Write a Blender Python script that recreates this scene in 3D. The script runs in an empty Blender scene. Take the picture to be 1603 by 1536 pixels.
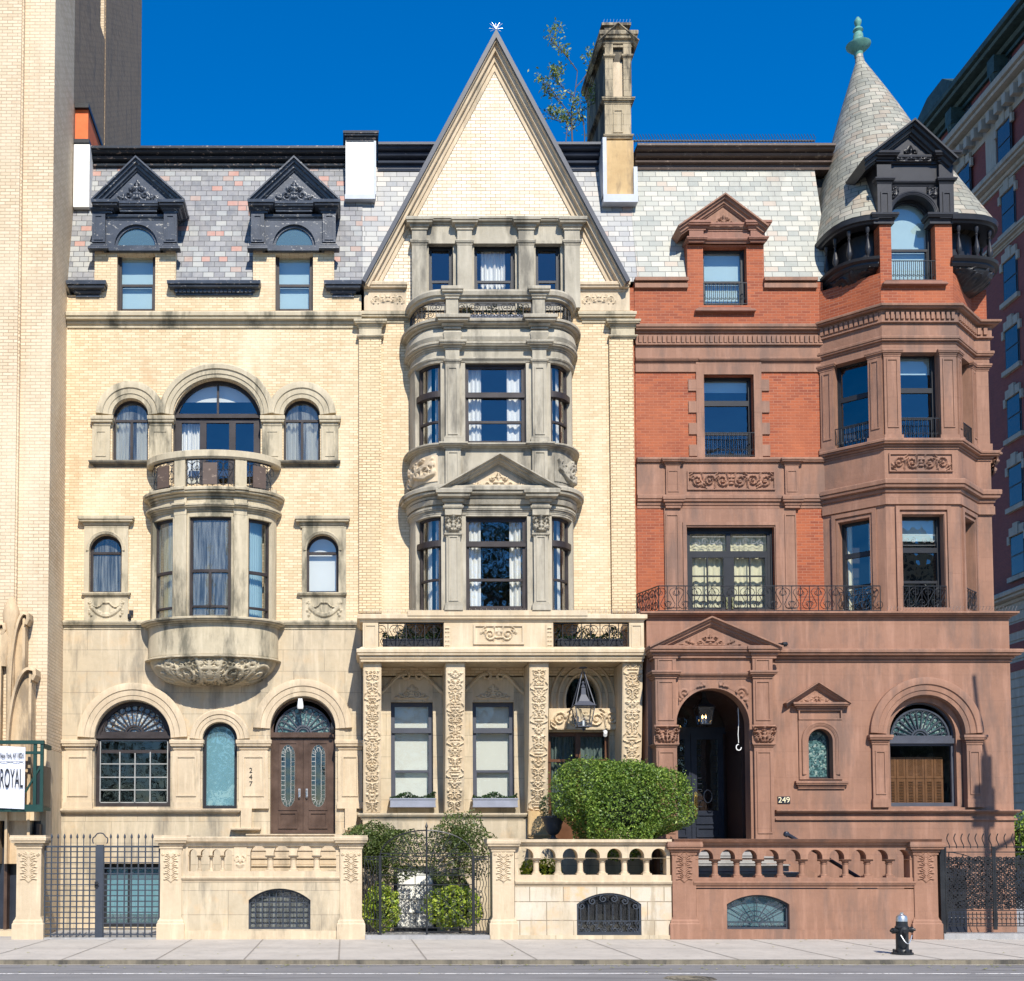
import bpy, math, random
import numpy as np
from mathutils import Vector, Matrix
from mathutils.geometry import tessellate_polygon
R = math.radians
PI = math.pi
random.seed(7)
scene = bpy.context.scene
COL = scene.collection
# camera constants (measured from the photograph)
FL, TH, DIST, EYE, PCX, PCY = 1900.0, R(2.83), 29.23, 1.85, 540.0, 1241.0
SN, CS = math.sin(TH), math.cos(TH)

def Z(py, Y=0.0):
    v = (PCY-py)/FL
    return EYE+(SN+v*CS)*(DIST+Y)/(CS-v*SN)

def X(px, py, Y=0.0):
    v = (PCY-py)/FL
    return (px-PCX)/FL*(DIST+Y)/(CS-v*SN)

def _area(l): return abs(sum(l[i-1][0]*l[i][1]-l[i][0]*l[i-1][1] for i in range(len(l))))/2
def _inside(p, l):
    c = False
    for i in range(len(l)):
        a, b = l[i-1], l[i]
        if (a[1] > p[1]) != (b[1] > p[1]) and p[0] < (b[0]-a[0])*(p[1]-a[1])/(b[1]-a[1])+a[0]: c = not c
    return c
def tess(loops):
    flat = [p for l in loops for p in l]
    tris = tessellate_polygon([[Vector((p[0], p[1], 0)) for p in l] for l in loops])
    want = _area(loops[0])-sum(_area(l) for l in loops[1:])
    got = sum(_area([flat[i] for i in t]) for t in tris)
    if abs(want-got) < 1e-3*max(1, want): return flat, tris
    from mathutils.geometry import delaunay_2d_cdt
    ed = []; b = 0
    for l in loops:
        ed += [(b+i, b+(i+1) % len(l)) for i in range(len(l))]; b += len(l)
    vs, _, fs, *_r = delaunay_2d_cdt([Vector((p[0], p[1])) for p in flat], ed, [], 0, 1e-6)
    out = []
    for f in fs:
        c = (sum(vs[i].x for i in f)/len(f), sum(vs[i].y for i in f)/len(f))
        if _inside(c, loops[0]) and not any(_inside(c, l) for l in loops[1:]): out.append(tuple(f))
    return [(v.x, v.y) for v in vs], out
# ------------------------------------------------------------------ mesh builder
class MB:
    def __init__(s):
        s.v = []; s.f = []; s.uv = {}; s.mi = {}; s.cur = 0; s.M = None
    def add(s, vs, fs, uvs=None):
        b = len(s.v)
        if s.M is not None:
            vs = [tuple(s.M @ Vector(p)) for p in vs]
        s.v.extend([tuple(p) for p in vs])
        for i, f in enumerate(fs):
            if uvs: s.uv[len(s.f)] = uvs[i]
            if s.cur: s.mi[len(s.f)] = s.cur
            s.f.append([b+j for j in f])
        return s
    def box(s, x0, x1, y0, y1, z0, z1):
        if x0 > x1: x0, x1 = x1, x0
        if y0 > y1: y0, y1 = y1, y0
        if z0 > z1: z0, z1 = z1, z0
        vs = [(x0,y0,z0),(x1,y0,z0),(x1,y1,z0),(x0,y1,z0),(x0,y0,z1),(x1,y0,z1),(x1,y1,z1),(x0,y1,z1)]
        return s.add(vs, [(0,3,2,1),(4,5,6,7),(0,1,5,4),(1,2,6,5),(2,3,7,6),(3,0,4,7)])
    def prism(s, outline, y0, y1, holes=(), back=True):
        """outline and holes are (x,z) lists; solid between y0 (front) and y1"""
        loops = [list(outline)]+[list(h) for h in holes]
        flat, tris = tess(loops)
        s.add([(p[0], y0, p[1]) for p in flat], tris)
        if back: s.add([(p[0], y1, p[1]) for p in flat], tris)
        for l in loops:
            n = len(l)
            vs = [(p[0], y0, p[1]) for p in l]+[(p[0], y1, p[1]) for p in l]
            s.add(vs, [(i, (i+1) % n, n+(i+1) % n, n+i) for i in range(n)])
        return s
    def slab(s, outline, z0, z1):
        n = len(outline)
        tris = tessellate_polygon([[Vector((p[0], p[1], 0)) for p in outline]])
        for z in (z0, z1): s.add([(p[0], p[1], z) for p in outline], tris)
        s.add([(p[0], p[1], z0) for p in outline]+[(p[0], p[1], z1) for p in outline],
              [(i, (i+1) % n, n+(i+1) % n, n+i) for i in range(n)])
        return s
    def sweep(s, path, prof, plane='XY', closed=False, side=1, caps=True):
        """path: 2D points. prof: closed list of (a,b): a = offset to the right of travel * side, b = third axis"""
        n = len(path); m = len(prof)
        P = [Vector((p[0], p[1])) for p in path]
        nr = []
        for i in range(n):
            def dn(a, b):
                d = (P[b]-P[a]); d.normalize(); return Vector((d.y, -d.x))*side
            if closed:
                n1 = dn((i-1) % n, i); n2 = dn(i, (i+1) % n)
            else:
                n1 = dn(i-1, i) if i > 0 else dn(i, i+1)
                n2 = dn(i, i+1) if i < n-1 else n1
            q = n1+n2
            if q.length < 1e-6: q = n1.copy()
            q.normalize()
            c = max(0.35, q.dot(n1))
            nr.append(q/c)
        vs = []
        for i in range(n):
            for a, b in prof:
                p = P[i]+nr[i]*a
                vs.append((p.x, p.y, b) if plane == 'XY' else (p.x, b, p.y))
        fs = []
        for i in range(n if closed else n-1):
            j = (i+1) % n
            for k in range(m):
                l = (k+1) % m
                fs.append((i*m+k, j*m+k, j*m+l, i*m+l))
        s.add(vs, fs)
        if caps and not closed:
            tr = tessellate_polygon([[Vector((a, b, 0)) for a, b in prof]])
            s.add(vs[:m], tr); s.add(vs[-m:], tr)
        return s
    def tube(s, pts, r, n=5, closed=False, r1=None):
        pts = [Vector(p) for p in pts]; N = len(pts)
        vs = []
        for i, p in enumerate(pts):
            a = pts[i-1] if (i > 0 or closed) else p
            b = pts[(i+1) % N] if (i < N-1 or closed) else p
            d = (b-a)
            if d.length < 1e-9: d = Vector((0, 0, 1))
            d.normalize()
            ref = Vector((0, 1, 0)) if abs(d.y) < .9 else Vector((1, 0, 0))
            u = d.cross(ref); u.normalize(); w = d.cross(u)
            rr = r if r1 is None else r+(r1-r)*i/(N-1)
            for k in range(n):
                t = 2*PI*(k+.5)/n
                vs.append(p+u*math.cos(t)*rr+w*math.sin(t)*rr)
        fs = []
        for i in range(N if closed else N-1):
            j = (i+1) % N
            for k in range(n):
                l = (k+1) % n
                fs.append((i*n+k, i*n+l, j*n+l, j*n+k))
        if not closed:
            fs.append(tuple(range(n))); fs.append(tuple((N-1)*n+k for k in range(n)))
        return s.add(vs, fs)
    def lathe(s, prof, c, n=20, a0=0, a1=2*PI, sx=1, sy=1):
        full = abs(a1-a0-2*PI) < 1e-6
        m = n if full else n+1
        vs = []
        for r, z in prof:
            for k in range(m):
                t = a0+(a1-a0)*k/n
                vs.append((c[0]+r*math.cos(t)*sx, c[1]+r*math.sin(t)*sy, c[2]+z))
        fs = []
        for i in range(len(prof)-1):
            for k in range(n):
                l = (k+1) % m
                fs.append((i*m+k, i*m+l, (i+1)*m+l, (i+1)*m+k))
        return s.add(vs, fs)
    def loft(s, rings, closed=False, cap=True):
        m = len(rings[0]); vs = [p for r in rings for p in r]; fs = []
        for i in range(len(rings)-1):
            for k in range(m if closed else m-1):
                l = (k+1) % m
                fs.append((i*m+k, i*m+l, (i+1)*m+l, (i+1)*m+k))
        s.add(vs, fs)
        if cap:
            for r in (rings[0], rings[-1]):
                tr = tessellate_polygon([[Vector((p[0], p[1], 0)) for p in r]])
                s.add(r, tr)
        return s
    def build(s, name, mat, parent=None, smooth=False, label=None, ang=35):
        me = bpy.data.meshes.new(name)
        me.from_pydata(s.v, [], s.f)
        mats = mat if isinstance(mat, (list, tuple)) else [mat]
        for m in mats: me.materials.append(m)
        uvl = me.uv_layers.new(name='UVMap')
        co = np.array(s.v, dtype=np.float64).reshape(-1, 3)
        arr = np.zeros((len(me.loops), 2))
        for p in me.polygons:
            u = s.uv.get(p.index)
            if p.index in s.mi: p.material_index = s.mi[p.index]
            if u is not None:
                for k, li in enumerate(p.loop_indices): arr[li] = u[k]
                continue
            nx, ny, nz = p.normal
            L = math.hypot(nx, ny)
            if L < .25: t = (1, 0, 0); b = (0, 1, 0)
            else:
                t = (-ny/L, nx/L, 0)
                if abs(t[0]) >= abs(t[1]):
                    if t[0] < 0: t = (-t[0], -t[1], 0)
                elif t[1] < 0: t = (-t[0], -t[1], 0)
                b = (-t[1]*nz, t[0]*nz, abs(t[0]*ny-t[1]*nx)) if L > .9 else None
                if b is None:
                    b = np.cross((nx, ny, nz), t); b = b if b[2] > 0 else -b
                if L > .9: b = (0, 0, 1)
            for li in p.loop_indices:
                q = co[me.loops[li].vertex_index]
                arr[li, 0] = q[0]*t[0]+q[1]*t[1]
                arr[li, 1] = q[0]*b[0]+q[1]*b[1]+q[2]*b[2]
        uvl.data.foreach_set('uv', arr.ravel())
        if smooth:
            me.polygons.foreach_set('use_smooth', [True]*len(me.polygons))
            try: me.set_sharp_from_angle(angle=R(ang))
            except Exception: pass
        me.update()
        o = bpy.data.objects.new(name, me); COL.objects.link(o)
        if parent is not None:
            o.parent = parent
            if parent.type == 'EMPTY' and parent.get('_w') is None:
                o.matrix_parent_inverse = Matrix.Translation(-Vector(parent.location))
        if label: o['label'] = label
        return o

def thing(name, label, cat, loc=(0, 0, 0), group=None):
    o = bpy.data.objects.new(name, None); COL.objects.link(o)
    o.location = loc; o.empty_display_size = .3
    o['label'] = label; o['category'] = cat
    if group: o['group'] = group
    return o
def tag(o, label, cat, group=None):
    o['label'] = label; o['category'] = cat
    if group: o['group'] = group
    return o
def struct(o): o['kind'] = 'structure'; return o

# ------------------------------------------------------------------ shapes
def rect(x0, x1, z0, z1): return [(x0, z0), (x1, z0), (x1, z1), (x0, z1)]
def shp(w, zb, zt, rise=0.0, ins=0.0, n=20, cx=0.0):
    """window outline, CCW; rise>0 gives a (segmental or round) arched head"""
    h = w/2
    if rise <= 0: return rect(cx-h+ins, cx+h-ins, zb+ins, zt-ins)
    Rr = (h*h+rise*rise)/(2*rise); zc = zt-Rr
    r = Rr-ins; hh = h-ins
    a = math.asin(min(1, hh/r))
    return [(cx-hh, zb+ins), (cx+hh, zb+ins)]+[(cx+r*math.sin(a-2*a*i/n), zc+r*math.cos(a-2*a*i/n)) for i in range(n+1)]
def arcp(cx, cz, r, a0, a1, n=24):
    return [(cx+r*math.cos(R(a0+(a1-a0)*i/n)), cz+r*math.sin(R(a0+(a1-a0)*i/n))) for i in range(n+1)]
def cor(h, p, z=0, b=.06):
    q = [(-b,0),(p*.16,0),(p*.18,h*.13),(p*.08,h*.15),(p*.08,h*.2),(p*.3,h*.24),(p*.4,h*.38),(p*.3,h*.4),(p*.3,h*.45),(p*.78,h*.5),(p*.84,h*.62),(p*.74,h*.64),(p*.74,h*.68),(p*.97,h*.71),(p,h*.93),(p*.95,h),(-b,h)]
    return [(a, z+c) for a, c in q]
def corinv(h, p, z=0, b=.06):
    return [(a, z+h-(c-z)) for a, c in cor(h, p, z, b)][::-1]
def band(h, p, z=0, b=.06): return [(-b, z), (p, z), (p, z+h), (-b, z+h)]
def retp(x0, x1, yf, yb): return [(x0, yb), (x0, yf), (x1, yf), (x1, yb)]
def cornice(mb, px0, px1, pt, pb, Y, proj, back=.12, f=cor, ends=True):
    Yt = Y-proj
    x0 = X(px0, pt, Yt)+(proj if ends else 0); x1 = X(px1, pt, Yt)-(proj if ends else 0)
    zt = Z(pt, Yt); zb = Z(pb, Y-proj*.2)
    pth = retp(x0, x1, Y, Y+back) if ends else [(x0, Y), (x1, Y)]
    mb.sweep(pth, f(zt-zb, proj, zb))
    return zb, zt
def pbox(mb, px0, px1, pt, pb, Y0, Y1):
    """box whose front face at Y0 covers the given photo rectangle"""
    pm = (pt+pb)/2
    mb.box(X(px0, pm, Y0), X(px1, pm, Y0), Y0, Y1, Z(pb, Y0), Z(pt, Y0))
def panel_frame(mb, x0, x1, z0, z1, y, w=.045, d=.03):
    """raised moulding round a sunk panel"""
    mb.prism(rect(x0, x1, z0, z1), y-d, y+.01, [rect(x0+w, x1-w, z0+w, z1-w)], back=False)
def dentils(mb, x0, x1, z0, z1, y, d=.05, pitch=.11, M=None):
    n = max(2, int((x1-x0)/pitch)); st = (x1-x0)/n
    for i in range(n):
        mb.box(x0+i*st+st*.16, x0+i*st+st*.78, y-d, y+.02, z0, z1)

# ------------------------------------------------------------------ carved relief
def st_line(p0, p1, w0, w1=None, bend=0, n=10):
    w1 = w0 if w1 is None else w1
    p0 = np.array(p0, float); p1 = np.array(p1, float); d = p1-p0; nn = np.array([-d[1], d[0]])
    t = np.linspace(0, 1, n)[:, None]
    p = p0+d*t+nn*(bend*np.sin(PI*t))
    return np.hstack([p, w0+(w1-w0)*t])
def st_spiral(cx, cy, r, turns, sgn, a0, w, n=None):
    n = n or int(16*turns)
    t = np.linspace(0, 1, n)
    a = a0+sgn*t*turns*2*PI; rr = r*(1-t*.86)
    return np.stack([cx+rr*np.cos(a), cy+rr*np.sin(a), w*(1-.35*t)], 1)
def st_leaf(x, y, a, L, w):
    out = [st_line((x, y), (x+L*math.cos(a), y+L*math.sin(a)), w*.9, w*.3)]
    for k, f in enumerate((.2, .42, .64)):
        bx, by = x+L*f*math.cos(a), y+L*f*math.sin(a)
        for sg in (-1, 1):
            b = a+sg*(.95-.2*k); l = L*.42*(1-.25*k)
            out.append(st_line((bx, by), (bx+l*math.cos(b), by+l*math.sin(b)), w*.75, w*.4, bend=-.18*sg, n=6))
    return out
def st_blob(x, y, r): return np.array([[x, y, r]])
def mirror(sts): return sts+[np.stack([-s[:, 0], s[:, 1], s[:, 2]], 1) for s in sts]
def pat_scroll(W, H, seed=0):
    rnd = random.Random(seed); o = []; r = H*.36; x = H*.55; sg = 1
    while x+r*.6 < W/2:
        cy = 0
        o.append(st_spiral(x, cy, r, 1.6, sg, (PI if sg > 0 else PI), H*.055))
        o += [st_blob(x, cy, H*.08)]
        o += st_leaf(x+r*.7, sg*r*.8, -sg*.6, H*.42, H*.06)
        o += st_leaf(x-r*.2, -sg*r*.9, PI-sg*.4, H*.34, H*.05)
        o.append(st_line((x-r, 0), (x+r*1.25, sg*r*.9), H*.05, bend=sg*.6))
        x += r*2.15; sg = -sg
    o = mirror(o)
    o += [st_blob(0, 0, H*.13), st_line((-H*.16, H*.18), (H*.16, H*.18), H*.06), st_line((-H*.1, -H*.2), (H*.1, -H*.2), H*.06)]
    o += st_leaf(0, H*.1, PI/2, H*.32, H*.06)
    return o
def pat_vert(W, H, seed=0):
    rnd = random.Random(seed); o = []; y = -H/2+W*.35; k = rnd.randint(0, 3)
    c = []
    while y < H/2-W*.3:
        if k % 4 == 0:
            o.append(st_spiral(W*.22, y, W*.2, 1.5, 1, PI, W*.05)); c += st_leaf(0, y-W*.1, PI/2, W*.5, W*.06)
            o += st_leaf(W*.3, y+W*.2, 1.0, W*.25, W*.04); y += W*.62
        elif k % 4 == 1:
            o += st_leaf(W*.05, y-W*.15, .9, W*.45, W*.055); o += st_leaf(W*.12, y+W*.12, .1, W*.3, W*.045)
            c.append(st_blob(0, y+W*.05, W*.13)); c.append(st_blob(0, y+W*.28, W*.08)); y += W*.6
        elif k % 4 == 2:
            c += [st_line((-W*.26, y+W*.12), (W*.26, y+W*.12), W*.05), st_line((-W*.18, y-W*.05), (W*.18, y-W*.05), W*.1), st_line((-W*.08, y-W*.22), (W*.08, y-W*.22), W*.06)]
            o.append(st_line((W*.24, y-W*.2), (W*.36, y+W*.3), W*.045, bend=-.5)); o += st_leaf(W*.08, y+W*.2, .8, W*.35, W*.05); y += W*.66
        else:
            o.append(st_spiral(W*.2, y+W*.1, W*.18, 1.4, -1, PI, W*.05)); o.append(st_line((0, y-W*.25), (W*.36, y+W*.28), W*.05, bend=.3))
            o.append(st_line((W*.3, y-W*.2), (W*.1, y-W*.05), W*.04)); c.append(st_blob(0, y, W*.09)); y += W*.6
        k += 1 if rnd.random() < .8 else 2
    return mirror(o)+c
def pat_tri(W, H):
    """triangular tympanum, base at -H/2"""
    b = -H/2; o = []
    o.append(st_spiral(W*.13, b+H*.26, H*.17, 1.4, 1, PI, H*.045))
    o += st_leaf(W*.2, b+H*.16, .35, W*.12, H*.05)
    o += st_leaf(W*.3, b+H*.1, .1, W*.1, H*.04)
    o.append(st_line((0, b+H*.08), (W*.36, b+H*.07), H*.035))
    o.append(st_spiral(W*.07, b+H*.52, H*.1, 1.2, -1, 0, H*.035))
    o = mirror(o)
    o += [st_line((-W*.05, b+H*.35), (W*.05, b+H*.35), H*.05), st_blob(0, b+H*.22, H*.09)]
    o += st_leaf(0, b+H*.42, PI/2, H*.36, H*.05)
    return o
def pat_garland(W, H):
    o = []
    for i in range(13):
        t = i/12; x = W*.36*t; y = -H*.25+H*.42*t*t
        o.append(st_blob(x+random.uniform(-.01, .01)*W, y+random.uniform(-.04, .04)*H, H*random.uniform(.06, .1)))
        o.append(st_blob(x, y-H*.1, H*.06))
    for i in range(6): o.append(st_blob(W*.38+random.uniform(-.04, .04)*W, H*(.3-.12*i), H*.07))
    o.append(st_line((W*.36, H*.3), (W*.12, H*.22), H*.035, bend=.3)); o.append(st_line((W*.12, H*.22), (0, H*.3), H*.035, bend=-.3))
    o.append(st_spiral(W*.38, H*.32, H*.1, 1, 1, 0, H*.035))
    return mirror(o)
def pat_acanthus(W, H):
    o = []
    for k in range(5):
        y = -H*.44+k*H*.19
        for a in (.3, .75, 1.15):
            l = W*(.3 if k < 4 else .22)
            o.append(st_line((W*.04, y), (W*.04+l*math.cos(a), y+l*1.1*math.sin(a)), W*.018, W*.035, bend=.22, n=8))
    o.append(st_line((0, -H*.47), (0, H*.45), W*.022))
    o.append(st_spiral(W*.4, H*.42, W*.07, 1.2, 1, PI, W*.02))
    return mirror(o)
def pat_cap(W, H):
    o = [st_spiral(W*.38, H*.22, H*.2, 1.3, -1, PI/2, H*.06)]
    o += st_leaf(W*.12, -H*.4, 1.2, H*.6, H*.07); o += st_leaf(W*.26, -H*.4, 1.1, H*.45, H*.06)
    o.append(st_line((0, H*.4), (W*.45, H*.42), H*.05))
    return mirror(o)+st_leaf(0, -H*.4, PI/2, H*.75, H*.08)+[st_blob(0, H*.35, H*.1)]
def thin(st, f):
    return [np.stack([s[:, 0], s[:, 1], s[:, 2]*f], 1) for s in st]
def fuzz(st, W, H, n, seed=1, s=.05):
    rnd = random.Random(seed); o = list(st)
    for i in range(n):
        x, y, a = rnd.uniform(-.48, .48)*W, rnd.uniform(-.45, .45)*H, rnd.uniform(0, 6.28); l = s*rnd.uniform(1, 2.2)
        for sg in (-1, 1): o.append(st_line((sg*x, y), (sg*(x+l*math.cos(a)), y+l*math.sin(a)), s*.3, s*.15, bend=.3*sg, n=5))
    return o
def relief(mb, W, H, strokes, depth, mapf, res=.02, base=0.0, mask=None):
    """mapf(u,v,h) -> 3D; u in -W/2..W/2, v in -H/2..H/2"""
    nx = max(6, int(W/res)); ny = max(6, int(H/res))
    us = np.linspace(-W/2, W/2, nx); vs = np.linspace(-H/2, H/2, ny)
    U, V = np.meshgrid(us, vs); Hh = np.zeros_like(U)
    for s in strokes:
        # resample
        for k in range(len(s)):
            pts = [s[k]]
            if k+1 < len(s):
                seg = math.hypot(*(s[k+1][:2]-s[k][:2])); m = max(1, int(seg/(res*.6)))
                pts = [s[k]+(s[k+1]-s[k])*i/m for i in range(m)]
            for p in pts:
                i0 = np.searchsorted(us, p[0]-p[2]); i1 = np.searchsorted(us, p[0]+p[2])
                j0 = np.searchsorted(vs, p[1]-p[2]); j1 = np.searchsorted(vs, p[1]+p[2])
                if i1 <= i0 or j1 <= j0: continue
                sub = Hh[j0:j1, i0:i1]
                d2 = ((U[j0:j1, i0:i1]-p[0])**2+(V[j0:j1, i0:i1]-p[1])**2)/(p[2]**2)
                np.maximum(sub, np.sqrt(np.clip(1-d2, 0, 1)), out=sub)
    Hh = Hh*depth+base
    keep = np.ones_like(U, bool)
    if mask is not None:
        for j in range(ny):
            for i in range(nx): keep[j, i] = mask(U[j, i], V[j, i])
    vv = [mapf(U[j, i], V[j, i], Hh[j, i]) for j in range(ny) for i in range(nx)]
    fs = [(j*nx+i, j*nx+i+1, (j+1)*nx+i+1, (j+1)*nx+i) for j in range(ny-1) for i in range(nx-1)
          if keep[j, i] and keep[j, i+1] and keep[j+1, i] and keep[j+1, i+1]]
    mb.add(vv, fs)
def relief_panel(parent, mat, x0, x1, z0, z1, y, pat, depth=.05, name='carved_panel', M=None, mask=None, res=.02, frame=0):
    mb = MB(); mb.M = M; W = x1-x0; H = z1-z0; cx = (x0+x1)/2; cz = (z0+z1)/2
    relief(mb, W, H, pat, depth, lambda u, v, h: (cx+u, y-h, cz+v), res=res, mask=mask)
    if frame: panel_frame(mb, x0-frame, x1+frame, z0-frame, z1+frame, y+.01, w=frame, d=.045)
    return mb.build(name, mat, parent, smooth=True, ang=60)

# ------------------------------------------------------------------ ironwork
def iron_spiral(cx, cz, r, turns, sg, a0, n=None):
    n = n or int(11*turns)+2
    return [(cx+r*(1-.84*i/(n-1))*math.cos(a0+sg*turns*2*PI*i/(n-1)), cz+r*(1-.84*i/(n-1))*math.sin(a0+sg*turns*2*PI*i/(n-1))) for i in range(n)]
def s_scroll(mb, P, x, z, h, sg, r):
    """S-scroll standing upright, mapped through P(x,z)->3D"""
    q = h*.25
    a = iron_spiral(x+sg*q*.5, z+h-q, q, 1.25, sg*-1, PI if sg > 0 else 0)
    b = iron_spiral(x-sg*q*.5, z+q, q, 1.25, sg*-1, 0 if sg > 0 else PI)
    pts = a[::-1]+b
    mb.tube([P(u, v) for u, v in pts], r, 3)
def railing(mb, P, x0, x1, z0, z1, r=.012, pitch=.16, kind='scroll', mid=None):
    """P maps (x,z) to 3D"""
    n = max(1, round((x1-x0)/pitch)); st = (x1-x0)/n
    m = max(2, int((x1-x0)/.12))
    for z in [z0+.02, z1]+([mid] if mid else []):
        mb.tube([P(x0+(x1-x0)*i/m, z) for i in range(m+1)], r*1.5 if z == z1 else r*1.2, 4)
    for i in range(n+1):
        mb.tube([P(x0+i*st, z0), P(x0+i*st, z1)], r, 4)
    for i in range(n):
        xc = x0+(i+.5)*st
        if kind == 'scroll': s_scroll(mb, P, xc, z0+.04, (z1-z0)-.06, 1 if i % 2 else -1, r*.8)
        elif kind == 'belly':
            mb.tube([P(xc, z0+(z1-z0)*.25), P(xc, z1)], r*.8, 3)
            mb.tube([P(u, v) for u, v in iron_spiral(xc, z0+(z1-z0)*.25, st*.4, 1.2, 1, 0)], r*.8, 3)
        elif kind == 'ring':
            c = iron_spiral(xc, (z0+z1)/2, min(st, z1-z0)*.42, 1.8, 1, PI/2)
            mb.tube([P(u, v) for u, v in c], r*.8, 3)

def text_mesh(body, size, loc, m, par, sx=1, al='CENTER', name='number'):
    cu = bpy.data.curves.new('tmp', 'FONT'); cu.body = body; cu.size = size; cu.extrude = .004; cu.align_x = al
    t = bpy.data.objects.new('tmp', cu); me = bpy.data.meshes.new_from_object(t)
    M = Matrix.Translation(loc) @ Matrix.Rotation(PI/2, 4, 'X') @ Matrix.Diagonal((sx, 1, 1, 1))
    me.transform(M); me.materials.clear(); me.materials.append(m)
    o = bpy.data.objects.new(name, me); COL.objects.link(o); o.parent = par
    if par.type == 'EMPTY': o.matrix_parent_inverse = Matrix.Translation(-Vector(par.location))
    bpy.data.objects.remove(t); return o
# ------------------------------------------------------------------ materials
def newmat(name):
    m = bpy.data.materials.new(name); m.use_nodes = True
    nt = m.node_tree; b = nt.nodes['Principled BSDF']
    return m, nt, b
def N(nt, t, **kw):
    n = nt.nodes.new(t)
    for k, v in kw.items():
        if k in n.inputs: n.inputs[k].default_value = v
        else: setattr(n, k, v)
    return n
def L(nt, a, b): nt.links.new(a, b)
def c4(c): return (c[0], c[1], c[2], 1)
def mixc(nt, fac, a, b, typ='MIX'):
    m = nt.nodes.new('ShaderNodeMix'); m.data_type = 'RGBA'; m.blend_type = typ
    for s, v in ((m.inputs[0], fac), (m.inputs[6], a), (m.inputs[7], b)):
        if isinstance(v, (int, float)): s.default_value = v
        elif isinstance(v, tuple): s.default_value = c4(v)
        else: L(nt, v, s)
    return m.outputs[2]
def ramp(nt, fac, stops, interp='LINEAR'):
    r = nt.nodes.new('ShaderNodeValToRGB'); r.color_ramp.interpolation = interp
    el = r.color_ramp.elements
    while len(el) < len(stops): el.new(.5)
    for e, (p, c) in zip(el, stops):
        e.position = p; e.color = c4(c) if isinstance(c, tuple) else (c, c, c, 1)
    L(nt, fac, r.inputs[0]); return r.outputs[0]
def wpos(nt, sc=(1, 1, 1)):
    g = nt.nodes.new('ShaderNodeNewGeometry'); m = nt.nodes.new('ShaderNodeMapping')
    m.inputs['Scale'].default_value = sc; L(nt, g.outputs['Position'], m.inputs[0]); return m.outputs[0]
def noise(nt, vec, scale, detail=4, rough=.6):
    n = N(nt, 'ShaderNodeTexNoise'); n.inputs['Scale'].default_value = scale
    n.inputs['Detail'].default_value = detail; n.inputs['Roughness'].default_value = rough
    L(nt, vec, n.inputs['Vector']); return n.outputs['Fac']
def bump(nt, b, h, st, dist=.02, prev=None):
    n = N(nt, 'ShaderNodeBump'); n.inputs['Strength'].default_value = st; n.inputs['Distance'].default_value = dist
    L(nt, h, n.inputs['Height'])
    if prev is not None: L(nt, prev, n.inputs['Normal'])
    L(nt, n.outputs[0], b.inputs['Normal']); return n.outputs[0]
def spots(nt, col, dirt, sc, lo, hi, amt, zs=.25, scx=1.0):
    lo, hi = .5+(lo-.5)*.72, .5+(hi-.5)*.72
    f = noise(nt, wpos(nt, (scx, scx, zs)), sc, 6, .65)
    f = ramp(nt, f, [(lo, 0.0), (hi, amt)])
    return mixc(nt, f, col, dirt)

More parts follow.
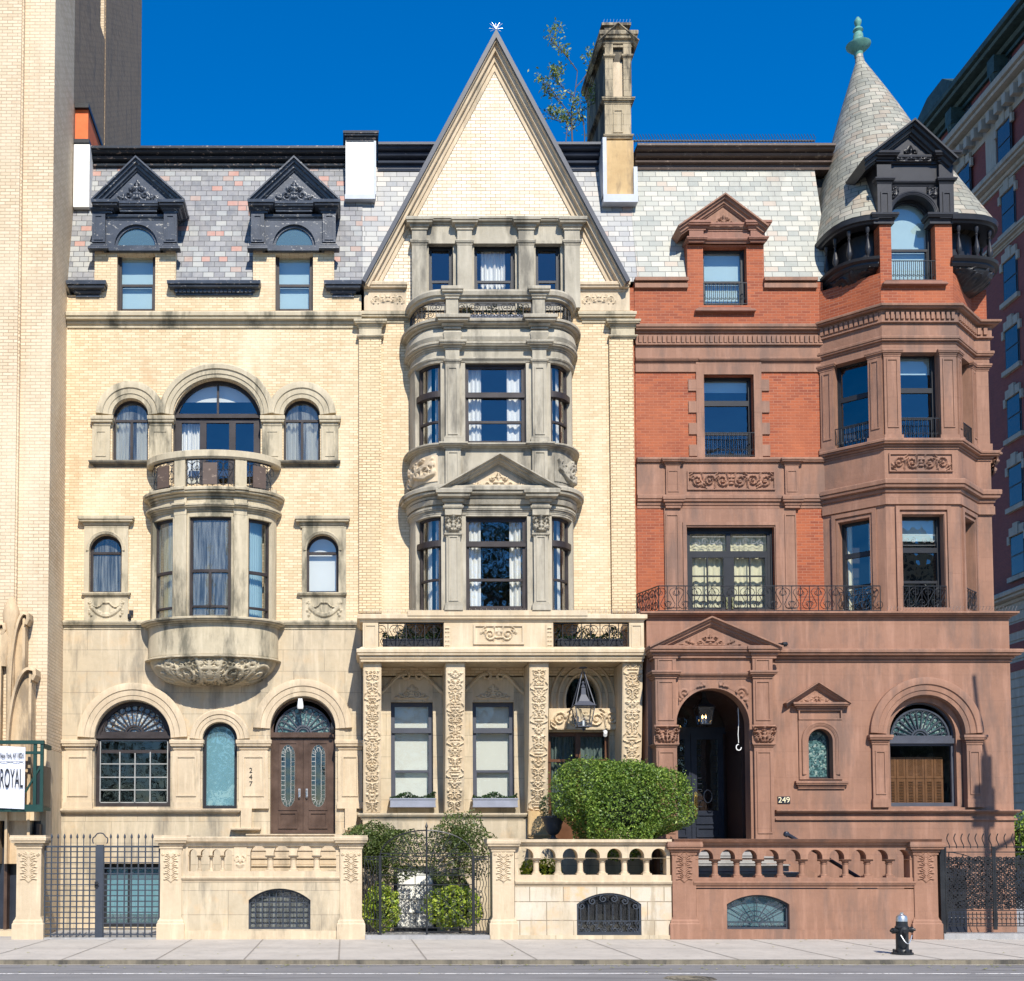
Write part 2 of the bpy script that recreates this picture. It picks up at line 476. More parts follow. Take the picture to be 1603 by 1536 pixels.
def stone(name, col, col2=None, dirt=(.12, .11, .09), damt=.5, dlo=.56, dhi=.75, joint=None, rough=.88, jc=None, rust=0, grain=.25):
    m, nt, b = newmat(name)
    col2 = col2 or tuple(c*.78 for c in col)
    c = mixc(nt, ramp(nt, noise(nt, wpos(nt), .9, 5), [(.3, 0.0), (.7, 1.0)]), col, col2)
    c = mixc(nt, ramp(nt, noise(nt, wpos(nt), 7, 5, .7), [(.35, 0.0), (.75, .35)]), c, tuple(min(1, x*1.22) for x in col))
    h = noise(nt, wpos(nt), 45, 4, .7)
    nb = None
    if joint:
        uv = N(nt, 'ShaderNodeUVMap')
        br = N(nt, 'ShaderNodeTexBrick'); br.inputs['Scale'].default_value = 1
        br.inputs['Brick Width'].default_value = joint[0]; br.inputs['Row Height'].default_value = joint[1]
        br.inputs['Mortar Size'].default_value = joint[2] if len(joint) > 2 else .006
        br.inputs['Mortar Smooth'].default_value = .3
        br.inputs['Color1'].default_value = (0, 0, 0, 1); br.inputs['Color2'].default_value = (1, 1, 1, 1); br.inputs['Mortar'].default_value = (.5, .5, .5, 1)
        br.offset_frequency = 2; br.squash = .8; br.squash_frequency = 3
        L(nt, uv.outputs[0], br.inputs['Vector'])
        bw = N(nt, 'ShaderNodeRGBToBW'); L(nt, br.outputs['Color'], bw.inputs[0])
        c = mixc(nt, ramp(nt, bw.outputs[0], [(0, .0), (1, .3)]), c, tuple(x*.72 for x in col))
        if rust:
            rf = N(nt, 'ShaderNodeMath', operation='MULTIPLY'); L(nt, bw.outputs[0], rf.inputs[0])
            L(nt, ramp(nt, noise(nt, wpos(nt), 2.2, 4), [(.5, 0.0), (.68, rust)]), rf.inputs[1])
            c = mixc(nt, rf.outputs[0], c, (.62, .36, .14))
        c = mixc(nt, br.outputs['Fac'], c, jc or tuple(x*.5 for x in col))
        inv = N(nt, 'ShaderNodeMath', operation='SUBTRACT'); inv.inputs[0].default_value = 1; L(nt, br.outputs['Fac'], inv.inputs[1])
        nb = bump(nt, b, inv.outputs[0], .5, .006)
    c = mixc(nt, ramp(nt, noise(nt, wpos(nt, (4, 4, .45)), 1.6, 5, .6), [(.5, 0.0), (.68, .45)]), c, tuple(min(.8, x*1.3+.02) for x in col))
    c = spots(nt, c, dirt, 1.7, dlo, dhi, damt)
    c = spots(nt, c, tuple(x*.6 for x in col), 9, .58, .8, damt*.5, zs=.12)
    L(nt, c, b.inputs['Base Color'])
    b.inputs['Roughness'].default_value = rough
    nb = bump(nt, b, h, grain, .012, nb)
    bump(nt, b, noise(nt, wpos(nt), 9, 4), .15, .03, nb)
    return m
def brick(name, a, b2, mortar, bw=.21, bh=.068, ms=.008, stain=(.4, .3, .2), samt=.3, light=None, rough=.8, off=.5):
    m, nt, b = newmat(name)
    uv = N(nt, 'ShaderNodeUVMap')
    br = N(nt, 'ShaderNodeTexBrick'); br.inputs['Scale'].default_value = 1
    br.inputs['Brick Width'].default_value = bw; br.inputs['Row Height'].default_value = bh
    br.inputs['Mortar Size'].default_value = ms; br.inputs['Mortar Smooth'].default_value = .2; br.inputs['Bias'].default_value = 0
    br.inputs['Color1'].default_value = c4(a); br.inputs['Color2'].default_value = c4(b2); br.inputs['Mortar'].default_value = c4(mortar)
    br.offset = off
    L(nt, uv.outputs[0], br.inputs['Vector'])
    c = br.outputs['Color']
    c = mixc(nt, ramp(nt, noise(nt, wpos(nt, (1, 1, .6)), 1.1, 5), [(.35, 0.0), (.7, .55)]), c, tuple(x*.82 for x in a))
    if light: c = mixc(nt, ramp(nt, noise(nt, wpos(nt, (1, 1, .5)), .6, 5), [(.5, 0.0), (.72, .6)]), c, light)
    c = spots(nt, c, stain, 2.2, .55, .78, samt)
    L(nt, c, b.inputs['Base Color']); b.inputs['Roughness'].default_value = rough
    inv = N(nt, 'ShaderNodeMath', operation='SUBTRACT'); inv.inputs[0].default_value = 1; L(nt, br.outputs['Fac'], inv.inputs[1])
    nb = bump(nt, b, inv.outputs[0], .6, .006)
    bump(nt, b, noise(nt, wpos(nt), 40, 3), .15, .01, nb)
    return m
def slate(name, stops, gap=(.05, .05, .05), w=.3, h=.16, rough=.6, uvsc=1):
    m, nt, b = newmat(name)
    uv = N(nt, 'ShaderNodeUVMap')
    br = N(nt, 'ShaderNodeTexBrick'); br.inputs['Scale'].default_value = uvsc
    br.inputs['Brick Width'].default_value = w; br.inputs['Row Height'].default_value = h
    br.inputs['Mortar Size'].default_value = .008; br.inputs['Mortar Smooth'].default_value = .3; br.inputs['Bias'].default_value = 0
    br.inputs['Color1'].default_value = (0, 0, 0, 1); br.inputs['Color2'].default_value = (1, 1, 1, 1); br.inputs['Mortar'].default_value = (.5, .5, .5, 1)
    br.squash = .8; br.squash_frequency = 5
    L(nt, uv.outputs[0], br.inputs['Vector'])
    bw = N(nt, 'ShaderNodeRGBToBW'); L(nt, br.outputs['Color'], bw.inputs[0])
    c = ramp(nt, bw.outputs[0], stops, 'CONSTANT')
    c = mixc(nt, ramp(nt, noise(nt, wpos(nt), 6, 5), [(.3, 0.0), (.8, .35)]), c, (.45, .42, .36))
    c = mixc(nt, br.outputs['Fac'], c, gap)
    c = spots(nt, c, (.12, .11, .1), 1.4, .58, .8, .35)
    L(nt, c, b.inputs['Base Color']); b.inputs['Roughness'].default_value = rough
    # each slate tilts out at its foot
    sep = N(nt, 'ShaderNodeSeparateXYZ'); L(nt, uv.outputs[0], sep.inputs[0])
    d = N(nt, 'ShaderNodeMath', operation='DIVIDE'); L(nt, sep.outputs[1], d.inputs[0]); d.inputs[1].default_value = h/uvsc
    fr = N(nt, 'ShaderNodeMath', operation='FRACT'); L(nt, d.outputs[0], fr.inputs[0])
    inv = N(nt, 'ShaderNodeMath', operation='SUBTRACT'); inv.inputs[0].default_value = 1; L(nt, fr.outputs[0], inv.inputs[1])
    nb = bump(nt, b, inv.outputs[0], .8, .012)
    f2 = N(nt, 'ShaderNodeMath', operation='SUBTRACT'); f2.inputs[0].default_value = 1; L(nt, br.outputs['Fac'], f2.inputs[1])
    nb = bump(nt, b, f2.outputs[0], .4, .006, nb)
    bump(nt, b, noise(nt, wpos(nt), 25, 4), .25, .01, nb)
    return m
def paint(name, col, rough=.45, spec=.3, peel=None, peelamt=.6, plo=.6, var=.25, metal=0, sc=6):
    m, nt, b = newmat(name)
    c = mixc(nt, ramp(nt, noise(nt, wpos(nt), 3, 4), [(.3, 0.0), (.7, 1.0)]), col, tuple(min(1, x*(1+var)+var*.02) for x in col))
    if peel:
        f = ramp(nt, noise(nt, wpos(nt, (1, 1, 2.2)), sc, 7, .7), [(plo, 0.0), (plo+.03, peelamt)])
        c = mixc(nt, f, c, peel)
    L(nt, c, b.inputs['Base Color']); b.inputs['Roughness'].default_value = rough; b.inputs['Metallic'].default_value = metal
    if not metal: b.inputs['Specular IOR Level'].default_value = spec
    bump(nt, b, noise(nt, wpos(nt), 30, 4), .2, .006)
    return m
def glass(name, refl=.16, tint=(.55, .62, .66), wav=.05, wsc=1.3, body=None, bamt=0, streak=0):
    """a glazed pane: partly clear, partly mirror, slightly wavy"""
    m = bpy.data.materials.new(name); m.use_nodes = True; nt = m.node_tree; nt.nodes.clear()
    out = N(nt, 'ShaderNodeOutputMaterial'); tr = N(nt, 'ShaderNodeBsdfTransparent'); tr.inputs[0].default_value = c4(tint)
    gl = N(nt, 'ShaderNodeBsdfGlossy'); gl.inputs['Roughness'].default_value = .015; gl.inputs['Color'].default_value = (1, 1, 1, 1)
    bp = N(nt, 'ShaderNodeBump'); bp.inputs['Strength'].default_value = wav; bp.inputs['Distance'].default_value = .2
    L(nt, noise(nt, wpos(nt), wsc, 2), bp.inputs['Height']); L(nt, bp.outputs[0], gl.inputs['Normal'])
    fc = N(nt, 'ShaderNodeLayerWeight'); fc.inputs['Blend'].default_value = .5
    lw = N(nt, 'ShaderNodeMath', operation='POWER'); L(nt, fc.outputs['Facing'], lw.inputs[0]); lw.inputs[1].default_value = 3.5
    ad = N(nt, 'ShaderNodeMath', operation='ADD'); L(nt, lw.outputs[0], ad.inputs[0]); ad.inputs[1].default_value = refl; ad.use_clamp = True
    mx = N(nt, 'ShaderNodeMixShader'); L(nt, ad.outputs[0], mx.inputs[0])
    src = tr.outputs[0]
    if body:
        df = N(nt, 'ShaderNodeBsdfDiffuse'); df.inputs[0].default_value = c4(body)
        m2 = N(nt, 'ShaderNodeMixShader'); m2.inputs[0].default_value = bamt
        if streak:
            L(nt, ramp(nt, noise(nt, wpos(nt, (14, 14, .7)), 1.5, 5), [(.4, bamt*.3), (.75, min(1, bamt*2.2))]), m2.inputs[0])
        L(nt, src, m2.inputs[1]); L(nt, df.outputs[0], m2.inputs[2]); src = m2.outputs[0]
    L(nt, src, mx.inputs[1]); L(nt, gl.outputs[0], mx.inputs[2])
    L(nt, mx.outputs[0], out.inputs[0]); return m
def leafm(name, c1, c2, c3, sc=3):
    m, nt, b = newmat(name)
    g = nt.nodes.new('ShaderNodeNewGeometry')
    c = ramp(nt, g.outputs['Random Per Island'], [(0, c1), (.45, c2), (.85, c3), (1, c2)])
    c = mixc(nt, ramp(nt, noise(nt, wpos(nt), sc, 3), [(.35, 0.0), (.7, .6)]), c, c1)
    L(nt, c, b.inputs['Base Color']); b.inputs['Roughness'].default_value = .5
    tl = N(nt, 'ShaderNodeBsdfTranslucent'); L(nt, c, tl.inputs[0])
    mx = N(nt, 'ShaderNodeMixShader'); mx.inputs[0].default_value = .3
    out = nt.nodes['Material Output']; L(nt, b.outputs[0], mx.inputs[1]); L(nt, tl.outputs[0], mx.inputs[2]); L(nt, mx.outputs[0], out.inputs[0])
    return m

mat = {}
mat['cream_brick'] = brick('cream_brick', (.74, .595, .385), (.57, .42, .24), (.40, .27, .15), stain=(.48, .29, .14), samt=.45, light=(.79, .65, .45))
mat['gable_brick'] = brick('gable_brick', (.82, .73, .58), (.68, .56, .39), (.33, .22, .12), bw=.24, bh=.085, ms=.009, stain=(.6, .45, .24), samt=.3)
mat['quoin_brick'] = brick('quoin_brick', (.76, .6, .37), (.62, .46, .26), (.30, .19, .1), ms=.011)
mat['tower_brick'] = brick('tower_brick', (.70, .56, .385), (.58, .44, .28), (.36, .26, .16), bw=.24, bh=.078, ms=.01, stain=(.35, .22, .12), samt=.25, light=(.72, .6, .42))
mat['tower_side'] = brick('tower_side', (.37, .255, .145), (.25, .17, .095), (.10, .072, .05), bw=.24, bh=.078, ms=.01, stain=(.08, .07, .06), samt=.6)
mat['red_brick'] = brick('red_brick', (.37, .088, .027), (.21, .043, .016), (.36, .15, .085), stain=(.25, .07, .03), samt=.35, light=(.44, .13, .05), ms=.0075)
mat['dark_red_brick'] = brick('dark_red_brick', (.21, .042, .032), (.15, .028, .024), (.16, .06, .05), stain=(.1, .02, .02), samt=.4)
mat['limestone'] = stone('limestone', (.52, .43, .30), (.41, .33, .215), damt=.6, dlo=.5, dhi=.7, joint=(1.25, .52, .006), rust=.35)
mat['cream_stone'] = stone('cream_stone', (.55, .44, .30), (.45, .35, .23), dirt=(.16, .14, .1), damt=.55, grain=.3)
mat['weathered_stone'] = stone('weathered_stone', (.41, .365, .28), (.30, .265, .2), dirt=(.045, .042, .035), damt=.6, dlo=.51, dhi=.7, grain=.4)
mat['bay_stone'] = stone('bay_stone', (.50, .425, .295), (.38, .32, .215), dirt=(.05, .05, .035), damt=.75, dlo=.5, dhi=.68, grain=.35)
mat['dark_stone'] = stone('dark_stone', (.20, .17, .12), (.13, .115, .085), dirt=(.03, .03, .03), damt=.8, dlo=.45, dhi=.65)
mat['rock_stone'] = stone('rock_stone', (.47, .38, .26), (.62, .57, .48), dirt=(.3, .24, .16), damt=.6, dlo=.48, dhi=.6, joint=(.72, .40, .011), rust=1.0, grain=.5)
mat['far_glass'] = glass('far_glass', .0, tint=(.3, .32, .35), body=(.05, .055, .06), bamt=.9)
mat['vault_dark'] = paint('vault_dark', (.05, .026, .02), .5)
mat['shaded_curtain'] = paint('shaded_curtain', (.13, .17, .155), .9)  # darkened copy of blue_blind, the doorway shade put into its colour
mat['number_cream'] = paint('number_cream', (.7, .62, .4), .6)
mat['joint_dark'] = paint('joint_dark', (.22, .195, .165), .9)
mat['portico_stone'] = stone('portico_stone', (.55, .45, .31), (.50, .37, .22), dirt=(.2, .17, .12), damt=.4)
mat['orange_stone'] = stone('orange_stone', (.56, .39, .19), (.42, .27, .12), dirt=(.16, .12, .08), damt=.8, dlo=.46, dhi=.64)
mat['brownstone'] = stone('brownstone', (.30, .155, .098), (.215, .108, .066), dirt=(.13, .085, .066), damt=.6, dlo=.48, dhi=.68, rough=.8, grain=.3, joint=(1.35, .6, .0025), jc=(.2, .1, .065))
mat['brownstone_dark'] = stone('brownstone_dark', (.27, .13, .088), (.22, .10, .066), dirt=(.12, .075, .055), damt=.5, rough=.8)
mat['black_paint'] = paint('black_paint', (.032, .039, .052), .33, peel=(.42, .40, .36), peelamt=.8, plo=.6, var=.6, sc=9)
mat['roof_black'] = paint('roof_black', (.022, .025, .03), .3, peel=(.4, .3, .24), peelamt=.8, plo=.6, sc=9)
mat['roof_navy'] = paint('roof_navy', (.028, .034, .05), .45, peel=(.5, .48, .45), peelamt=.6, plo=.69)
mat['turret_black'] = paint('turret_black', (.018, .018, .021), .4)
mat['brown_trim'] = paint('brown_trim', (.09, .062, .048), .55, peel=(.4, .3, .22), peelamt=.5, plo=.6)
mat['white_plaster'] = paint('white_plaster', (.74, .72, .67), .8, var=.02, peel=(.5, .42, .32), plo=.58, peelamt=.4, sc=3)
mat['red_plaster'] = paint('red_plaster', (.62, .14, .045), .8)
mat['wood_frame'] = paint('wood_frame', (.022, .016, .015), .5, var=.6)
mat['charcoal_frame'] = paint('charcoal_frame', (.016, .017, .02), .45)
mat['slate_frame'] = paint('slate_frame', (.055, .059, .074), .5)
mat['iron'] = paint('iron', (.011, .012, .014), .4, var=.5)
mat['iron_grey'] = paint('iron_grey', (.035, .042, .055), .5)
mat['door_wood'] = paint('door_wood', (.05, .028, .018), .4, var=.8)
mat['red_wood'] = paint('red_wood', (.085, .035, .015), .4, var=.5)
mat['shutter_wood'] = paint('shutter_wood', (.17, .075, .03), .5, var=.4)
mat['black_door'] = paint('black_door', (.02, .024, .035), .25)
mat['brass'] = paint('brass', (.75, .55, .2), .25, metal=1)
mat['steel'] = paint('steel', (.5, .5, .5), .4, metal=.9)
mat['came'] = paint('came', (.27, .27, .255), .5)
mat['curtain'] = paint('curtain', (.82, .8, .74), .9, var=.02)
mat['blind'] = paint('blind', (.74, .73, .66), .85, var=.02)
mat['blue_blind'] = paint('blue_blind', (.42, .56, .58), .8, var=.05)
mat['cream_curtain'] = paint('cream_curtain', (.78, .72, .5), .9, var=.03)
mat['interior'] = paint('interior', (.035, .032, .03), .9)
mat['gothic_stone'] = stone('gothic_stone', (.55, .41, .25), (.44, .31, .18), dirt=(.13, .1, .07), damt=.7, dlo=.5, dhi=.66)
mat['chimney_stone'] = stone('chimney_stone', (.42, .34, .22), (.30, .24, .15), dirt=(.05, .045, .035), damt=.9, dlo=.45, dhi=.58, joint=(.45, .28, .006))
mat['glass'] = glass('glass', .12, tint=(.84, .86, .86))
mat['glass_dim'] = glass('glass_dim', .05, tint=(.78, .8, .79))
mat['glass_dusty'] = glass('glass_dusty', .09, tint=(.6, .62, .6), body=(.34, .36, .33), bamt=.3, streak=1)
mat['glass_teal'] = glass('glass_teal', .10, tint=(.45, .62, .66), body=(.3, .5, .55), bamt=.25)
mat['verdigris'] = paint('verdigris', (.09, .22, .18), .6, var=.6, peel=(.06, .1, .08), plo=.6)
mat['copper_dark'] = paint('copper_dark', (.014, .03, .026), .6, var=.8, peel=(.07, .16, .13), peelamt=.5, plo=.6)
mat['far_trim'] = stone('far_trim', (.33, .29, .235), (.27, .24, .19), damt=.3)
mat['planter'] = paint('planter', (.22, .23, .27), .5)
mat['white_metal'] = paint('white_metal', (.75, .75, .73), .5, var=.03)
mat['lead'] = paint('lead', (.42, .44, .47), .55, var=.2)
mat['slate_grey'] = slate('slate_grey', [(0, (.12, .125, .14)), (.18, (.18, .18, .19)), (.36, (.24, .25, .25)), (.5, (.15, .15, .165)), (.64, (.30, .30, .28)), (.76, (.2, .2, .21)), (.87, (.36, .17, .13)), (.95, (.3, .2, .165))], w=.27, h=.15)
mat['slate_pale'] = slate('slate_pale', [(0, (.28, .28, .28)), (.2, (.37, .365, .34)), (.4, (.43, .41, .37)), (.6, (.32, .32, .31)), (.75, (.44, .385, .34)), (.9, (.24, .25, .26)), (.97, (.36, .26, .22))], gap=(.1, .1, .1), w=.33, h=.15)
mat['slate_green'] = slate('slate_green', [(0, (.31, .315, .27)), (.2, (.39, .38, .315)), (.4, (.335, .34, .29)), (.6, (.44, .42, .35)), (.8, (.25, .265, .235)), (.93, (.39, .32, .25))], gap=(.12, .12, .11), w=.33, h=.15)
mat['slate_cone'] = slate('slate_cone', [(0, (.22, .21, .16)), (.2, (.31, .29, .22)), (.4, (.25, .24, .185)), (.6, (.35, .31, .235)), (.75, (.27, .22, .155)), (.9, (.19, .19, .15)), (.97, (.33, .25, .17))], gap=(.03, .03, .025), w=.30, h=.155)
mat['leaf_yew'] = leafm('leaf_yew', (.035, .075, .01), (.15, .26, .03), (.40, .52, .09))
mat['leaf_olive'] = leafm('leaf_olive', (.04, .065, .015), (.10, .14, .03), (.2, .25, .06))
mat['leaf_yellow'] = leafm('leaf_yellow', (.14, .24, .02), (.42, .52, .05), (.7, .74, .12))
mat['leaf_dark'] = leafm('leaf_dark', (.015, .035, .012), (.03, .07, .02), (.06, .12, .03))
mat['leaf_sapling'] = leafm('leaf_sapling', (.10, .16, .03), (.26, .34, .08), (.5, .52, .2))
mat['leaf_autumn'] = leafm('leaf_autumn', (.2, .22, .05), (.4, .4, .12), (.55, .5, .25))
mat['bark'] = paint('bark', (.09, .065, .05), .9)
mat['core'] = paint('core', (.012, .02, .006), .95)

def flatmat(name, build):
    m, nt, b = newmat(name); build(nt, b); return m
def _pave(nt, b):
    uv = N(nt, 'ShaderNodeUVMap')
    c = mixc(nt, ramp(nt, noise(nt, wpos(nt), 1.2, 6), [(.3, 0.0), (.7, 1.0)]), (.50, .45, .385), (.39, .35, .3))
    c = mixc(nt, ramp(nt, noise(nt, wpos(nt), 60, 3), [(.4, 0.0), (.8, .4)]), c, (.3, .27, .23))
    c = mixc(nt, ramp(nt, noise(nt, wpos(nt), 5, 6, .7), [(.53, 0.0), (.66, .5)]), c, (.28, .25, .21))
    vv = N(nt, 'ShaderNodeTexVoronoi'); vv.inputs['Scale'].default_value = 3.2; L(nt, wpos(nt), vv.inputs['Vector'])
    c = mixc(nt, ramp(nt, vv.outputs['Distance'], [(.05, .7), (.075, 0.0)]), c, (.14, .13, .12))
    L(nt, c, b.inputs['Base Color']); b.inputs['Roughness'].default_value = .9
    bump(nt, b, noise(nt, wpos(nt), 80, 3), .3, .004)
mat['pavement'] = flatmat('pavement', _pave)
def _road(nt, b):
    c = mixc(nt, ramp(nt, noise(nt, wpos(nt, (.3, 1.2, 1)), 2, 6), [(.3, 0.0), (.7, 1.0)]), (.15, .145, .142), (.21, .2, .195))
    c = mixc(nt, ramp(nt, noise(nt, wpos(nt), 120, 2), [(.5, 0.0), (.8, .5)]), c, (.3, .29, .28))
    c = mixc(nt, ramp(nt, noise(nt, wpos(nt, (.15, 2.5, 1)), 2, 6), [(.58, 0.0), (.66, .7)]), c, (.06, .055, .055))
    L(nt, c, b.inputs['Base Color']); b.inputs['Roughness'].default_value = .85
    bump(nt, b, noise(nt, wpos(nt), 90, 3), .5, .006)
mat['asphalt'] = flatmat('asphalt', _road)
mat['kerb_stone'] = stone('kerb_stone', (.36, .33, .3), damt=.5)
mat['granite'] = stone('granite', (.33, .32, .31), (.26, .255, .25), damt=.3, grain=.4)
mat['white_line'] = paint('white_line', (.62, .6, .56), .8, peel=(.16, .15, .15), peelamt=.8, plo=.53, sc=9)
def _stained(nt, b):
    v = N(nt, 'ShaderNodeTexVoronoi'); v.inputs['Scale'].default_value = 26; L(nt, wpos(nt), v.inputs['Vector'])
    s = N(nt, 'ShaderNodeSeparateColor'); L(nt, v.outputs['Color'], s.inputs[0])
    c = ramp(nt, s.outputs[0], [(0, (.12, .15, .19)), (.3, (.28, .32, .34)), (.55, (.08, .13, .2)), (.8, (.3, .2, .1)), (.9, (.45, .46, .42))], 'CONSTANT')
    L(nt, c, b.inputs['Base Color']); b.inputs['Roughness'].default_value = .15
mat['stained_glass'] = flatmat('stained_glass', _stained)
def _stained2(nt, b):
    v = N(nt, 'ShaderNodeTexVoronoi'); v.inputs['Scale'].default_value = 30; L(nt, wpos(nt), v.inputs['Vector'])
    s = N(nt, 'ShaderNodeSeparateColor'); L(nt, v.outputs['Color'], s.inputs[0])
    c = ramp(nt, s.outputs[0], [(0, (.03, .07, .07)), (.3, (.07, .14, .14)), (.6, (.14, .22, .2)), (.8, (.03, .05, .06)), (.9, (.26, .32, .28))], 'CONSTANT')
    L(nt, c, b.inputs['Base Color']); b.inputs['Roughness'].default_value = .12
mat['stained_green'] = flatmat('stained_green', _stained2)

# ------------------------------------------------------------------ windows
_dr = [0]
def drape(mb, x0, x1, z0, z1, y, amp=.03, pitch=.1):
    _dr[0] += 1; ph = _dr[0]*1.7; pitch *= .8+.5*((_dr[0]*.37) % 1); amp *= .6+.8*((_dr[0]*.61) % 1)
    n = max(8, int((x1-x0)/.02))
    top = []; bot = []
    for i in range(n+1):
        x = x0+(x1-x0)*i/n
        yy = y+amp*math.sin(2*PI*(x+.03*math.sin(x*9+ph))/pitch+ph)+amp*.6*math.sin(2*PI*x/(pitch*2.7)+ph)
        top.append((x, yy, z1)); bot.append((x, yy, z0))
    mb.add(top+bot, [(i, i+1, n+2+i, n+1+i) for i in range(n)])
def window(par, M, w, zb, zt, rise=0, fw=.075, bars=(), fm='charcoal_frame', gm='glass', cur=None, depth=.07, label=None, name='window', cm='curtain', sash=None, mold=True):
    """local frame: x centre 0, y into the wall, z height. sash = z of the meeting rail"""
    f = MB(); f.M = M
    f.prism(shp(w, zb, zt, rise), 0, depth, [shp(w, zb, zt, rise, fw)], back=False)
    if mold:
        f.prism(shp(w, zb, zt, rise, -.02), -.03, 0.004, [shp(w, zb, zt, rise, fw*.4)], back=False)
    hw = w/2-fw*.7
    for b in bars:
        if b[0] == 'h':
            x0, x1 = (b[3], b[4]) if len(b) > 3 else (-hw, hw)
            f.box(x0, x1, .004, depth-.004, b[1]-b[2]/2, b[1]+b[2]/2)
        elif b[0] == 'ht':   # transom with a projecting moulding
            f.box(-hw, hw, .003, depth-.004, b[1]-b[2]/2, b[1]+b[2]/2)
            f.box(-hw-.04, hw+.04, -.05, .01, b[1]-b[2]*.5, b[1]+b[2]*.1)
        elif b[0] == 'v':
            z0, z1 = (b[3], b[4]) if len(b) > 3 else (zb+fw*.6, zt-fw*.6)
            f.box(b[1]-b[2]/2, b[1]+b[2]/2, .007, depth-.008, z0, z1)
    if sash:
        f.box(-hw, hw, .015, depth+.02, sash-.03, sash+.03)
        # lower sash sits proud of nothing: its stiles are a little deeper in
        f.box(-hw, -hw+.045, .02, depth, zb+fw*.6, sash); f.box(hw-.045, hw, .02, depth, zb+fw*.6, sash)
        f.box(-hw, hw, .02, depth, zb+fw*.6, zb+fw+.05)
    o = f.build(name, mat[fm], par, label=label)
    g = MB(); g.M = M
    pl = shp(w, zb, zt, rise, fw*.6)
    tr = tessellate_polygon([[Vector((p[0], p[1], 0)) for p in pl]])
    g.add([(p[0], depth*.55, p[1]) for p in pl], tr)
    g.build('glass', mat[gm], o)
    for c in (cur if isinstance(cur, list) else [cur] if cur else []):
        k = MB(); k.M = M
        kind = c[0]
        if kind == 'sides':
            fr = c[1]; z0 = c[2] if len(c) > 2 else zb
            drape(k, -hw, -hw+2*hw*fr, z0, zt, depth+.12); drape(k, hw-2*hw*fr, hw, z0, zt, depth+.12)
            k.build('curtain', mat[cm], o)
        elif kind == 'part':     # (x0,x1,z0,z1)
            drape(k, c[1], c[2], c[3], c[4], depth+.12); k.build('curtain', mat[cm], o)
        elif kind == 'blind':
            z0 = c[1]; k.box(-hw, hw, depth+.07, depth+.08, z0, zt-.02)
            k.build('blind', mat[c[2] if len(c) > 2 else 'blind'], o)
        elif kind == 'full':
            drape(k, -hw, hw, zb, zt, depth+.12, .012, .13); k.build('curtain', mat[cm], o)
    return o
def TM(x, y, z=0, rz=0): return Matrix.Translation((x, y, z)) @ Matrix.Rotation(rz, 4, 'Z')
def PW(px0, px1, pt, pb, Y=0):
    """photo rectangle on plane Y -> centre x, width, zb, zt"""
    pm = (pt+pb)/2
    x0 = X(px0, pm, Y); x1 = X(px1, pm, Y)
    return (x0+x1)/2, x1-x0, Z(pb, Y), Z(pt, Y)
def archmould(mb, cx, cz, r, prof, n=28, leg=0, a0=180, a1=0):
    pts = arcp(cx, cz, r, a0, a1, n)
    if leg: pts = [(cx-r, cz-leg)]+pts+[(cx+r, cz-leg)]
    mb.sweep(pts, prof, plane='XZ', side=-1)
def amp(w, y, d=.06):
    """archivolt profile, w wide, d proud of plane y"""
    return [(0, y+.05), (0, y-d*.35), (w*.22, y-d*.45), (w*.26, y-d*.62), (w*.55, y-d*.7), (w*.6, y-d*.95), (w*.9, y-d), (w, y-d*.85), (w, y+.05)]
def pediment(par, m, px0, px1, pbase, papex, pax, Y, proj=.18, th=.16, depth=.6, relief_pat=True, nm='pediment', tym=None, rd=.03, brk=True, roofm=None):
    """raking pediment; the px values are of its outer lip"""
    Yl = Y-proj
    x0 = X(px0, pbase, Yl); x1 = X(px1, pbase, Yl); xa = X(pax, papex, Yl)
    zb = Z(pbase, Yl); za = Z(papex, Yl)
    mb = MB()
    s = [(0, Y+depth), (0, Yl), (th*.18, Yl), (th*.22, Yl+proj*.25), (th*.45, Yl+proj*.3), (th*.5, Yl+proj*.55), (th*.8, Yl+proj*.62), (th*.85, Yl+proj*.8), (th, Yl+proj*.85), (th, Y+depth)]
    mb.sweep([(x0, zb), (xa, za), (x1, zb)], s, plane='XZ', side=1)
    mb.prism([(x0+.05, zb), (x1-.05, zb), (xa, za-.05)], Y, Y+depth)
    o = mb.build(nm, m, par)
    if relief_pat:
        W = (x1-x0)*.98; H = (za-zb)
        t = th*1.35*math.hypot(W/2, H)/(W/2)
        Hh = H-t; Ww = W*Hh/H
        if Hh > .15:
            k = MB(); cz = zb+Hh/2
            relief(k, Ww, Hh, pat_tri(Ww, Hh), rd, lambda u, v, h: (xa+u, Y-.012-h, cz+v), res=.018,
                   mask=lambda u, v: abs(u) <= (Hh/2-v)/Hh*Ww/2)
            k.build('carving', tym or m, o, smooth=True, ang=60)
    return o, (x0, x1, zb, za)
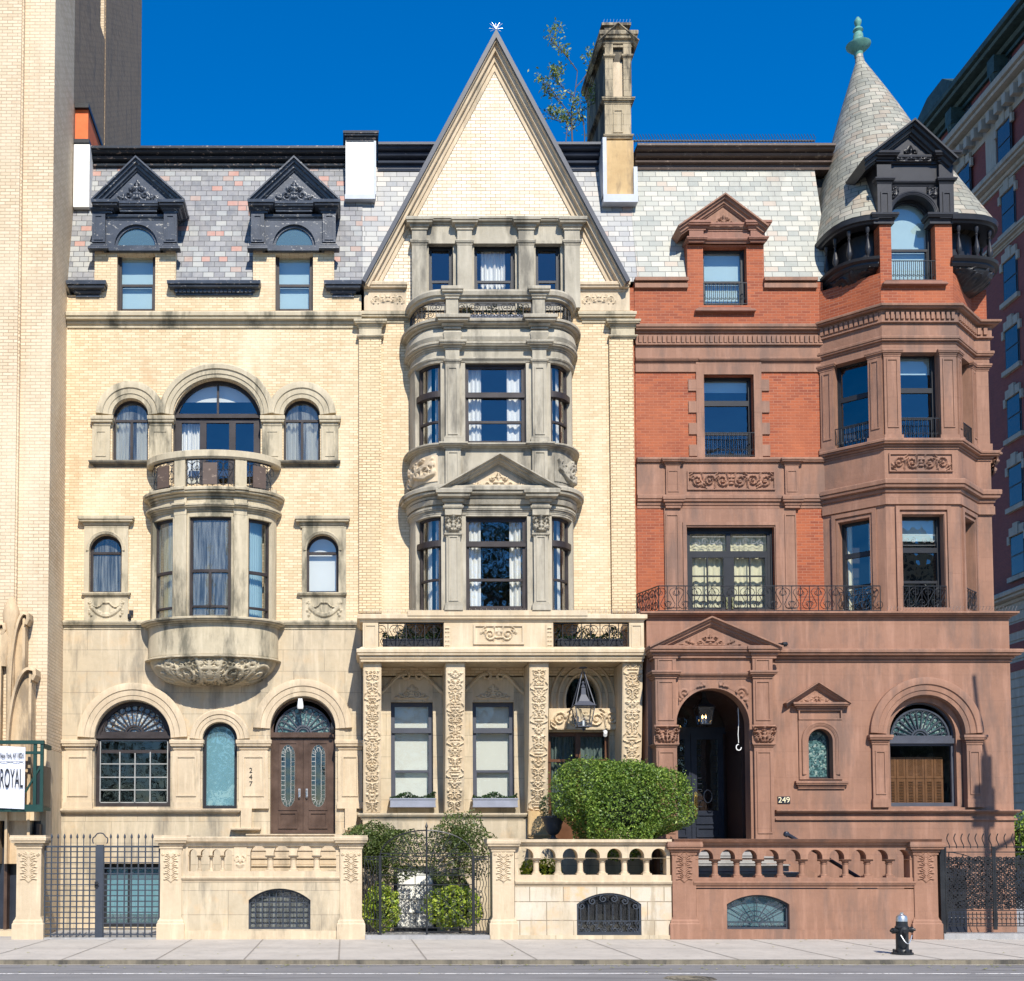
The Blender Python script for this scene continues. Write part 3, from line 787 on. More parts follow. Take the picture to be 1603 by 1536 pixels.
def curved_window(par, pts, zb, zt, rails=(), vs=(), fm='wood_frame', gm='glass', cur=True, fw=.06, dep=.07, cm='curtain', cz=None, bow=.05):
    f = MB()
    def rail(z, t, out=0.0): f.sweep(pts, [(-dep, z), (out, z), (out, z+t), (-dep, z+t)])
    rail(zb, fw); rail(zt-fw, fw)
    for r in rails: rail(r[0]-r[1]/2, r[1], r[2] if len(r) > 2 else .003)
    def stile(i0, t):
        a = Vector(pts[i0]); b = Vector(pts[i0+1] if i0+1 < len(pts) else pts[i0-1])
        d = (b-a).normalized(); q = a+d*t
        p = [a, q] if i0+1 < len(pts) else [q, a]
        f.sweep([tuple(p[0]), tuple(p[1])], [(-dep-.002, zb+.01), (.004, zb+.01), (.004, zt-.01), (-dep-.002, zt-.01)])
    stile(0, fw); stile(len(pts)-1, fw)
    for i in vs: stile(i, .045)
    o = f.build('window', mat[fm], par)
    g = MB(); P = [Vector(p) for p in pts]
    def off(k, o_):
        a = P[max(0, k-1)]; b = P[min(len(P)-1, k+1)]; d = (b-a).normalized(); return P[k]+Vector((d.y, -d.x))*o_
    q = [off(k, -dep*.5) for k in range(len(P))]
    g.add([(p.x, p.y, zb) for p in q]+[(p.x, p.y, zt) for p in q], [(i, i+1, len(q)+i+1, len(q)+i) for i in range(len(q)-1)])
    g.build('glass', mat[gm], o, smooth=True, ang=60)
    if cur:
        k = MB(); q = []
        tot = len(P)-1
        for i in range(60):
            t = i/59*tot
            j = min(int(t), tot-1); fr = t-j
            if cur == 'split' and .38 < i/59 < .62: 
                q.append(None); continue
            a = off(j, -.2); b = off(j+1, -.2); p = a.lerp(b, fr)
            q.append((p.x, p.y+.02*math.sin(i*1.3)))
        for i in range(59):
            if q[i] and q[i+1]:
                z0 = cz or zb
                k.add([(q[i][0], q[i][1], z0), (q[i+1][0], q[i+1][1], z0), (q[i+1][0], q[i+1][1], zt), (q[i][0], q[i][1], zt)], [(0, 1, 2, 3)])
        k.build('curtain', mat[cm], o)
    return o
def ell(cx, a, b, p0, p1, n=16, Y=0):
    """front half ellipse, angles measured from straight out (+ = right)"""
    return [(cx+a*math.sin(R(p0+(p1-p0)*i/n)), Y-b*math.cos(R(p0+(p1-p0)*i/n))) for i in range(n+1)]
def subpath(path, x0, x1):
    """part of a left-to-right plan path between two x values"""
    out = []
    for i in range(len(path)-1):
        a, b = path[i], path[i+1]
        if b[0] <= a[0]+1e-9:
            continue
        for xx in (x0, x1):
            pass
        lo, hi = max(a[0], x0), min(b[0], x1)
        if hi > lo+1e-6:
            for xx in (lo, hi):
                t = (xx-a[0])/(b[0]-a[0]); p = (xx, a[1]+(b[1]-a[1])*t)
                if not out or math.hypot(p[0]-out[-1][0], p[1]-out[-1][1]) > 1e-4: out.append(p)
    return out
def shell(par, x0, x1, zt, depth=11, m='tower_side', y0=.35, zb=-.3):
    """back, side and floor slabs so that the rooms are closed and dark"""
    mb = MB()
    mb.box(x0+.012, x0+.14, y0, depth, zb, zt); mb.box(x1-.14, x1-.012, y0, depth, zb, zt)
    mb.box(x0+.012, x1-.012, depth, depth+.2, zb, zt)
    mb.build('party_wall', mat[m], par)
    fl = MB()
    return fl
def floors(par, x0, x1, zs, depth=11, y0=.36):
    f = MB()
    for z in zs: f.box(x0+.15, x1-.15, y0 if z < zs[-1] else 1.3, depth-.01, z-.15, z)
    f.box(x0+.15, x1-.15, 2.2, 2.3, zs[0], zs[-1])
    f.build('floor_slab', mat['interior'], par)

# =================================================================== HOUSE 1 (cream brick, left)
H1 = thing('row_house', 'cream brick row house with two black dormers and a round stone oriel', 'house', (X(333, 1400), 0, 0))
xl, xr = X(100, 900), X(566, 900)
ZB = -.25
z_belt, z_att = Z(979), Z(500)
# ---- stone ground storey
holes = []
def h1hole(px0, px1, pt, pb, rise=0, Y=0):
    cx, w, zb, zt = PW(px0, px1, pt, pb, Y); return shp(w, zb, zt, rise, 0, 24, cx), (cx, w, zb, zt)
r1 = (X(266, 1158)-X(149, 1158))/2
hA, A = h1hole(148, 267, 1097, 1263, r1*.98)
hB, B = h1hole(317, 371, 1131, 1266, (X(371, 1158)-X(317, 1158))/2*.98)
hC, C = h1hole(423, 525, 1091, 1306, (X(525, 1158)-X(423, 1158))/2*.98)
hD, Dd = h1hole(112, 152, 1352, 1452); hE, E = h1hole(158, 252, 1352, 1452)
mb = MB(); mb.prism(rect(xl, xr, ZB, z_belt), 0, .35, [hA, hB, hC, hE]); mb.build('stone_wall', mat['limestone'], H1)
# arch mouldings
mb = MB()
for (cx, w, zb, zt), pxo, pto in ((A, 292, 1070), (B, 392, 1111), (C, 552, 1064)):
    r = w/2; spring = zt-r*.98; ro = Z(pto)-spring
    archmould(mb, cx, spring, r+.005, amp(ro-r, 0, .1), 30)
mb.build('arch_moulding', mat['cream_stone'], H1, smooth=True, ang=28)
# pilasters with caps and panels
for i, (p0, p1) in enumerate(((98, 147), (268, 316), (372, 422), (527, 569))):
    mb = MB()
    x0 = X(p0+2, 1210); x1 = X(p1-2, 1210)
    mb.box(x0, x1, -.06, .03, Z(1262), Z(1176)); panel_frame(mb, x0+.1, x1-.1, Z(1247), Z(1184), -.06, .035, .025)
    cornice(mb, p0-3, p1+3, 1158, 1178, -.03, .12); mb.box(x0-.02, x1+.02, -.09, .03, Z(1266), Z(1256))
    mb.build('pilaster', mat['cream_stone'], H1)
mb = MB(); cornice(mb, 94, 377, 1266, 1277, 0, .14); mb.build('sill_course', mat['cream_stone'], H1)
for p0, p1, q0, q1 in ((360, 408, 377, 394), (528, 556, 540, 558)):
    mb = MB(); cornice(mb, p0, p1, 1296, 1306, 0, .22); pbox(mb, q0, q1, 1265, 1300, -.12, .02); mb.build('door_bracket', mat['cream_stone'], H1)
# carved number
for k, ch in enumerate('247'):
    text_mesh(ch, .17, (X(393, 1210), -.07, Z(1208+k*10.5)-.03), mat['iron'], H1)
# fan windows
def fanlight(par, cx, y, zc, r, n=13, m='came', gmat='stained_glass', rin=.28):
    g = MB()
    g.add([(cx, y+.03, zc)]+[(cx+r*math.cos(R(a)), y+.03, zc+r*math.sin(R(a))) for a in range(0, 181, 6)], [(0, i+1, i+2) for i in range(30)])
    g.build('stained_glass', mat[gmat], par)
    f = MB()
    for i in range(n+1):
        a = PI*i/n
        f.tube([(cx+r*rin*math.cos(a), y, zc+r*rin*math.sin(a)), (cx+r*.86*math.cos(a), y, zc+r*.86*math.sin(a))], .016, 4, r1=.02)
    for i in range(n):
        a = PI*(i+.5)/n; rc = r*.84
        f.tube([(cx+rc*math.cos(a)+r*.095*math.cos(t), y-.003, zc+rc*math.sin(a)+r*.095*math.sin(t)) for t in np.linspace(0, 2*PI, 10)[:-1]], .012, 3, closed=True)
    for q, rr in ((rin, .03), (rin*.7, .02), (.98, .03)):
        f.tube([(cx+r*q*math.cos(R(a)), y-.004, zc+r*q*math.sin(R(a))) for a in range(0, 181, 10)], rr, 4)
    f.build('fan_tracery', mat[m], par)
def h1fan(P, pzt, y=.22): pass
cx, w, zb, zt = A; zs = Z(1152)
f = MB(); f.prism(shp(w, zb, zt, r1*.98, 0, 24, cx), .2, .28, [rect(cx-w/2+.09, cx+w/2-.09, zb+.1, zs-.09), shp(w, zs+.02, zt, r1*.93, .1, 24, cx)], back=False)
f.box(cx-w/2-.02, cx+w/2+.02, .13, .21, zs-.05, zs+.02)
f.box(cx-w/2+.09, cx+w/2-.09, .21, .25, Z(1178), Z(1173))
win = f.build('window', mat['wood_frame'], H1, label='wide arched window with a stained glass fan over a grid of small panes')
f = MB()
for px in (185, 209, 233): f.box(X(px, 1200)-.014, X(px, 1200)+.014, .2, .235, zb+.1, Z(1176) if px != 209 else Z(1178))
for py in (1195, 1216, 1236): f.box(cx-w/2+.09, cx+w/2-.09, .203, .232, Z(py)-.012, Z(py)+.012)
for sx in (-1, 1): f.box(cx+sx*(w/2-.1)-.012, cx+sx*(w/2-.1)+.012, .2, .23, zb+.1, zs-.09)
for zz in (zb+.11, zs-.1): f.box(cx-w/2+.09, cx+w/2-.09, .2, .228, zz-.012, zz+.012)
f.build('glazing_bar', mat['came'], win)
g = MB(); g.add([(cx-w/2+.08, .24, zb+.08), (cx+w/2-.08, .24, zb+.08), (cx+w/2-.08, .24, zs-.08), (cx-w/2+.08, .24, zs-.08)], [(0, 1, 2, 3)]); g.build('glass', mat['glass_dim'], win)
fanlight(win, cx, .25, zs+.05, w/2-.14, m='wood_frame')
# narrow middle window
cx, w, zb, zt = B
o = window(H1, TM(cx, .16), w, zb, zt, w/2*.98, .075, fm='charcoal_frame', gm='glass_teal', cur=('blind', zb+.1, 'blue_blind'), label='tall narrow arched window with a teal blind')
# door
cx, w, zb, zt = C; zs = Z(1150)
f = MB(); f.prism(shp(w, zb, zt, w/2*.98, 0, 24, cx), .26, .34, [rect(cx-w/2+.05, cx+w/2-.05, zb+.02, zs-.06), shp(w, zs+.02, zt, w/2*.93, .06, 24, cx)], back=False)
f.box(cx-w/2, cx+w/2, .2, .27, zs-.05, zs+.03)
dr = f.build('front_door', mat['door_wood'], H1, label='brown double door with oval leaded lights under a fan window')
fanlight(dr, cx, .31, zs+.05, w/2-.1, n=11, gmat='stained_green', m='slate_frame')
for sg in (-1, 1):
    d = MB(); xa, xb = sorted((cx+sg*.004, cx+sg*(w/2-.052)))
    dw = xb-xa; dc = (xa+xb)/2; dz = zs-.07; oz0, oz1 = Z(1264), Z(1163)
    ow = .27; hole = arcp(dc, oz1-ow-.02, ow/1, 0, 180, 14)+arcp(dc, oz0+ow+.02, ow, 180, 360, 14)
    hole = [(dc+(x-dc)*.62, z) for x, z in hole]
    d.prism(rect(xa, xb, zb+.03, dz), .27, .33, [hole], back=False)
    panel_frame(d, dc-.23, dc+.23, oz0-.06, oz1+.04, .27, .03, .02); panel_frame(d, dc-.23, dc+.23, Z(1297), Z(1270), .27, .05, .03)
    leaf = d.build('door_leaf', mat['door_wood'], dr)
    g = MB(); g.box(dc-.2, dc+.2, .3, .302, oz0, oz1)
    for t in range(11):
        z = oz0+.2+(oz1-oz0-.4)*t/10
        g.cur = 1
        for s2 in (-1, 1): g.tube([(dc+s2*.07, .285, z), (dc+s2*.17, .285, z)], .008, 3)
    g.cur = 1
    inner = [(dc+(x-dc)*.42, .285, z) for x, z in arcp(dc, oz1-ow+.02, ow*.6, 0, 180, 8)+arcp(dc, oz0+ow-.02, ow*.6, 180, 360, 8)]
    g.tube(inner, .01, 3, closed=True); g.tube([(x, .283, z) for x, z in hole], .012, 3, closed=True)
    for zc, a0 in ((oz1-ow-.02, 0), (oz0+ow+.02, 180)):
        for a in range(15, 180, 30):
            aa = R(a0+a); g.tube([(dc+.075*math.cos(aa), .285, zc+.1*math.sin(aa)), (dc+.165*math.cos(aa), .285, zc+.27*math.sin(aa))], .007, 3)
    g.build('leaded_glass', [mat['glass_dim'], mat['came']], dr)
    hb = MB(); hx = cx+sg*.09; hb.box(hx-.025, hx+.025, .25, .27, Z(1249), Z(1234))
    hb.tube([(hx, .25, Z(1236)), (hx, .2, Z(1239)), (hx, .2, Z(1247)), (hx, .25, Z(1249))], .015, 6); hb.lathe([(.001, 0), (.03, .01), (.03, .04), (.001, .05)], (hx, .23, Z(1248)), 8)
    hb.build('door_handle', mat['steel'], dr)
# basement door behind the gate
cx, w, zb, zt = E
window(H1, TM(cx, .25), w, zb, zt, 0, .09, bars=[('v', -.1, .05)], fm='charcoal_frame', gm='glass_teal', cur=('blind', zb+.3, 'blue_blind'), name='basement_window')
# ---- belt and brick storeys
mb = MB(); cornice(mb, 98, 568, 971, 985, 0, .12, ends=False); mb.build('belt_course', mat['bay_stone'], H1)
holes = []
small = []
for p0, p1 in ((140, 191), (480, 530)):
    cx, w, zb, zt = PW(p0, p1, 837, 928); small.append((cx, w, zb, zt)); holes.append(shp(w, zb, zt, w/2*.98, 0, 20, cx))
trip = []
for p0, p1, pt, pb in ((176, 232, 624, 721), (271, 408, 592, 758), (444, 501, 624, 721)):
    cx, w, zb, zt = PW(p0, p1, pt, pb); rs = zt-Z(650); trip.append((cx, w, zb, zt, rs)); holes.append(shp(w, zb, zt, rs, 0, 28, cx))
bx0, bx1 = X(262, 890), X(408, 890)
holes.append(rect(bx0, bx1, Z(962), Z(812)))
mb = MB(); mb.prism(rect(xl, xr, z_belt, z_att), 0, .35, holes); mb.build('brick_wall', mat['cream_brick'], H1)
for (cx, w, zb, zt), po, hd, so, kk in zip(small, ((132, 201), (473, 542)), ((121, 209), (461, 548)), ((127, 204), (465, 543)), range(2)):
    mb = MB()
    mb.prism(rect(X(po[0], 880), X(po[1], 880), Z(930), Z(822)), -.05, .02, [shp(w, zb, zt, w/2*.98, 0, 20, cx)], back=False)
    archmould(mb, cx, zt-w/2*.98, w/2+.003, amp(.07, -.05, .035), 20, leg=.02)
    cornice(mb, hd[0], hd[1], 807, 826, -.03, .17); cornice(mb, so[0], so[1], 927, 936, -.02, .09)
    mb.build('window_surround', mat['bay_stone'], H1)
    window(H1, TM(cx, .14), w, zb, zt, w/2*.98, .06, bars=[('h', Z(864), .06)], fm='wood_frame', gm='glass_dusty' if kk == 0 else 'glass', cur=None if kk == 0 else ('blind', zb+.1, 'blind'))
    xa, xb = X(po[0], 955), X(po[1], 955)
    m2 = MB(); m2.box(xa, xb, -.035, .02, Z(972), Z(937)); p = m2.build('garland_panel', mat['bay_stone'], H1)
    relief_panel(p, mat['bay_stone'], xa+.04, xb-.04, Z(970), Z(939), -.034, pat_garland(xb-xa-.08, Z(939)-Z(970)), .05, 'carving')
# triple arches
mb = MB()
for (cx, w, zb, zt, rs), pto, pso in zip(trip, (589, 554, 589), ((145, 252), (250, 430), (422, 529))):
    ro = Z(pto)-Z(650); r = w/2
    pts = [(cx+math.cos(R(a))*r, Z(650)+math.sin(R(a))*rs) for a in np.linspace(180, 0, 31)]
    wd = (X(pso[1], 650)-X(pso[0], 650))/2-r
    mb.sweep(pts, amp(min(wd, ro-rs), 0, .13 if r > .7 else .12), plane='XZ', side=-1)
mb.build('arch_moulding', mat['bay_stone'], H1, smooth=True, ang=28)
for p0, p1 in ((145, 173), (234, 269), (411, 442), (503, 530)):
    mb = MB(); mb.box(X(p0, 690), X(p1, 690), -.07, .02, Z(722), Z(668))
    panel_frame(mb, X(p0+6, 690), X(p1-6, 690), Z(716), Z(676), -.07, .03, .015)
    cornice(mb, p0-4, p1+4, 650, 671, -.05, .11); mb.build('pilaster', mat['bay_stone'], H1)
for p0, p1 in ((138, 240), (436, 533)):
    mb = MB(); cornice(mb, p0, p1, 720, 731, 0, .13); mb.build('window_sill', mat['dark_stone'], H1)
for k, (cx, w, zb, zt, rs) in enumerate(trip):
    if k == 1:
        tz = Z(647); bars = [('ht', tz, .12), ('v', 0, .05, tz, zt-.05)]
        for q in (-.36, .36): bars += [('v', q-.0, .16, zb, tz)]
        bars += [('v', -w/2+.12, .13, zb, tz), ('v', w/2-.12, .13, zb, tz), ('h', Z(655), .08)]
        window(H1, TM(cx, .2), w, zb, zt, rs, .08, bars=bars, fm='wood_frame', cur=[('part', -w/2+.1, -.45, zb, Z(655)), ('blind', Z(622), 'blind')], label='broad arched window with three narrow glazed doors')
    else:
        window(H1, TM(cx, .18), w, zb, zt, rs, .05, bars=[('h', Z(655), .055), ('v', 0, .06, zb, Z(655))], fm='wood_frame', cur=[('sides', .38, zb)], gm='glass_dusty')
# ---- oriel
bcx = (X(235, 890)+X(434, 890))/2
ba, bb = 1.53, .86
o_ = thing  # noqa
full = ell(bcx, ba, bb, -90, 90, 36)
mb = MB()
def ering(off, z, k=1.0): return [(bcx+(ba+off)*k*math.sin(R(a)), -max(0.0, (bb+off)*k*math.cos(R(a)))+.02, z) for a in range(-90, 91, 5)]
# parapet drum and carved bowl below
mb.loft([ering(.02, Z(1024, -.9)), ering(.05, Z(1023, -.9)), ering(.05, Z(976, -.9))])
mb.sweep(ell(bcx, ba+.02, bb+.02, -90, 90, 36), cor(.17, .2, Z(976, -1.0)))
mb.sweep(ell(bcx, ba+.02, bb+.02, -90, 90, 36), corinv(.07, .1, Z(1027, -1.0)))
bay = mb.build('oriel', mat['bay_stone'], H1, smooth=True, ang=30, label='round stone oriel window on a carved bowl')
mb = MB()
zt0, zb0 = Z(1026, -.9), Z(1071, -.35); Lw = 3.9
pat = fuzz(pat_scroll(Lw, .95, 3), Lw/2, .95, 110, 3, .07)
def bowl(u, v, h):
    t = (v/.95+.5); a = u/Lw*PI
    k = .22+.78*math.sin(max(0, t)*PI/2)**.8; zz = zb0+(zt0-zb0)*(1-math.cos(t*PI/2))
    ra = (ba*k+h); rb = (bb*k+h)
    return (bcx+ra*math.sin(a), -rb*math.cos(a)+.02, zz-h*.5*(1-t))
relief(mb, Lw, .95, pat, .07, bowl, res=.022)
mb.add([(bcx+ba*.22*math.sin(R(a)), -bb*.22*math.cos(R(a))+.02, zb0) for a in range(-90, 91, 10)], [tuple(range(19))])
mb.build('carved_bowl', mat['bay_stone'], bay, smooth=True, ang=70)
# piers
zs_, zt_ = Z(966, -.85), Z(808, -.85)
for s0, s1 in ((-.9, -.5), (.5, .9), (-1.53, -1.44), (1.44, 1.53)):
    mb = MB(); sp = subpath(full, bcx+s0, bcx+s1)
    mb.sweep(sp, [(-.22, zs_-.2), (.0, zs_-.2), (.0, zt_+.02), (-.22, zt_+.02)])
    if abs(s0) < 1.2:
        q = subpath(full, bcx+s0+.06, bcx+s1-.05)
        mb.sweep(q, [(-.02, zs_), (.05, zs_), (.05, zt_+.1), (-.02, zt_+.1)])
    mb.build('bay_pier', mat['bay_stone'], H1)
def rec(path, d):
    P = [Vector(p) for p in path]; out = []
    for k in range(len(P)):
        a = P[max(0, k-1)]; b = P[min(len(P)-1, k+1)]; dd = (b-a).normalized(); q = P[k]+Vector((dd.y, -dd.x))*(-d); out.append((q.x, q.y))
    return out
fr = [(Z(892, -.85), .07), (Z(948, -.85), .05)]
curved_window(H1, rec(subpath(full, bcx-.5, bcx+.5), .1), zs_, zt_, fr, gm='glass_dusty', cur=None, vs=())
curved_window(H1, rec(subpath(full, bcx-1.45, bcx-.9), .1), zs_, zt_, fr, gm='glass_dusty', cur=True, cm='cream_curtain')
curved_window(H1, rec(subpath(full, bcx+.9, bcx+1.45), .1), zs_, zt_, fr, gm='glass', cur=True, cm='blue_blind')
mb = MB(); mb.box(bcx-.03, bcx+.03, -.78, -.7, Z(948, -.8), Z(892, -.8)); mb.build('mullion', mat['wood_frame'], H1)
# entablature of the oriel
mb = MB(); z0 = zt_
mb.loft([ering(0, z0), ering(0, z0+.3)]); mb.build('bay_frieze', mat['bay_stone'], H1, smooth=True, ang=30)
mb = MB(); z1 = Z(786, -.95); z2 = Z(762, -1.05)
mb.sweep(ell(bcx, ba, bb, -90, 90, 36), cor(z1-z0-.15, .13, z0+.13))
mb.loft([ering(.02, z1-.05), ering(.02, z2-.1)])
mb.sweep(ell(bcx, ba, bb, -90, 90, 36), cor(.24, .2, z2-.22))
for s in (-.7, .7):
    q = subpath(full, bcx+s-.15, bcx+s+.15)
    mb.sweep(q, [(-.02, z0+.04), (.055, z0+.04), (.055, z2-.2), (-.02, z2-.2)])
    mb.sweep(q, cor(z1-z0-.14, .19, z0+.13)); mb.sweep(q, cor(.25, .25, z2-.22))
mb.loft([ering(-.25, z2-.03), ering(.06, z2), ering(.06, z2+.015)])
mb.build('bay_cornice', mat['bay_stone'], H1, smooth=True, ang=30)
# balcony on top
mb = MB(); zr = Z(703, -1.0); zc = Z(716, -1.0)
cr = ell(bcx, ba+.02, bb+.05, -88, 88, 36)
mb.sweep(cr, [(-.1, zc), (.05, zc), (.09, zc+.04), (.09, zr-.02), (.06, zr), (-.12, zr)])
for s in (-.72, .72):
    q = subpath(cr, bcx+s-.13, bcx+s+.13); mb.sweep(q, [(-.14, z2), (.03, z2), (.03, zc+.01), (-.14, zc+.01)])
for s in (-1, 1):
    mb.box(bcx+s*(ba-.06)-.07, bcx+s*(ba-.06)+.07, -.3, 0, z2, z2+.16)
bal = mb.build('balcony', mat['bay_stone'], H1, smooth=True, ang=30, label='round stone balcony with iron scroll panels')
L0 = 0; seglen = [0]
for i in range(len(cr)-1): seglen.append(seglen[-1]+math.hypot(cr[i+1][0]-cr[i][0], cr[i+1][1]-cr[i][1]))
def on_path(path, sl, s, z, off=0):
    s = max(0, min(sl[-1]-1e-6, s)); j = max(0, min(len(sl)-2, int(np.searchsorted(sl, s))-1)); t = (s-sl[j])/(sl[j+1]-sl[j])
    return (path[j][0]+(path[j+1][0]-path[j][0])*t, path[j][1]+(path[j+1][1]-path[j][1])*t, z)
tot = seglen[-1]
for a, b in ((.1, .285), (.355, .645), (.715, .9)):
    mb = MB()
    railing(mb, lambda s, z: on_path(cr, seglen, s, z), tot*a, tot*b, z2+.03, zc-.02, .012, .13)
    mb.build('railing', mat['iron'], bal)
for c in (.19, .5, .81):
    mb = MB()
    p = on_path(cr, seglen, tot*c, 0); a = math.atan2(-p[1]/bb**2, (p[0]-bcx)/ba**2)
    mb.M = Matrix.Translation((p[0], p[1], 0)) @ Matrix.Rotation(PI/2-a, 4, 'Z')
    mb.box(-.17, .17, -.02, .01, z2+.1, zc-.1); mb.build('railing_plaque', mat['brown_trim'], bal)
# ---- attic
mb = MB(); cornice(mb, 103, 566, 487, 513, 0, .2, ends=False); mb.build('attic_cornice', mat['bay_stone'], H1)
zs = Z(462); zd = Z(392)
d1 = (X(148, 430), X(275, 430)); d2 = (X(396, 430), X(523, 430))
w1 = PW(183, 243, 398, 487); w2 = PW(431, 490, 398, 487)
hs = [rect(w[0]-w[1]/2, w[0]+w[1]/2, w[2]+.005, Z(392)-.0) for w in (w1, w2)]
out = [(xl, z_att), (xr, z_att), (xr, zs), (d2[1], zs), (d2[1], zd+.02), (d2[0], zd+.02), (d2[0], zs), (d1[1], zs), (d1[1], zd+.02), (d1[0], zd+.02), (d1[0], zs), (xl, zs)]
hs = [rect(w[0]-w[1]/2, w[0]+w[1]/2, w[2]+.005, Z(398)) for w in (w1, w2)]
hl = []
for w in (w1, w2):
    hl.append([(w[0]+(w[1]/2+.06)*math.cos(R(a)), Z(387)+(Z(353)-Z(387))*math.sin(R(a))) for a in range(0, 181, 10)])
mb = MB(); mb.prism([(x, z if z != zs else zs) for x, z in out], 0, .3, hs); mb.build('attic_wall', mat['cream_brick'], H1)
mb = MB()
for p0, p1, den in ((103, 166, 0), (261, 408, 1), (507, 567, 0)):
    mb = MB()
    a, b = cornice(mb, p0, p1, 438, 465 if not den else 462, 0, .24)
    if den: dentils(mb, X(p0, 455)+.2, X(p1, 455)-.2, a+.05, a+.13, -.05, .05, .1)
    mb.build('ledge', mat['black_paint'], H1)
for k, (dx, w, ap) in enumerate(((d1, w1, (212, 142, 289)), (d2, w2, (460, 387, 533)))):
    dm = MB(); x0, x1 = dx
    # cheeks and body of the dormer
    dm.box(x0+.03, x0+.12, .02, 1.6, Z(440), Z(330)); dm.box(x1-.12, x1-.03, .02, 1.6, Z(440), Z(330)); dm.box(x0+.03, x1-.03, .1, 1.6, Z(352), Z(330))
    dm.prism(rect(x0-.03, x1+.03, Z(390), Z(345)), -.06, .1, [hl[k]])
    for sx in (0, 1):
        a0 = x0-.04 if sx == 0 else x1-.28; dm.box(a0, a0+.32, -.16, .02, Z(384), Z(318))
        panel_frame(dm, a0+.05, a0+.27, Z(381), Z(342), -.16, .035, .02)
        dm.sweep(retp(a0, a0+.32, -.16, .0), cor(.1, .06, Z(338))); dm.sweep(retp(a0-.02, a0+.34, -.16, .0), corinv(.15, .07, Z(396)))
    dm.sweep([(x0+.3, -.06), (x1-.3, -.06)], cor(.12, .06, Z(347))); dm.sweep([(x0+.3, -.06), (x1-.3, -.06)], band(.13, .06, Z(396)))
    dor = dm.build('dormer', mat['black_paint'], H1, label='black painted pedimented dormer with an arched light over a sash window')
    m2 = MB(); zb = Z(332); zt2 = Z(310, -.35)
    for a0, a1 in ((ap[1], ap[1]+43), (ap[2]-43, ap[2])): cornice(m2, a0, a1, 311, 333, -.14, .22, back=.5)
    cornice(m2, ap[1]+38, ap[2]-38, 314, 331, -.1, .12, back=.4); m2.build('dormer_cornice', mat['black_paint'], dor)
    po, _ = pediment(H1, mat['black_paint'], ap[1], ap[2], 311, 243, ap[0], -.12, .24, th=.2, depth=1.6, nm='dormer_pediment', rd=.05)
    window(H1, TM(w[0], .16), w[1], w[2], Z(392), 0, .085, sash=Z(442), fm='wood_frame', cur=('blind', Z(484), 'blue_blind'))
    g = MB(); l = hl[k]; tr = tessellate_polygon([[Vector((p[0], p[1], 0)) for p in l]]); g.add([(p[0], .04, p[1]) for p in l], tr); g.build('glass', mat['glass_teal'], dor)
    g = MB(); g.prism([(x+(x-w[0])*.02, z) for x, z in l], -.0, .05, [[(w[0]+(x-w[0])*.87, Z(387)+.025+(z-Z(387))*.84) for x, z in l]], back=False); g.build('lunette_frame', mat['black_paint'], dor)
# mansard
def mansard(par, m, x0, x1, py0, py1, Y0, Y1, name='roof_slope', cuts=()):
    mb = MB(); za, zb = Z(py0, Y0), Z(py1, Y1); sl = (Y1-Y0)/(zb-za)
    cuts = sorted(cuts); out = [(x0, zb), (x0, za)]
    for a, b, zt in cuts: out += [(a, za), (a, zt), (b, zt), (b, za)]
    out += [(x1, za), (x1, zb)]
    fl, tr = tess([out])
    mb.add([(x, Y0+(z-za)*sl, z) for x, z in fl], tr); mb.add([(x, Y0+.1+(z-za)*sl, z) for x, z in fl], tr)
    return mb.build(name, mat[m], par)
MY0, MY1 = .06, .95
mansard(H1, 'slate_grey', X(106, 350), X(568, 350), 441, 255, MY0, MY1, cuts=[(d1[0]+.1, d1[1]-.1, Z(340)), (d2[0]+.1, d2[1]-.1, Z(340))])
def topcornice(par, m, px0, px1, pt, pb, Y, ends=True):
    x0, x1 = X(px0, pt, Y-.3), X(px1, pt, Y-.3); zt = Z(pt, Y-.35); zb = Z(pb, Y-.05); h = zt-zb
    mb = MB()
    pr = [(-.3, zb), (.06, zb), (.07, zb+h*.07), (.0, zb+h*.09), (.0, zb+h*.12), (.03, zb+h*.13), (.03, zb+h*.28), (.12, zb+h*.32), (.13, zb+h*.4), (.05, zb+h*.42), (.05, zb+h*.5), (.2, zb+h*.56), (.23, zb+h*.66), (.16, zb+h*.67), (.16, zb+h*.72), (.3, zb+h*.78), (.32, zb+h*.85), (.28, zb+h*.86), (.38, zb+h*.89), (.38, zt), (-.3, zt)]
    mb.sweep([(x0, Y), (x1, Y)], pr)
    return mb.build('roof_cornice', mat[m], par), x0, x1, zt
topcornice(H1, 'roof_black', 140, 545, 229, 272, MY1)
mb = MB(); mb.box(X(106, 300), X(566, 300), MY1+.05, 11, Z(240, 1)-.4, Z(240, 1)-.2); mb.build('roof_deck', mat['roof_black'], H1)
def chim(par, m, px0, px1, pt, pb, Y, dep, capm, cappt):
    mb = MB(); pbox(mb, px0, px1, pt, pb, Y, Y+dep); o = mb.build('chimney', mat[m], par)
    if capm:
        k = MB(); cornice(k, px0-4, px1+8, cappt, pt+1, Y, .1, back=dep); k.build('chimney_cap', mat[capm], o)
        fl = MB(); fl.box(X(px0, pb, Y)-.02, X(px1, pb, Y)+.04, Y-.03, Y+.3, Z(pb, Y)-.12, Z(pb, Y)+.0); fl.box(X(px1, pb, Y)+.004, X(px1, pb, Y)+.06, Y-.02, Y+.5, Z(pb, Y), Z(pt, Y)-.02); fl.build('flashing', mat['lead'], o)
    return o
chim(H1, 'white_plaster', 115, 140, 226, 324, .45, 1.6, None, 0)
chim(H1, 'white_plaster', 541, 585, 220, 305, .5, 1.3, 'roof_black', 204)
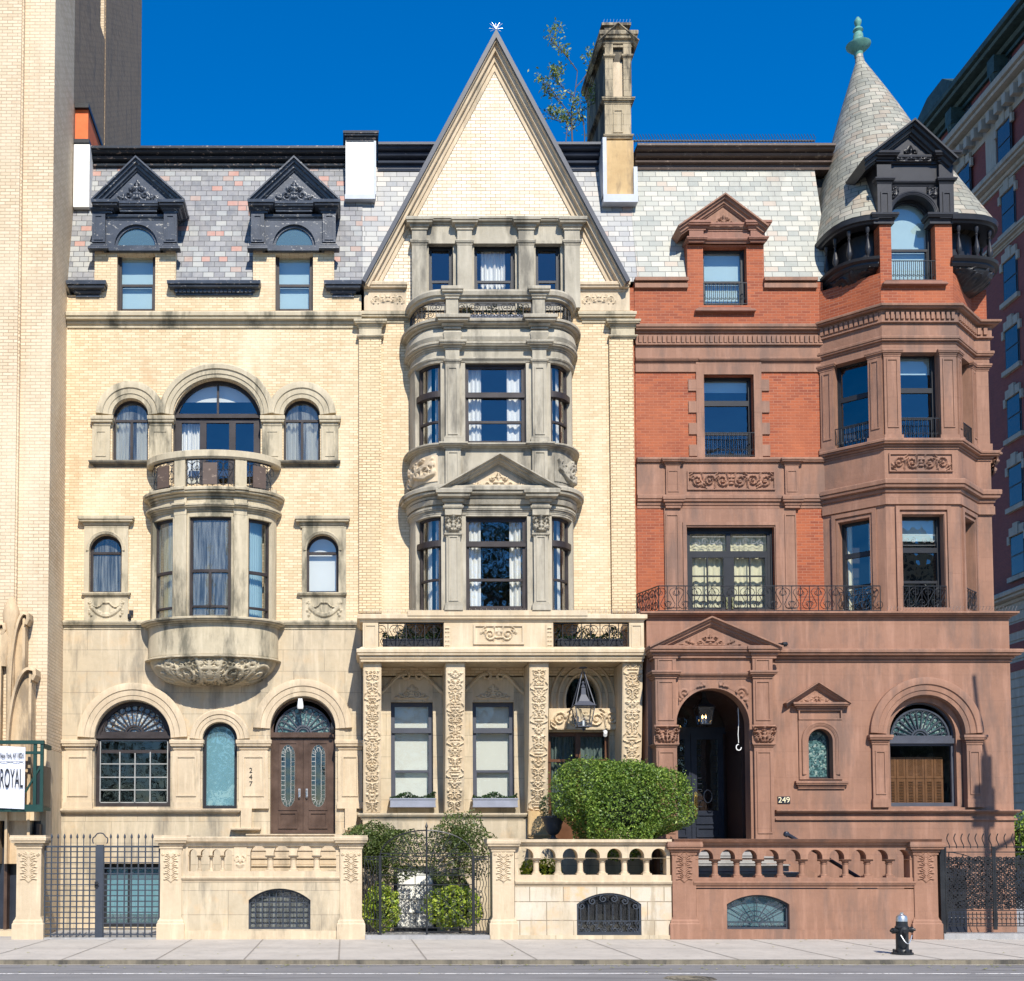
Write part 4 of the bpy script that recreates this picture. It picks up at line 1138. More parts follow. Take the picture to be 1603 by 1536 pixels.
c = chim(H1, 'red_plaster', 115, 138, 172, 222, .7, 4.5, None, 0)
mb = MB(); mb.box(X(113, 172, .7), X(140, 172, .7), .6, 5.3, Z(172, .7), Z(165, .7)); mb.box(X(113, 222, .6), X(141, 222, .6), .5, 2.2, Z(227, .6), Z(221, .6)); mb.build('chimney_cap', mat['iron'], c)
shell(H1, xl, xr, Z(262, 1)-.1, y0=1.2)
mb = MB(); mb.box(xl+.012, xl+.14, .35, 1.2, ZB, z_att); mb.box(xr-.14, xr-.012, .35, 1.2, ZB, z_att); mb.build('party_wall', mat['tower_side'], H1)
floors(H1, xl, xr, [-.2, Z(1310), Z(985), Z(730), Z(495), Z(272, 1)])
# =================================================================== HOUSE 2 (tall gable, middle)
H2 = thing('row_house', 'tall cream brick row house with a steep pointed gable and carved stone porch', 'house', (X(780, 1400), 0, 0))
xl2, xr2 = X(567, 900), X(993, 700)
YP = -1.05           # front of the porch
zG = Z(962, YP)
bc = X(776, 640, -1.05); bw = 1.98; bf = 1.05
# bay plan, left to right
def plan2(o=0.0):
    a, b = .68, bf
    L_ = [(bc-bw-o, .05)]+[(bc-1.3-(a+o)*math.cos(R(t)), -(b+o)*math.sin(R(t))) for t in range(0, 91, 6)]
    R_ = [(bc+1.3+(a+o)*math.sin(R(t)), -(b+o)*math.cos(R(t))) for t in range(0, 91, 6)]+[(bc+bw+o, .05)]
    return L_+R_
bay_path = plan2()
zL2b, zL2t = Z(957, YP), Z(808, YP)
zL3b, zL3t = Z(697, YP), Z(568, YP)
zBal = Z(505, YP)
# brick wall, one piece from the porch roof up to the attic string, with an opening behind the bay
mb = MB(); mb.prism(rect(xl2, xr2, Z(1060), Z(486)), 0, .35, [rect(bc-1.6, bc+1.6, zL2b+.1, zBal-.15)]); mb.build('brick_wall', mat['cream_brick'], H2)
for p0, p1, c0, c1 in ((562, 597, 558, 601), (955, 992, 948, 997)):
    mb = MB(); mb.box(X(p0, 740), X(p1, 740), -.09, .02, Z(960, 0), Z(530)); mb.build('brick_pilaster', mat['quoin_brick'], H2)
    mb = MB(); x0, x1 = X(p0, 520), X(p1, 520)
    mb.box(x0, x1, -.1, .02, Z(533), Z(508)); mb.sweep(retp(x0, x1, -.1, .0), cor(.17, .13, Z(516))); mb.sweep(retp(x0, x1, -.1, .0), cor(.08, .06, Z(533)))
    mb.build('pilaster_capital', mat['bay_stone'], H2)
mb = MB()
for p0, p1 in ((560, 640), (905, 997)):
    mb = MB(); cornice(mb, p0, p1, 487, 505, 0, .14, ends=(p0 > 700)); mb.build('string_course', mat['bay_stone'], H2)
for p0, p1, q0, q1 in ((570, 636, 580, 634), (900, 985, 906, 968)):
    mb = MB(); mb.box(X(p0, 470), X(p1, 470), -.05, .02, Z(488), Z(452)); cornice(mb, p0-2, p1+2, 440, 461, -.02, .16)
    b = mb.build('frieze_block', mat['cream_stone'], H2)
    W = X(q1, 470)-X(q0, 470); H = Z(463)-Z(477)
    relief_panel(b, mat['cream_stone'], X(q0, 470), X(q1, 470), Z(477), Z(463), -.052, pat_scroll(W, H), .035, 'carving')
# ---- gable
ax, az = X(774, 62), Z(60)
gx0, gx1 = X(566, 440, -.3), X(986, 440, -.3)
gz = Z(440, -.3)
gm = MB()
trx = [PW(671, 709, 384, 452), PW(742, 806, 384, 452), PW(838, 877, 384, 452)]
k_ = (az-gz)
gm.prism([(X(575, 480), Z(489)), (X(984, 480), Z(489)), (X(984, 480), gz), (gx1-.1, gz), (ax, az-.25), (gx0+.1, gz), (X(575, 480), gz)], 0, .35,
         [rect(c-w/2, c+w/2, Z(487)+.1, zt) for c, w, zb, zt in trx])
gm.build('gable_wall', mat['gable_brick'], H2)
mb = MB()
pr = [(0, 1.0), (0, -.3), (.03, -.3), (.04, -.22), (.11, -.2), (.12, -.1), (.2, -.08), (.21, -.03), (.3, -.03), (.3, 1.0)]
t0 = .12
pth = [(gx0, gz), (ax, az), (gx1, gz)]
mb.sweep(pth, [(a+t0*.8, b) for a, b in pr], plane='XZ', side=1); mb.build('raking_cornice', mat['cream_stone'], H2)
mb = MB(); mb.sweep(pth, [(0, 5.2), (0, -.36), (.1, -.36), (.1, 5.2)], plane='XZ', side=1); gr = mb.build('gable_roof', mat['roof_navy'], H2)
mb = MB()
for i in range(9):
    a = PI*(i-4)/5.5
    mb.tube([(ax, -.3, az+.04), (ax+.17*math.sin(a), -.3+.05*math.cos(3*a), az+.08+.14*math.cos(a)*.9)], .0055, 4)
mb.build('bird_spikes', mat['steel'], H2)
# triple window band
mb = MB(); zc0 = Z(380, -.12)
for p0, p1 in ((645, 668), (716, 739), (812, 836), (884, 908)):
    x0, x1 = X(p0, 400, -.2), X(p1, 400, -.2)
    mb.box(x0, x1, -.2, .02, Z(487), Z(352, -.2)); mb.sweep(retp(x0, x1, -.2, 0), cor(.13, .05, Z(384, -.2)))
    mb.sweep(retp(x0, x1, -.2, 0), cor(.27, .16, Z(360, -.2)))
mb.box(X(650, 370), X(902, 370), -.1, .02, Z(384), Z(352)); mb.sweep([(X(655, 370), -.08), (X(900, 370), -.08)], cor(.2, .16, Z(358)))
mb.sweep([(X(655, 370), -.08), (X(900, 370), -.08)], band(.07, .04, Z(385)))
mb.build('attic_entablature', mat['weathered_stone'], H2)
for i, (c, w, zb, zt) in enumerate(trx):
    mb = MB(); q0, q1 = ((667, 717), (738, 813), (835, 886))[i]; mb.prism(rect(X(q0, 430), X(q1, 430), Z(487), Z(383)), -.045, .05, [rect(c-w/2, c+w/2, Z(487)+.1, zt-.003)]); mb.build('window_surround', mat['weathered_stone'], H2)
    window(H2, TM(c, .1), w, Z(487)+.12, zt, 0, .085, sash=Z(438), fm='charcoal_frame', cur=('part', -w*.3, w*.3, Z(487), zt) if i == 1 else None)
# ---- bay
def bay_pier(s0, s1, zb, zt, proud, mat_, nm='bay_pier'):
    mb = MB(); sp = subpath(bay_path, bc+s0, bc+s1)
    mb.sweep(sp, [(-.25, zb), (proud, zb), (proud, zt), (-.25, zt)]); return mb.build(nm, mat[mat_], H2)
WIN = [(-.72, .72), (-1.86, -1.3), (1.3, 1.86)]
for zb, zt, nm in ((zL2b, zL2t, 0), (zL3b, zL3t, 1)):
    for s0, s1 in ((-1.3, -.72), (.72, 1.3), (-1.99, -1.87), (1.87, 1.99)):
        bay_pier(s0, s1, zb-.05, zt+.02, 0, 'weathered_stone')
    for sg in (-1, 1):
        a, b = sorted((sg*.86, sg*1.19)); x0, x1 = bc+a, bc+b
        mb = MB(); mb.box(x0, x1, -bf-.1, -bf+.02, zb, zt)
        panel_frame(mb, x0+.05, x1-.05, zb+.22, zt-(.5 if nm == 0 else .14), -bf-.1, .03, .02)
        mb.sweep(retp(x0, x1, -bf-.1, -bf), band(.1, .05, zb)); mb.sweep(retp(x0, x1, -bf-.1, -bf), corinv(.1, .05, zb+.1))
        if nm == 1: mb.sweep(retp(x0, x1, -bf-.1, -bf), cor(.1, .05, zt-.06))
        o = mb.build('bay_pilaster', mat['weathered_stone'], H2)
        if nm == 0:
            relief_panel(o, mat['weathered_stone'], x0-.03, x1+.03, zt-.42, zt+.02, -bf-.11, pat_cap(x1-x0+.06, .44), .1, 'carved_capital')
            mb = MB(); mb.sweep(retp(x0, x1, -bf-.1, -bf), cor(.08, .05, zt-.52)); mb.build('capital_moulding', mat['weathered_stone'], o)
    for k, (s0, s1) in enumerate(WIN):
        zm = Z(850 if nm == 0 else 616, YP); zs = Z(906 if nm == 0 else 658, YP)
        if k == 0:
            cur = [('sides', .24, zb)] if nm == 0 else [('sides', .27, zb)]
            window(H2, TM(bc, -bf+.12), 1.46, zb, zt, 0, .1, bars=[('ht', zm, .14)], sash=zs, fm='wood_frame', cur=cur)
        else:
            curved_window(H2, rec(subpath(bay_path, bc+s0, bc+s1), .1), zb, zt, [(zm, .14, .08), (zs, .05)], cur='split', fm='wood_frame')
def bring(o, z): return [(x, y, z) for x, y in plan2(o)]
mb = MB()
# spandrel between the two windows
mb.sweep(bay_path, [(-.2, zL2t), (0, zL2t), (0, zL3b-.02), (-.2, zL3b-.02)])
zA = Z(784, YP); zBm = Z(762, YP-.15)
mb.sweep(bay_path, cor(.16, .07, zL2t+.05)); mb.sweep(bay_path, [(-.1, zA-.1), (.06, zA-.1), (.1, zA), (.06, zA+.02), (-.1, zA+.02)])
mb.sweep(bay_path, cor(.34, .26, zBm-.34)); mb.sweep(plan2(.0), [(-.1, zBm), (.22, zBm), (.03, zBm+.1), (-.1, zBm+.1)])
mb.sweep(bay_path, cor(.13, .16, zL3b-.12))
mb.build('bay_spandrel', mat['weathered_stone'], H2, smooth=True, ang=30)
# carved cherub and lion panels on the curved corners
for sg in (-1, 1):
    mb = MB(); W, H = 1.15, Z(709, YP)-Z(757, YP)-.1
    zc = (Z(709, YP)+Z(757, YP))/2
    rnd = random.Random(5+sg); st = []
    for i in range(5): st.append(st_spiral(rnd.uniform(-.4, .4), rnd.uniform(-.18, .18), rnd.uniform(.08, .16), 1.2, rnd.choice((-1, 1)), rnd.uniform(0, 6), .035))
    for i in range(9): st.append(st_line((rnd.uniform(-.5, .5), rnd.uniform(-.25, .25)), (rnd.uniform(-.5, .5), rnd.uniform(-.25, .25)), .05, .03, bend=rnd.uniform(-.4, .4)))
    for i in range(8): st.append(st_blob(rnd.uniform(-.45, .45), rnd.uniform(-.24, .24), rnd.uniform(.04, .09)))
    def cpm(u, v, h, sg=sg):
        t = R(45+u/W*78); rr = .02+h
        return (bc+sg*(1.3+(.68+rr)*math.sin(t)), -(bf+rr)*math.cos(t), zc+v)
    relief(mb, W, H, st, .09, cpm, res=.018); mb.build('carved_panel', mat['cream_stone' if sg < 0 else 'weathered_stone'], H2, smooth=True, ang=60, label='curved panel carved with a winged figure' if sg < 0 else 'curved panel carved with curling leaves')
for sg in (-1, 1):
    x0, x1 = sorted((bc+sg*.84, bc+sg*1.2)); mb = MB(); mb.box(x0, x1, -bf-.09, -bf+.02, zBm, zL3b-.1); mb.sweep(retp(x0, x1, -bf-.08, -bf), cor(.13, .16, zL3b-.12))
    panel_frame(mb, x0+.05, x1-.05, zBm+.1, zL3b-.18, -bf-.09, .03, .02); mb.build('pedestal', mat['weathered_stone'], H2)
# pediment over the centre window
for sg in (-1, 1):
    m2 = MB(); x0, x1 = sorted((bc+sg*.86, bc+sg*1.19)); m2.box(x0-.03, x1+.03, -bf-.14, -bf+.02, zL2t+.0, zBm-.1)
    m2.sweep(retp(x0, x1, -bf-.12, -bf), cor(.36, .26, Z(765, YP-.3)-.36)); m2.sweep(retp(x0-.02, x1+.02, -bf-.12, -bf), cor(.1, .06, zL2t+.1)); m2.build('pediment_block', mat['weathered_stone'], H2)
pediment(H2, mat['weathered_stone'], 686, 880, 763, 708, 783, -bf-.05, .34, th=.15, depth=.3, rd=.05, tym=mat['cream_stone'])
mb = MB(); x0, x1 = bc-.84, bc+.84
mb.box(x0, x1, -bf-.04, -bf+.02, Z(775, YP), Z(764, YP)); mb.build('pediment_base', mat['weathered_stone'], H2)
# upper entablature and balcony
mb = MB(); zF = zL3t
mb.sweep(bay_path, [(-.2, zF), (0, zF), (0, zBal-.05), (-.2, zBal-.05)])
z_a = Z(545, YP-.1); z_b = Z(519, YP)
mb.sweep(bay_path, cor(.17, .14, z_a-.02)); mb.sweep(bay_path, cor(.1, .05, zF+.02))
# swelling frieze
q = [(.0, z_a+.15), (.08, z_a+.18), (.12, (z_a+z_b)/2+.05), (.09, z_b), (.04, z_b+.04), (-.1, z_b+.04), (-.1, z_a+.15)]
mb.sweep(bay_path, q); mb.sweep(bay_path, cor(zBal-z_b-.02, .22, z_b+.03)); mb.sweep(bay_path, [(-.3, zBal), (.2, zBal), (.02, zBal+.1), (-.3, zBal+.1)])
mb.build('bay_cornice', mat['weathered_stone'], H2, smooth=True, ang=30)
for sg in (-1, 1):
    x0, x1 = sorted((bc+sg*.86, bc+sg*1.19)); mb = MB(); mb.box(x0, x1, -bf-.1, -bf+.02, zF, zBal)
    mb.sweep(retp(x0, x1, -bf-.09, -bf), cor(.18, .16, z_a-.03)); mb.sweep(retp(x0, x1, -bf-.1, -bf), [(-.05, z_a+.15), (.02, z_a+.18), (.06, z_a+.36), (0, z_b), (-.05, z_b)])
    mb.sweep(retp(x0, x1, -bf-.12, -bf), cor(zBal-z_b+.06, .24, z_b+.0)); mb.build('cornice_block', mat['weathered_stone'], H2)
mb = MB(); zct = Z(452, YP-.1); zcb = Z(468, YP-.05)
bp = plan2(-.02)
mb.sweep(bp, [(-.12, zcb), (.05, zcb), (.06, zcb+.06), (.11, zcb+.08), (.13, zct-.06), (.11, zct-.01), (-.14, zct)])
for sg in (-1, 1):
    x0, x1 = sorted((bc+sg*.88, bc+sg*1.17)); mb.box(x0, x1, -bf-.06, -bf+.16, zBal, zcb+.02); mb.sweep(retp(x0, x1, -bf-.07, -bf+.1), cor(zct-zcb+.04, .12, zcb))
mb.slab(plan2(-.05), zBal-.12, zBal+.02)
bl = mb.build('balcony', mat['weathered_stone'], H2, smooth=True, ang=30, label='rounded stone balcony with iron scroll rails below the gable windows')
sl = [0]
for i in range(len(bp)-1): sl.append(sl[-1]+math.hypot(bp[i+1][0]-bp[i][0], bp[i+1][1]-bp[i][1]))
T = sl[-1]; half = T/2
for a, b in ((.1, half-1.2), (half-.86, half+.86), (half+1.2, T-.1)):
    mb = MB(); railing(mb, lambda s, z: on_path(bp, sl, s, z), a, b, zBal+.1, zcb-.06, .012, .2); mb.build('railing', mat['iron'], bl)
mb = MB()
def planter(name, label, x0, x1, y0, y1, z0, z1, leaf='leaf_olive', cat='planter', group=None, boxm='planter', n=500, hh=.16, ls=.035):
    t = thing(name, label, cat, ((x0+x1)/2, y0, z0), group)
    m = MB(); m.prism(rect(x0, x1, z0, z1), y0, y1); m.box(x0-.015, x1+.015, y0-.015, y1+.015, z1-.03, z1+.005); m.box(x0-.01, x1+.01, y0-.01, y1+.01, z0-.012, z0+.02); m.build('box', mat[boxm], t)
    f = MB(); rnd = random.Random(int(abs(x0)*100))
    for i in range(n):
        x = rnd.uniform(x0, x1); y = rnd.uniform(y0, y1); z = z1+hh*rnd.random()*(.6+.4*math.sin(x*9+1))
        leafq(f, (x, y, z), ls, rnd)
    f.build('foliage', mat[leaf], t)
    return t
def leafq(f, p, s, rnd, up=.3):
    a = Vector((rnd.gauss(0, 1), rnd.gauss(0, 1), rnd.gauss(0, 1)+up)); a.normalize()
    b = a.cross(Vector((rnd.gauss(0, 1), rnd.gauss(0, 1), rnd.gauss(0, 1)))); b.normalize()
    c = a.cross(b); s = s*rnd.uniform(.7, 1.35); p = Vector(p)
    f.add([p-b*s, p-c*s*.45, p+b*s, p+c*s*.45], [(0, 1, 2, 3)])
planter('window_planter', 'long grey planter behind the middle iron rail of the rounded upper balcony', bc-.75, bc+.75, -bf+.15, -bf+.4, zBal+.03, zBal+.25, 'leaf_dark', n=450, hh=.3)
# ---- porch: balcony deck, parapet, carved brackets, wall behind
px0, px1 = X(562, 990, YP-.1), X(1011, 990, YP-.1)
mb = MB(); zd0, zd1 = Z(1036, YP), Z(1018, YP)
mb.box(px0+.08, px1-.08, YP+.02, .02, zd0+.02, zd1)
pp = retp(px0+.06, px1-.06, YP, 0)
mb.sweep(pp, cor(zd1-zd0+.02, .12, zd0)); mb.sweep(pp, [(-.5, zd1), (.1, zd1), (.0, zd1+.08), (-.5, zd1+.08)])
zr1, zr0 = zG, Z(974, YP)
mb.sweep(pp, [(-.22, zr0), (.03, zr0), (.05, zr0+.04), (.1, zr0+.07), (.1, zr1-.02), (.07, zr1), (-.22, zr1)])
mb.box(bc-2.1, bc+2.1, -bf-.12, .0, zr1-.05, zL2b+.001)
for p0, p1 in ((568, 592), (985, 1008), (695, 866)):
    mb.box(X(p0, 1000, YP), X(p1, 1000, YP), YP-.01, YP+.2, zd1, zr0+.02)
for p0, p1 in ((573, 587), (990, 1003)): panel_frame(mb, X(p0-2, 1000, YP), X(p1+2, 1000, YP), Z(1014, YP), Z(978, YP), YP-.01, .03, .02)
por = mb.build('porch_balcony', mat['portico_stone'], H2, label='stained stone porch balcony with a carved centre panel')
a0, a1 = X(744, 990, YP), X(817, 990, YP)
relief_panel(por, mat['portico_stone'], a0, a1, Z(1006, YP), Z(981, YP), YP-.015, pat_scroll(a1-a0, Z(981, YP)-Z(1006, YP), 2), .05, frame=.05)
for pxx in (700, 860):
    c = X(pxx, 1000, YP); relief_panel(por, mat['portico_stone'], c-.08, c+.08, Z(1016, YP), Z(977, YP), YP-.03, pat_acanthus(.16, .55), .04)
for p0, p1 in ((593, 694), (867, 984)):
    mb = MB(); railing(mb, lambda x, z: (x, YP+.05, z), X(p0, 1000, YP), X(p1, 1000, YP), zd1+.04, zr0-.02, .013, .22); mb.build('railing', mat['iron'], por)
mb = MB()
for i in range(150):
    x = px0+.1+(px1-px0-.2)*i/149; mb.tube([(x, YP-.02, zr1), (x, YP-.05+.1*((i*7) % 3-1), zr1+.12)], .004, 3)
mb.build('bird_spikes', mat['steel'], por)
planter('balcony_planter', 'dark planter of trailing greenery behind the left iron rail of the porch balcony', X(600, 1000, YP), X(690, 1000, YP), YP+.2, YP+.45, zd1+.1, zd1+.3, 'leaf_dark', n=900, hh=.32, boxm='iron')
planter('balcony_planter', 'dark planter of trailing greenery behind the right iron rail of the porch balcony', X(875, 1000, YP), X(978, 1000, YP), YP+.2, YP+.45, zd1+.1, zd1+.3, 'leaf_dark', n=900, hh=.32, boxm='iron')
# brackets
zq0, zq1 = Z(1273, -.5), zd0
YB = -.95
def yfront(z):
    t = (z-zq0)/(zq1-zq0)         # 0 foot, 1 head
    return -.42-(-(YB)-.42)*(1-(1-t)**1.7)-.03*math.sin(t*2*PI)
for k, (p0, p1) in enumerate(((569, 597), (698, 728), (829, 859), (975, 1006))):
    x0, x1 = X(p0, 1050, YB), X(p1, 1050, YB); H = zq1-zq0; W = x1-x0
    mb = MB(); rings = []
    for i in range(25):
        z = zq0+H*i/24; rings.append([(x0, -.0, z), (x0, yfront(z), z), (x1, yfront(z), z), (x1, 0, z)])
    mb.loft(rings, closed=True)
    o = mb.build('porch_bracket', mat['portico_stone'], H2)
    mb = MB(); cx = (x0+x1)/2
    relief(mb, W-.04, H-.05, fuzz(thin(pat_vert(W-.04, H-.05, k+11), .66), (W-.04)/2, H, 220, k, .028), .042, lambda u, v, h: (cx+u, yfront(zq0+H/2+v)-.008-h, zq0+H/2+v), res=.017)
    mb.build('carving', mat['portico_stone'], o, smooth=True, ang=60)
# wall behind the porch
w1 = PW(612, 678, 1099, 1262); w2 = PW(740, 805, 1099, 1262); dw = PW(858, 955, 1146, 1316)
ov = (X(912, 1098), Z(1098))
mb = MB()
oval = [(ov[0]+.4*math.cos(R(a)), ov[1]+.62*math.sin(R(a))) for a in range(0, 360, 12)]
mb.prism(rect(xl2, X(1012, 1150), ZB, Z(1058)), 0, .35, [rect(w[0]-w[1]/2, w[0]+w[1]/2, w[2], w[3]) for w in (w1, w2, dw)]+[oval, rect(X(616, 1400), X(684, 1400), -.1, Z(1352))])
mb.build('stone_wall', mat['limestone'], H2)
for w in (w1, w2):
    window(H2, TM(w[0], .14), w[1], w[2]+.02, w[3], 0, .1, bars=[('ht', Z(1143), .13)], sash=Z(1207), fm='slate_frame', gm='glass_dim', cur=[('blind', w[2]+.03)], mold=False)
    mb = MB(); W = w[1]+.75; zb, zt = w[3]+.05, Z(1048)-.02; c = w[0]
    pts = []
    for i in range(25):
        t = i/24; pts.append((c-W/2+W*.5*t*.86, zb+.12+(zt-zb-.22)*(.5-.5*math.cos(min(1, t*1.08)*PI))))
    pts2 = [(2*c-x, z) for x, z in pts[::-1]]
    for P_ in (pts, pts2): mb.tube([(x, -.03, z) for x, z in P_], .045, 6)
    for sg in (-1, 1): mb.tube([(c+sg*(.16+u-0), -.03, z) for u, z in iron_spiral(0, zt-.14, .12, 1.2, -sg, PI/2)], .035, 5)
    o = mb.build('scrolled_pediment', mat['portico_stone'], H2, smooth=True)
    relief_panel(o, mat['portico_stone'], c-.5, c+.5, zb, zb+.5, -.01, pat_tri(1.0, .5), .05, 'carving')
    # sill band with planter
for w, lb in ((w1, 'left'), (w2, 'right')):
    planter('window_box', 'grey window box with clipped greenery under the porch window nearest the %s carved bracket' % ('leftmost' if lb == 'left' else 'third') if 0 else ('grey window box of clipped greenery between the first and second carved brackets' if lb == 'left' else 'grey window box of clipped greenery between the second and third carved brackets'),
            w[0]-w[1]/2-.03, w[0]+w[1]/2+.03, -.32, -.08, Z(1263, -.3), Z(1250, -.3), 'leaf_dark', 'window box', 'window boxes under the porch windows', n=700, hh=.16)
mb = MB(); cornice(mb, 560, 826, 1273, 1283, -.42, .1, back=.5); mb.box(xl2, X(826, 1300, -.4), -.42, .0, ZB, Z(1281, -.4)); mb.build('porch_base', mat['limestone'], H2)
# the basement door stands in front of the base, in its own dark reveal
cx, w, zb, zt = PW(616, 684, 1356, 1452, -.43)
mb = MB(); mb.prism(rect(cx-w/2-.12, cx+w/2+.12, -.1, zt+.14), -.47, -.41, [rect(cx-w/2, cx+w/2, -.09, zt)], back=False); mb.box(cx-w/2-.2, cx+w/2+.2, -.5, -.41, zt+.14, zt+.22); mb.build('door_surround', mat['cream_stone'], H2)
d = MB(); d.box(cx-w/2, cx+w/2, -.44, -.425, -.05, zt); bd = d.build('basement_door', mat['charcoal_frame'], H2)
g = MB(); g.box(cx-w/2+.1, cx+w/2-.1, -.455, -.441, .1, zt-.12); g.build('door_pane', mat['blind'], bd)
g = MB()
for i in range(5): g.box(cx-w/2+.09, cx+w/2-.09, -.47, -.456, .1+i*(zt-.22)/4-.012, .1+i*(zt-.22)/4+.012)
for i in range(3): g.box(cx-w/2+.1+i*(w-.2)/2-.012, cx-w/2+.1+i*(w-.2)/2+.012, -.472, -.457, .1, zt-.12)
g.build('glazing_bar', mat['came'], bd)
# doorway
cx, w, zb, zt = dw
mb = MB(); zc0, zc1 = Z(1143), Z(1110)
mb.box(X(858, 1120), X(972, 1120), -.14, .02, zc0, zc1); lin = mb.build('door_lintel', mat['portico_stone'], H2)
relief_panel(lin, mat['portico_stone'], X(860, 1120), X(970, 1120), zc0+.02, zc1-.02, -.145, pat_scroll(X(970, 1120)-X(860, 1120), zc1-zc0-.04, 4), .06, 'carving')
mb = MB()
for rr in (.44, .6, .76): mb.tube([(ov[0]+rr*math.cos(R(a)), -.02, ov[1]+(rr+.22)*math.sin(R(a))) for a in range(-28, 209, 8)], .035, 5)
mb.build('oval_surround', mat['portico_stone'], H2, smooth=True)
g = MB(); g.add([(x, .15, z) for x, z in oval], [tuple(range(len(oval)))]); g.build('oval_glass', mat['glass_dim'], H2)
f = MB(); f.prism(rect(cx-w/2, cx+w/2, zb, zt), .12, .2, [rect(cx-w/2+.09, cx-.06, zb+.6, zt-.1), rect(cx+.06, cx+w/2-.09, zb+.6, zt-.1)], back=False)
f.box(cx-.06, cx+.06, .08, .13, zb, zt); f.box(cx-w/2, cx+w/2, .1, .125, Z(1190)-.04, Z(1190)+.03)
dd = f.build('front_door', mat['red_wood'], H2, label='red brown glazed double door behind the hedge')
g = MB(); g.add([(cx-w/2, .16, zb), (cx+w/2, .16, zb), (cx+w/2, .16, zt), (cx-w/2, .16, zt)], [(0, 1, 2, 3)]); g.build('glass', mat['glass_dim'], dd)
g = MB(); drape(g, cx-w/2+.1, cx-.08, zb+.3, zt, .3); drape(g, cx+.08, cx+w/2-.1, zb+.3, zt, .3); g.build('curtain', mat['shaded_curtain'], dd)
mb = MB(); mb.box(X(826, 1290, -.4), px1-.1, -1.3, 0, ZB, Z(1316)); mb.build('stoop', mat['limestone'], H2)
mb = MB(); c0, c1 = X(826, 1290, -.5), X(856, 1290, -.5)
mb.prism([(c0, Z(1312, -.5)), (c1+.12, Z(1312, -.5)), (c1, Z(1285, -.5)), (c1-.12, Z(1270, -.5)), (c0, Z(1270, -.5))], -.62, -.3); cornice(mb, 828, 868, 1305, 1313, -.6, .06); mb.build('bracket_foot', mat['orange_stone'], H2)
# mansard and top
mansard(H2, 'slate_pale', X(568, 350), X(1000, 350), 441, 262, MY0, MY1, cuts=[(X(632, 350), X(922, 350), Z(345))])
topcornice(H2, 'roof_navy', 592, 948, 223, 268, MY1)
mb = MB(); mb.box(X(568, 300), X(1000, 300), MY1+.05, 11, Z(240, 1)-.4, Z(240, 1)-.2); mb.build('roof_deck', mat['roof_black'], H2)
shell(H2, xl2, xr2, Z(262, 1)-.1, y0=1.2)
floors(H2, xl2, xr2, [-.2, Z(1316), Z(965), Z(700), Z(500), Z(272, 1)])
# tall chimney
mb = MB(); Yc = .45; dep = 2.2
pbox(mb, 949, 992, 220, 308, Yc, Yc+dep); chm = mb.build('chimney', mat['orange_stone'], H2, label='tall carved stone chimney with a little pediment')
mb = MB(); fx0, fx1 = X(944, 310, Yc), X(998, 310, Yc)
mb.box(fx0, fx1, Yc-.06, Yc+.3, Z(318, Yc), Z(306, Yc)); mb.box(fx0, X(949.5, 270, Yc), Yc-.03, Yc+1, Z(310, Yc), Z(216, Yc)); mb.box(X(991.5, 270, Yc), fx1, Yc-.03, Yc+1, Z(310, Yc), Z(262, Yc)); mb.build('flashing', mat['lead'], chm)
mb = MB(); Y2 = Yc+.03; x0, x1 = X(947, 190, Y2), X(988, 190, Y2)
mb.box(x0, x1, Y2, Y2+dep, Z(214, Y2), Z(96, Y2))
mb.sweep(retp(x0, x1, Y2, Y2+dep), cor(.09, .05, Z(217, Y2))); mb.sweep(retp(x0, x1, Y2, Y2+dep), cor(.14, .09, Z(163, Y2)))
for a, b in ((x0, x0+.2), (x1-.2, x1)):
    mb.box(a, b, Y2-.09, Y2+.02, Z(154, Y2), Z(72, Y2)); mb.sweep(retp(a, b, Y2-.09, Y2), cor(.1, .05, Z(96, Y2)))
mb.box(x0, x1, Y2, Y2+dep, Z(96, Y2), Z(64, Y2))
mb.box(x0+.04, x1-.04, Y2+.1, Y2+dep, Z(60, Y2), Z(36, Y2)); mb.box(x0-.04, x1+.04, Y2+.05, Y2+dep+.05, Z(37, Y2), Z(33, Y2))
mb.sweep(retp(x0, x1, Y2-.05, Y2+dep), cor(.36, .16, Z(77, Y2)))
panel_frame(mb, (x0+x1)/2-.12, (x0+x1)/2+.12, Z(208, Y2), Z(172, Y2), Y2, .03, .02)
sh = mb.build('chimney_shaft', mat['chimney_stone'], chm)
mb = MB(); mb.box(x0+.21, x1-.21, Y2-.012, Y2+.01, Z(152, Y2), Z(98, Y2)); mb.build('shaft_panel', mat['cream_stone'], sh)
pediment(chm, mat['chimney_stone'], 937, 1001, 62, 34, 968, Y2-.03, .2, th=.1, depth=1.2, relief_pat=False, nm='chimney_pediment')
mb = MB()
for i in range(9):
    x = x0+(x1-x0)*i/8; mb.tube([(x, Y2+.1, Z(33, Y2)), (x+.03, Y2+.1, Z(26, Y2))], .008, 3)
mb.build('bird_spikes', mat['steel'], chm)
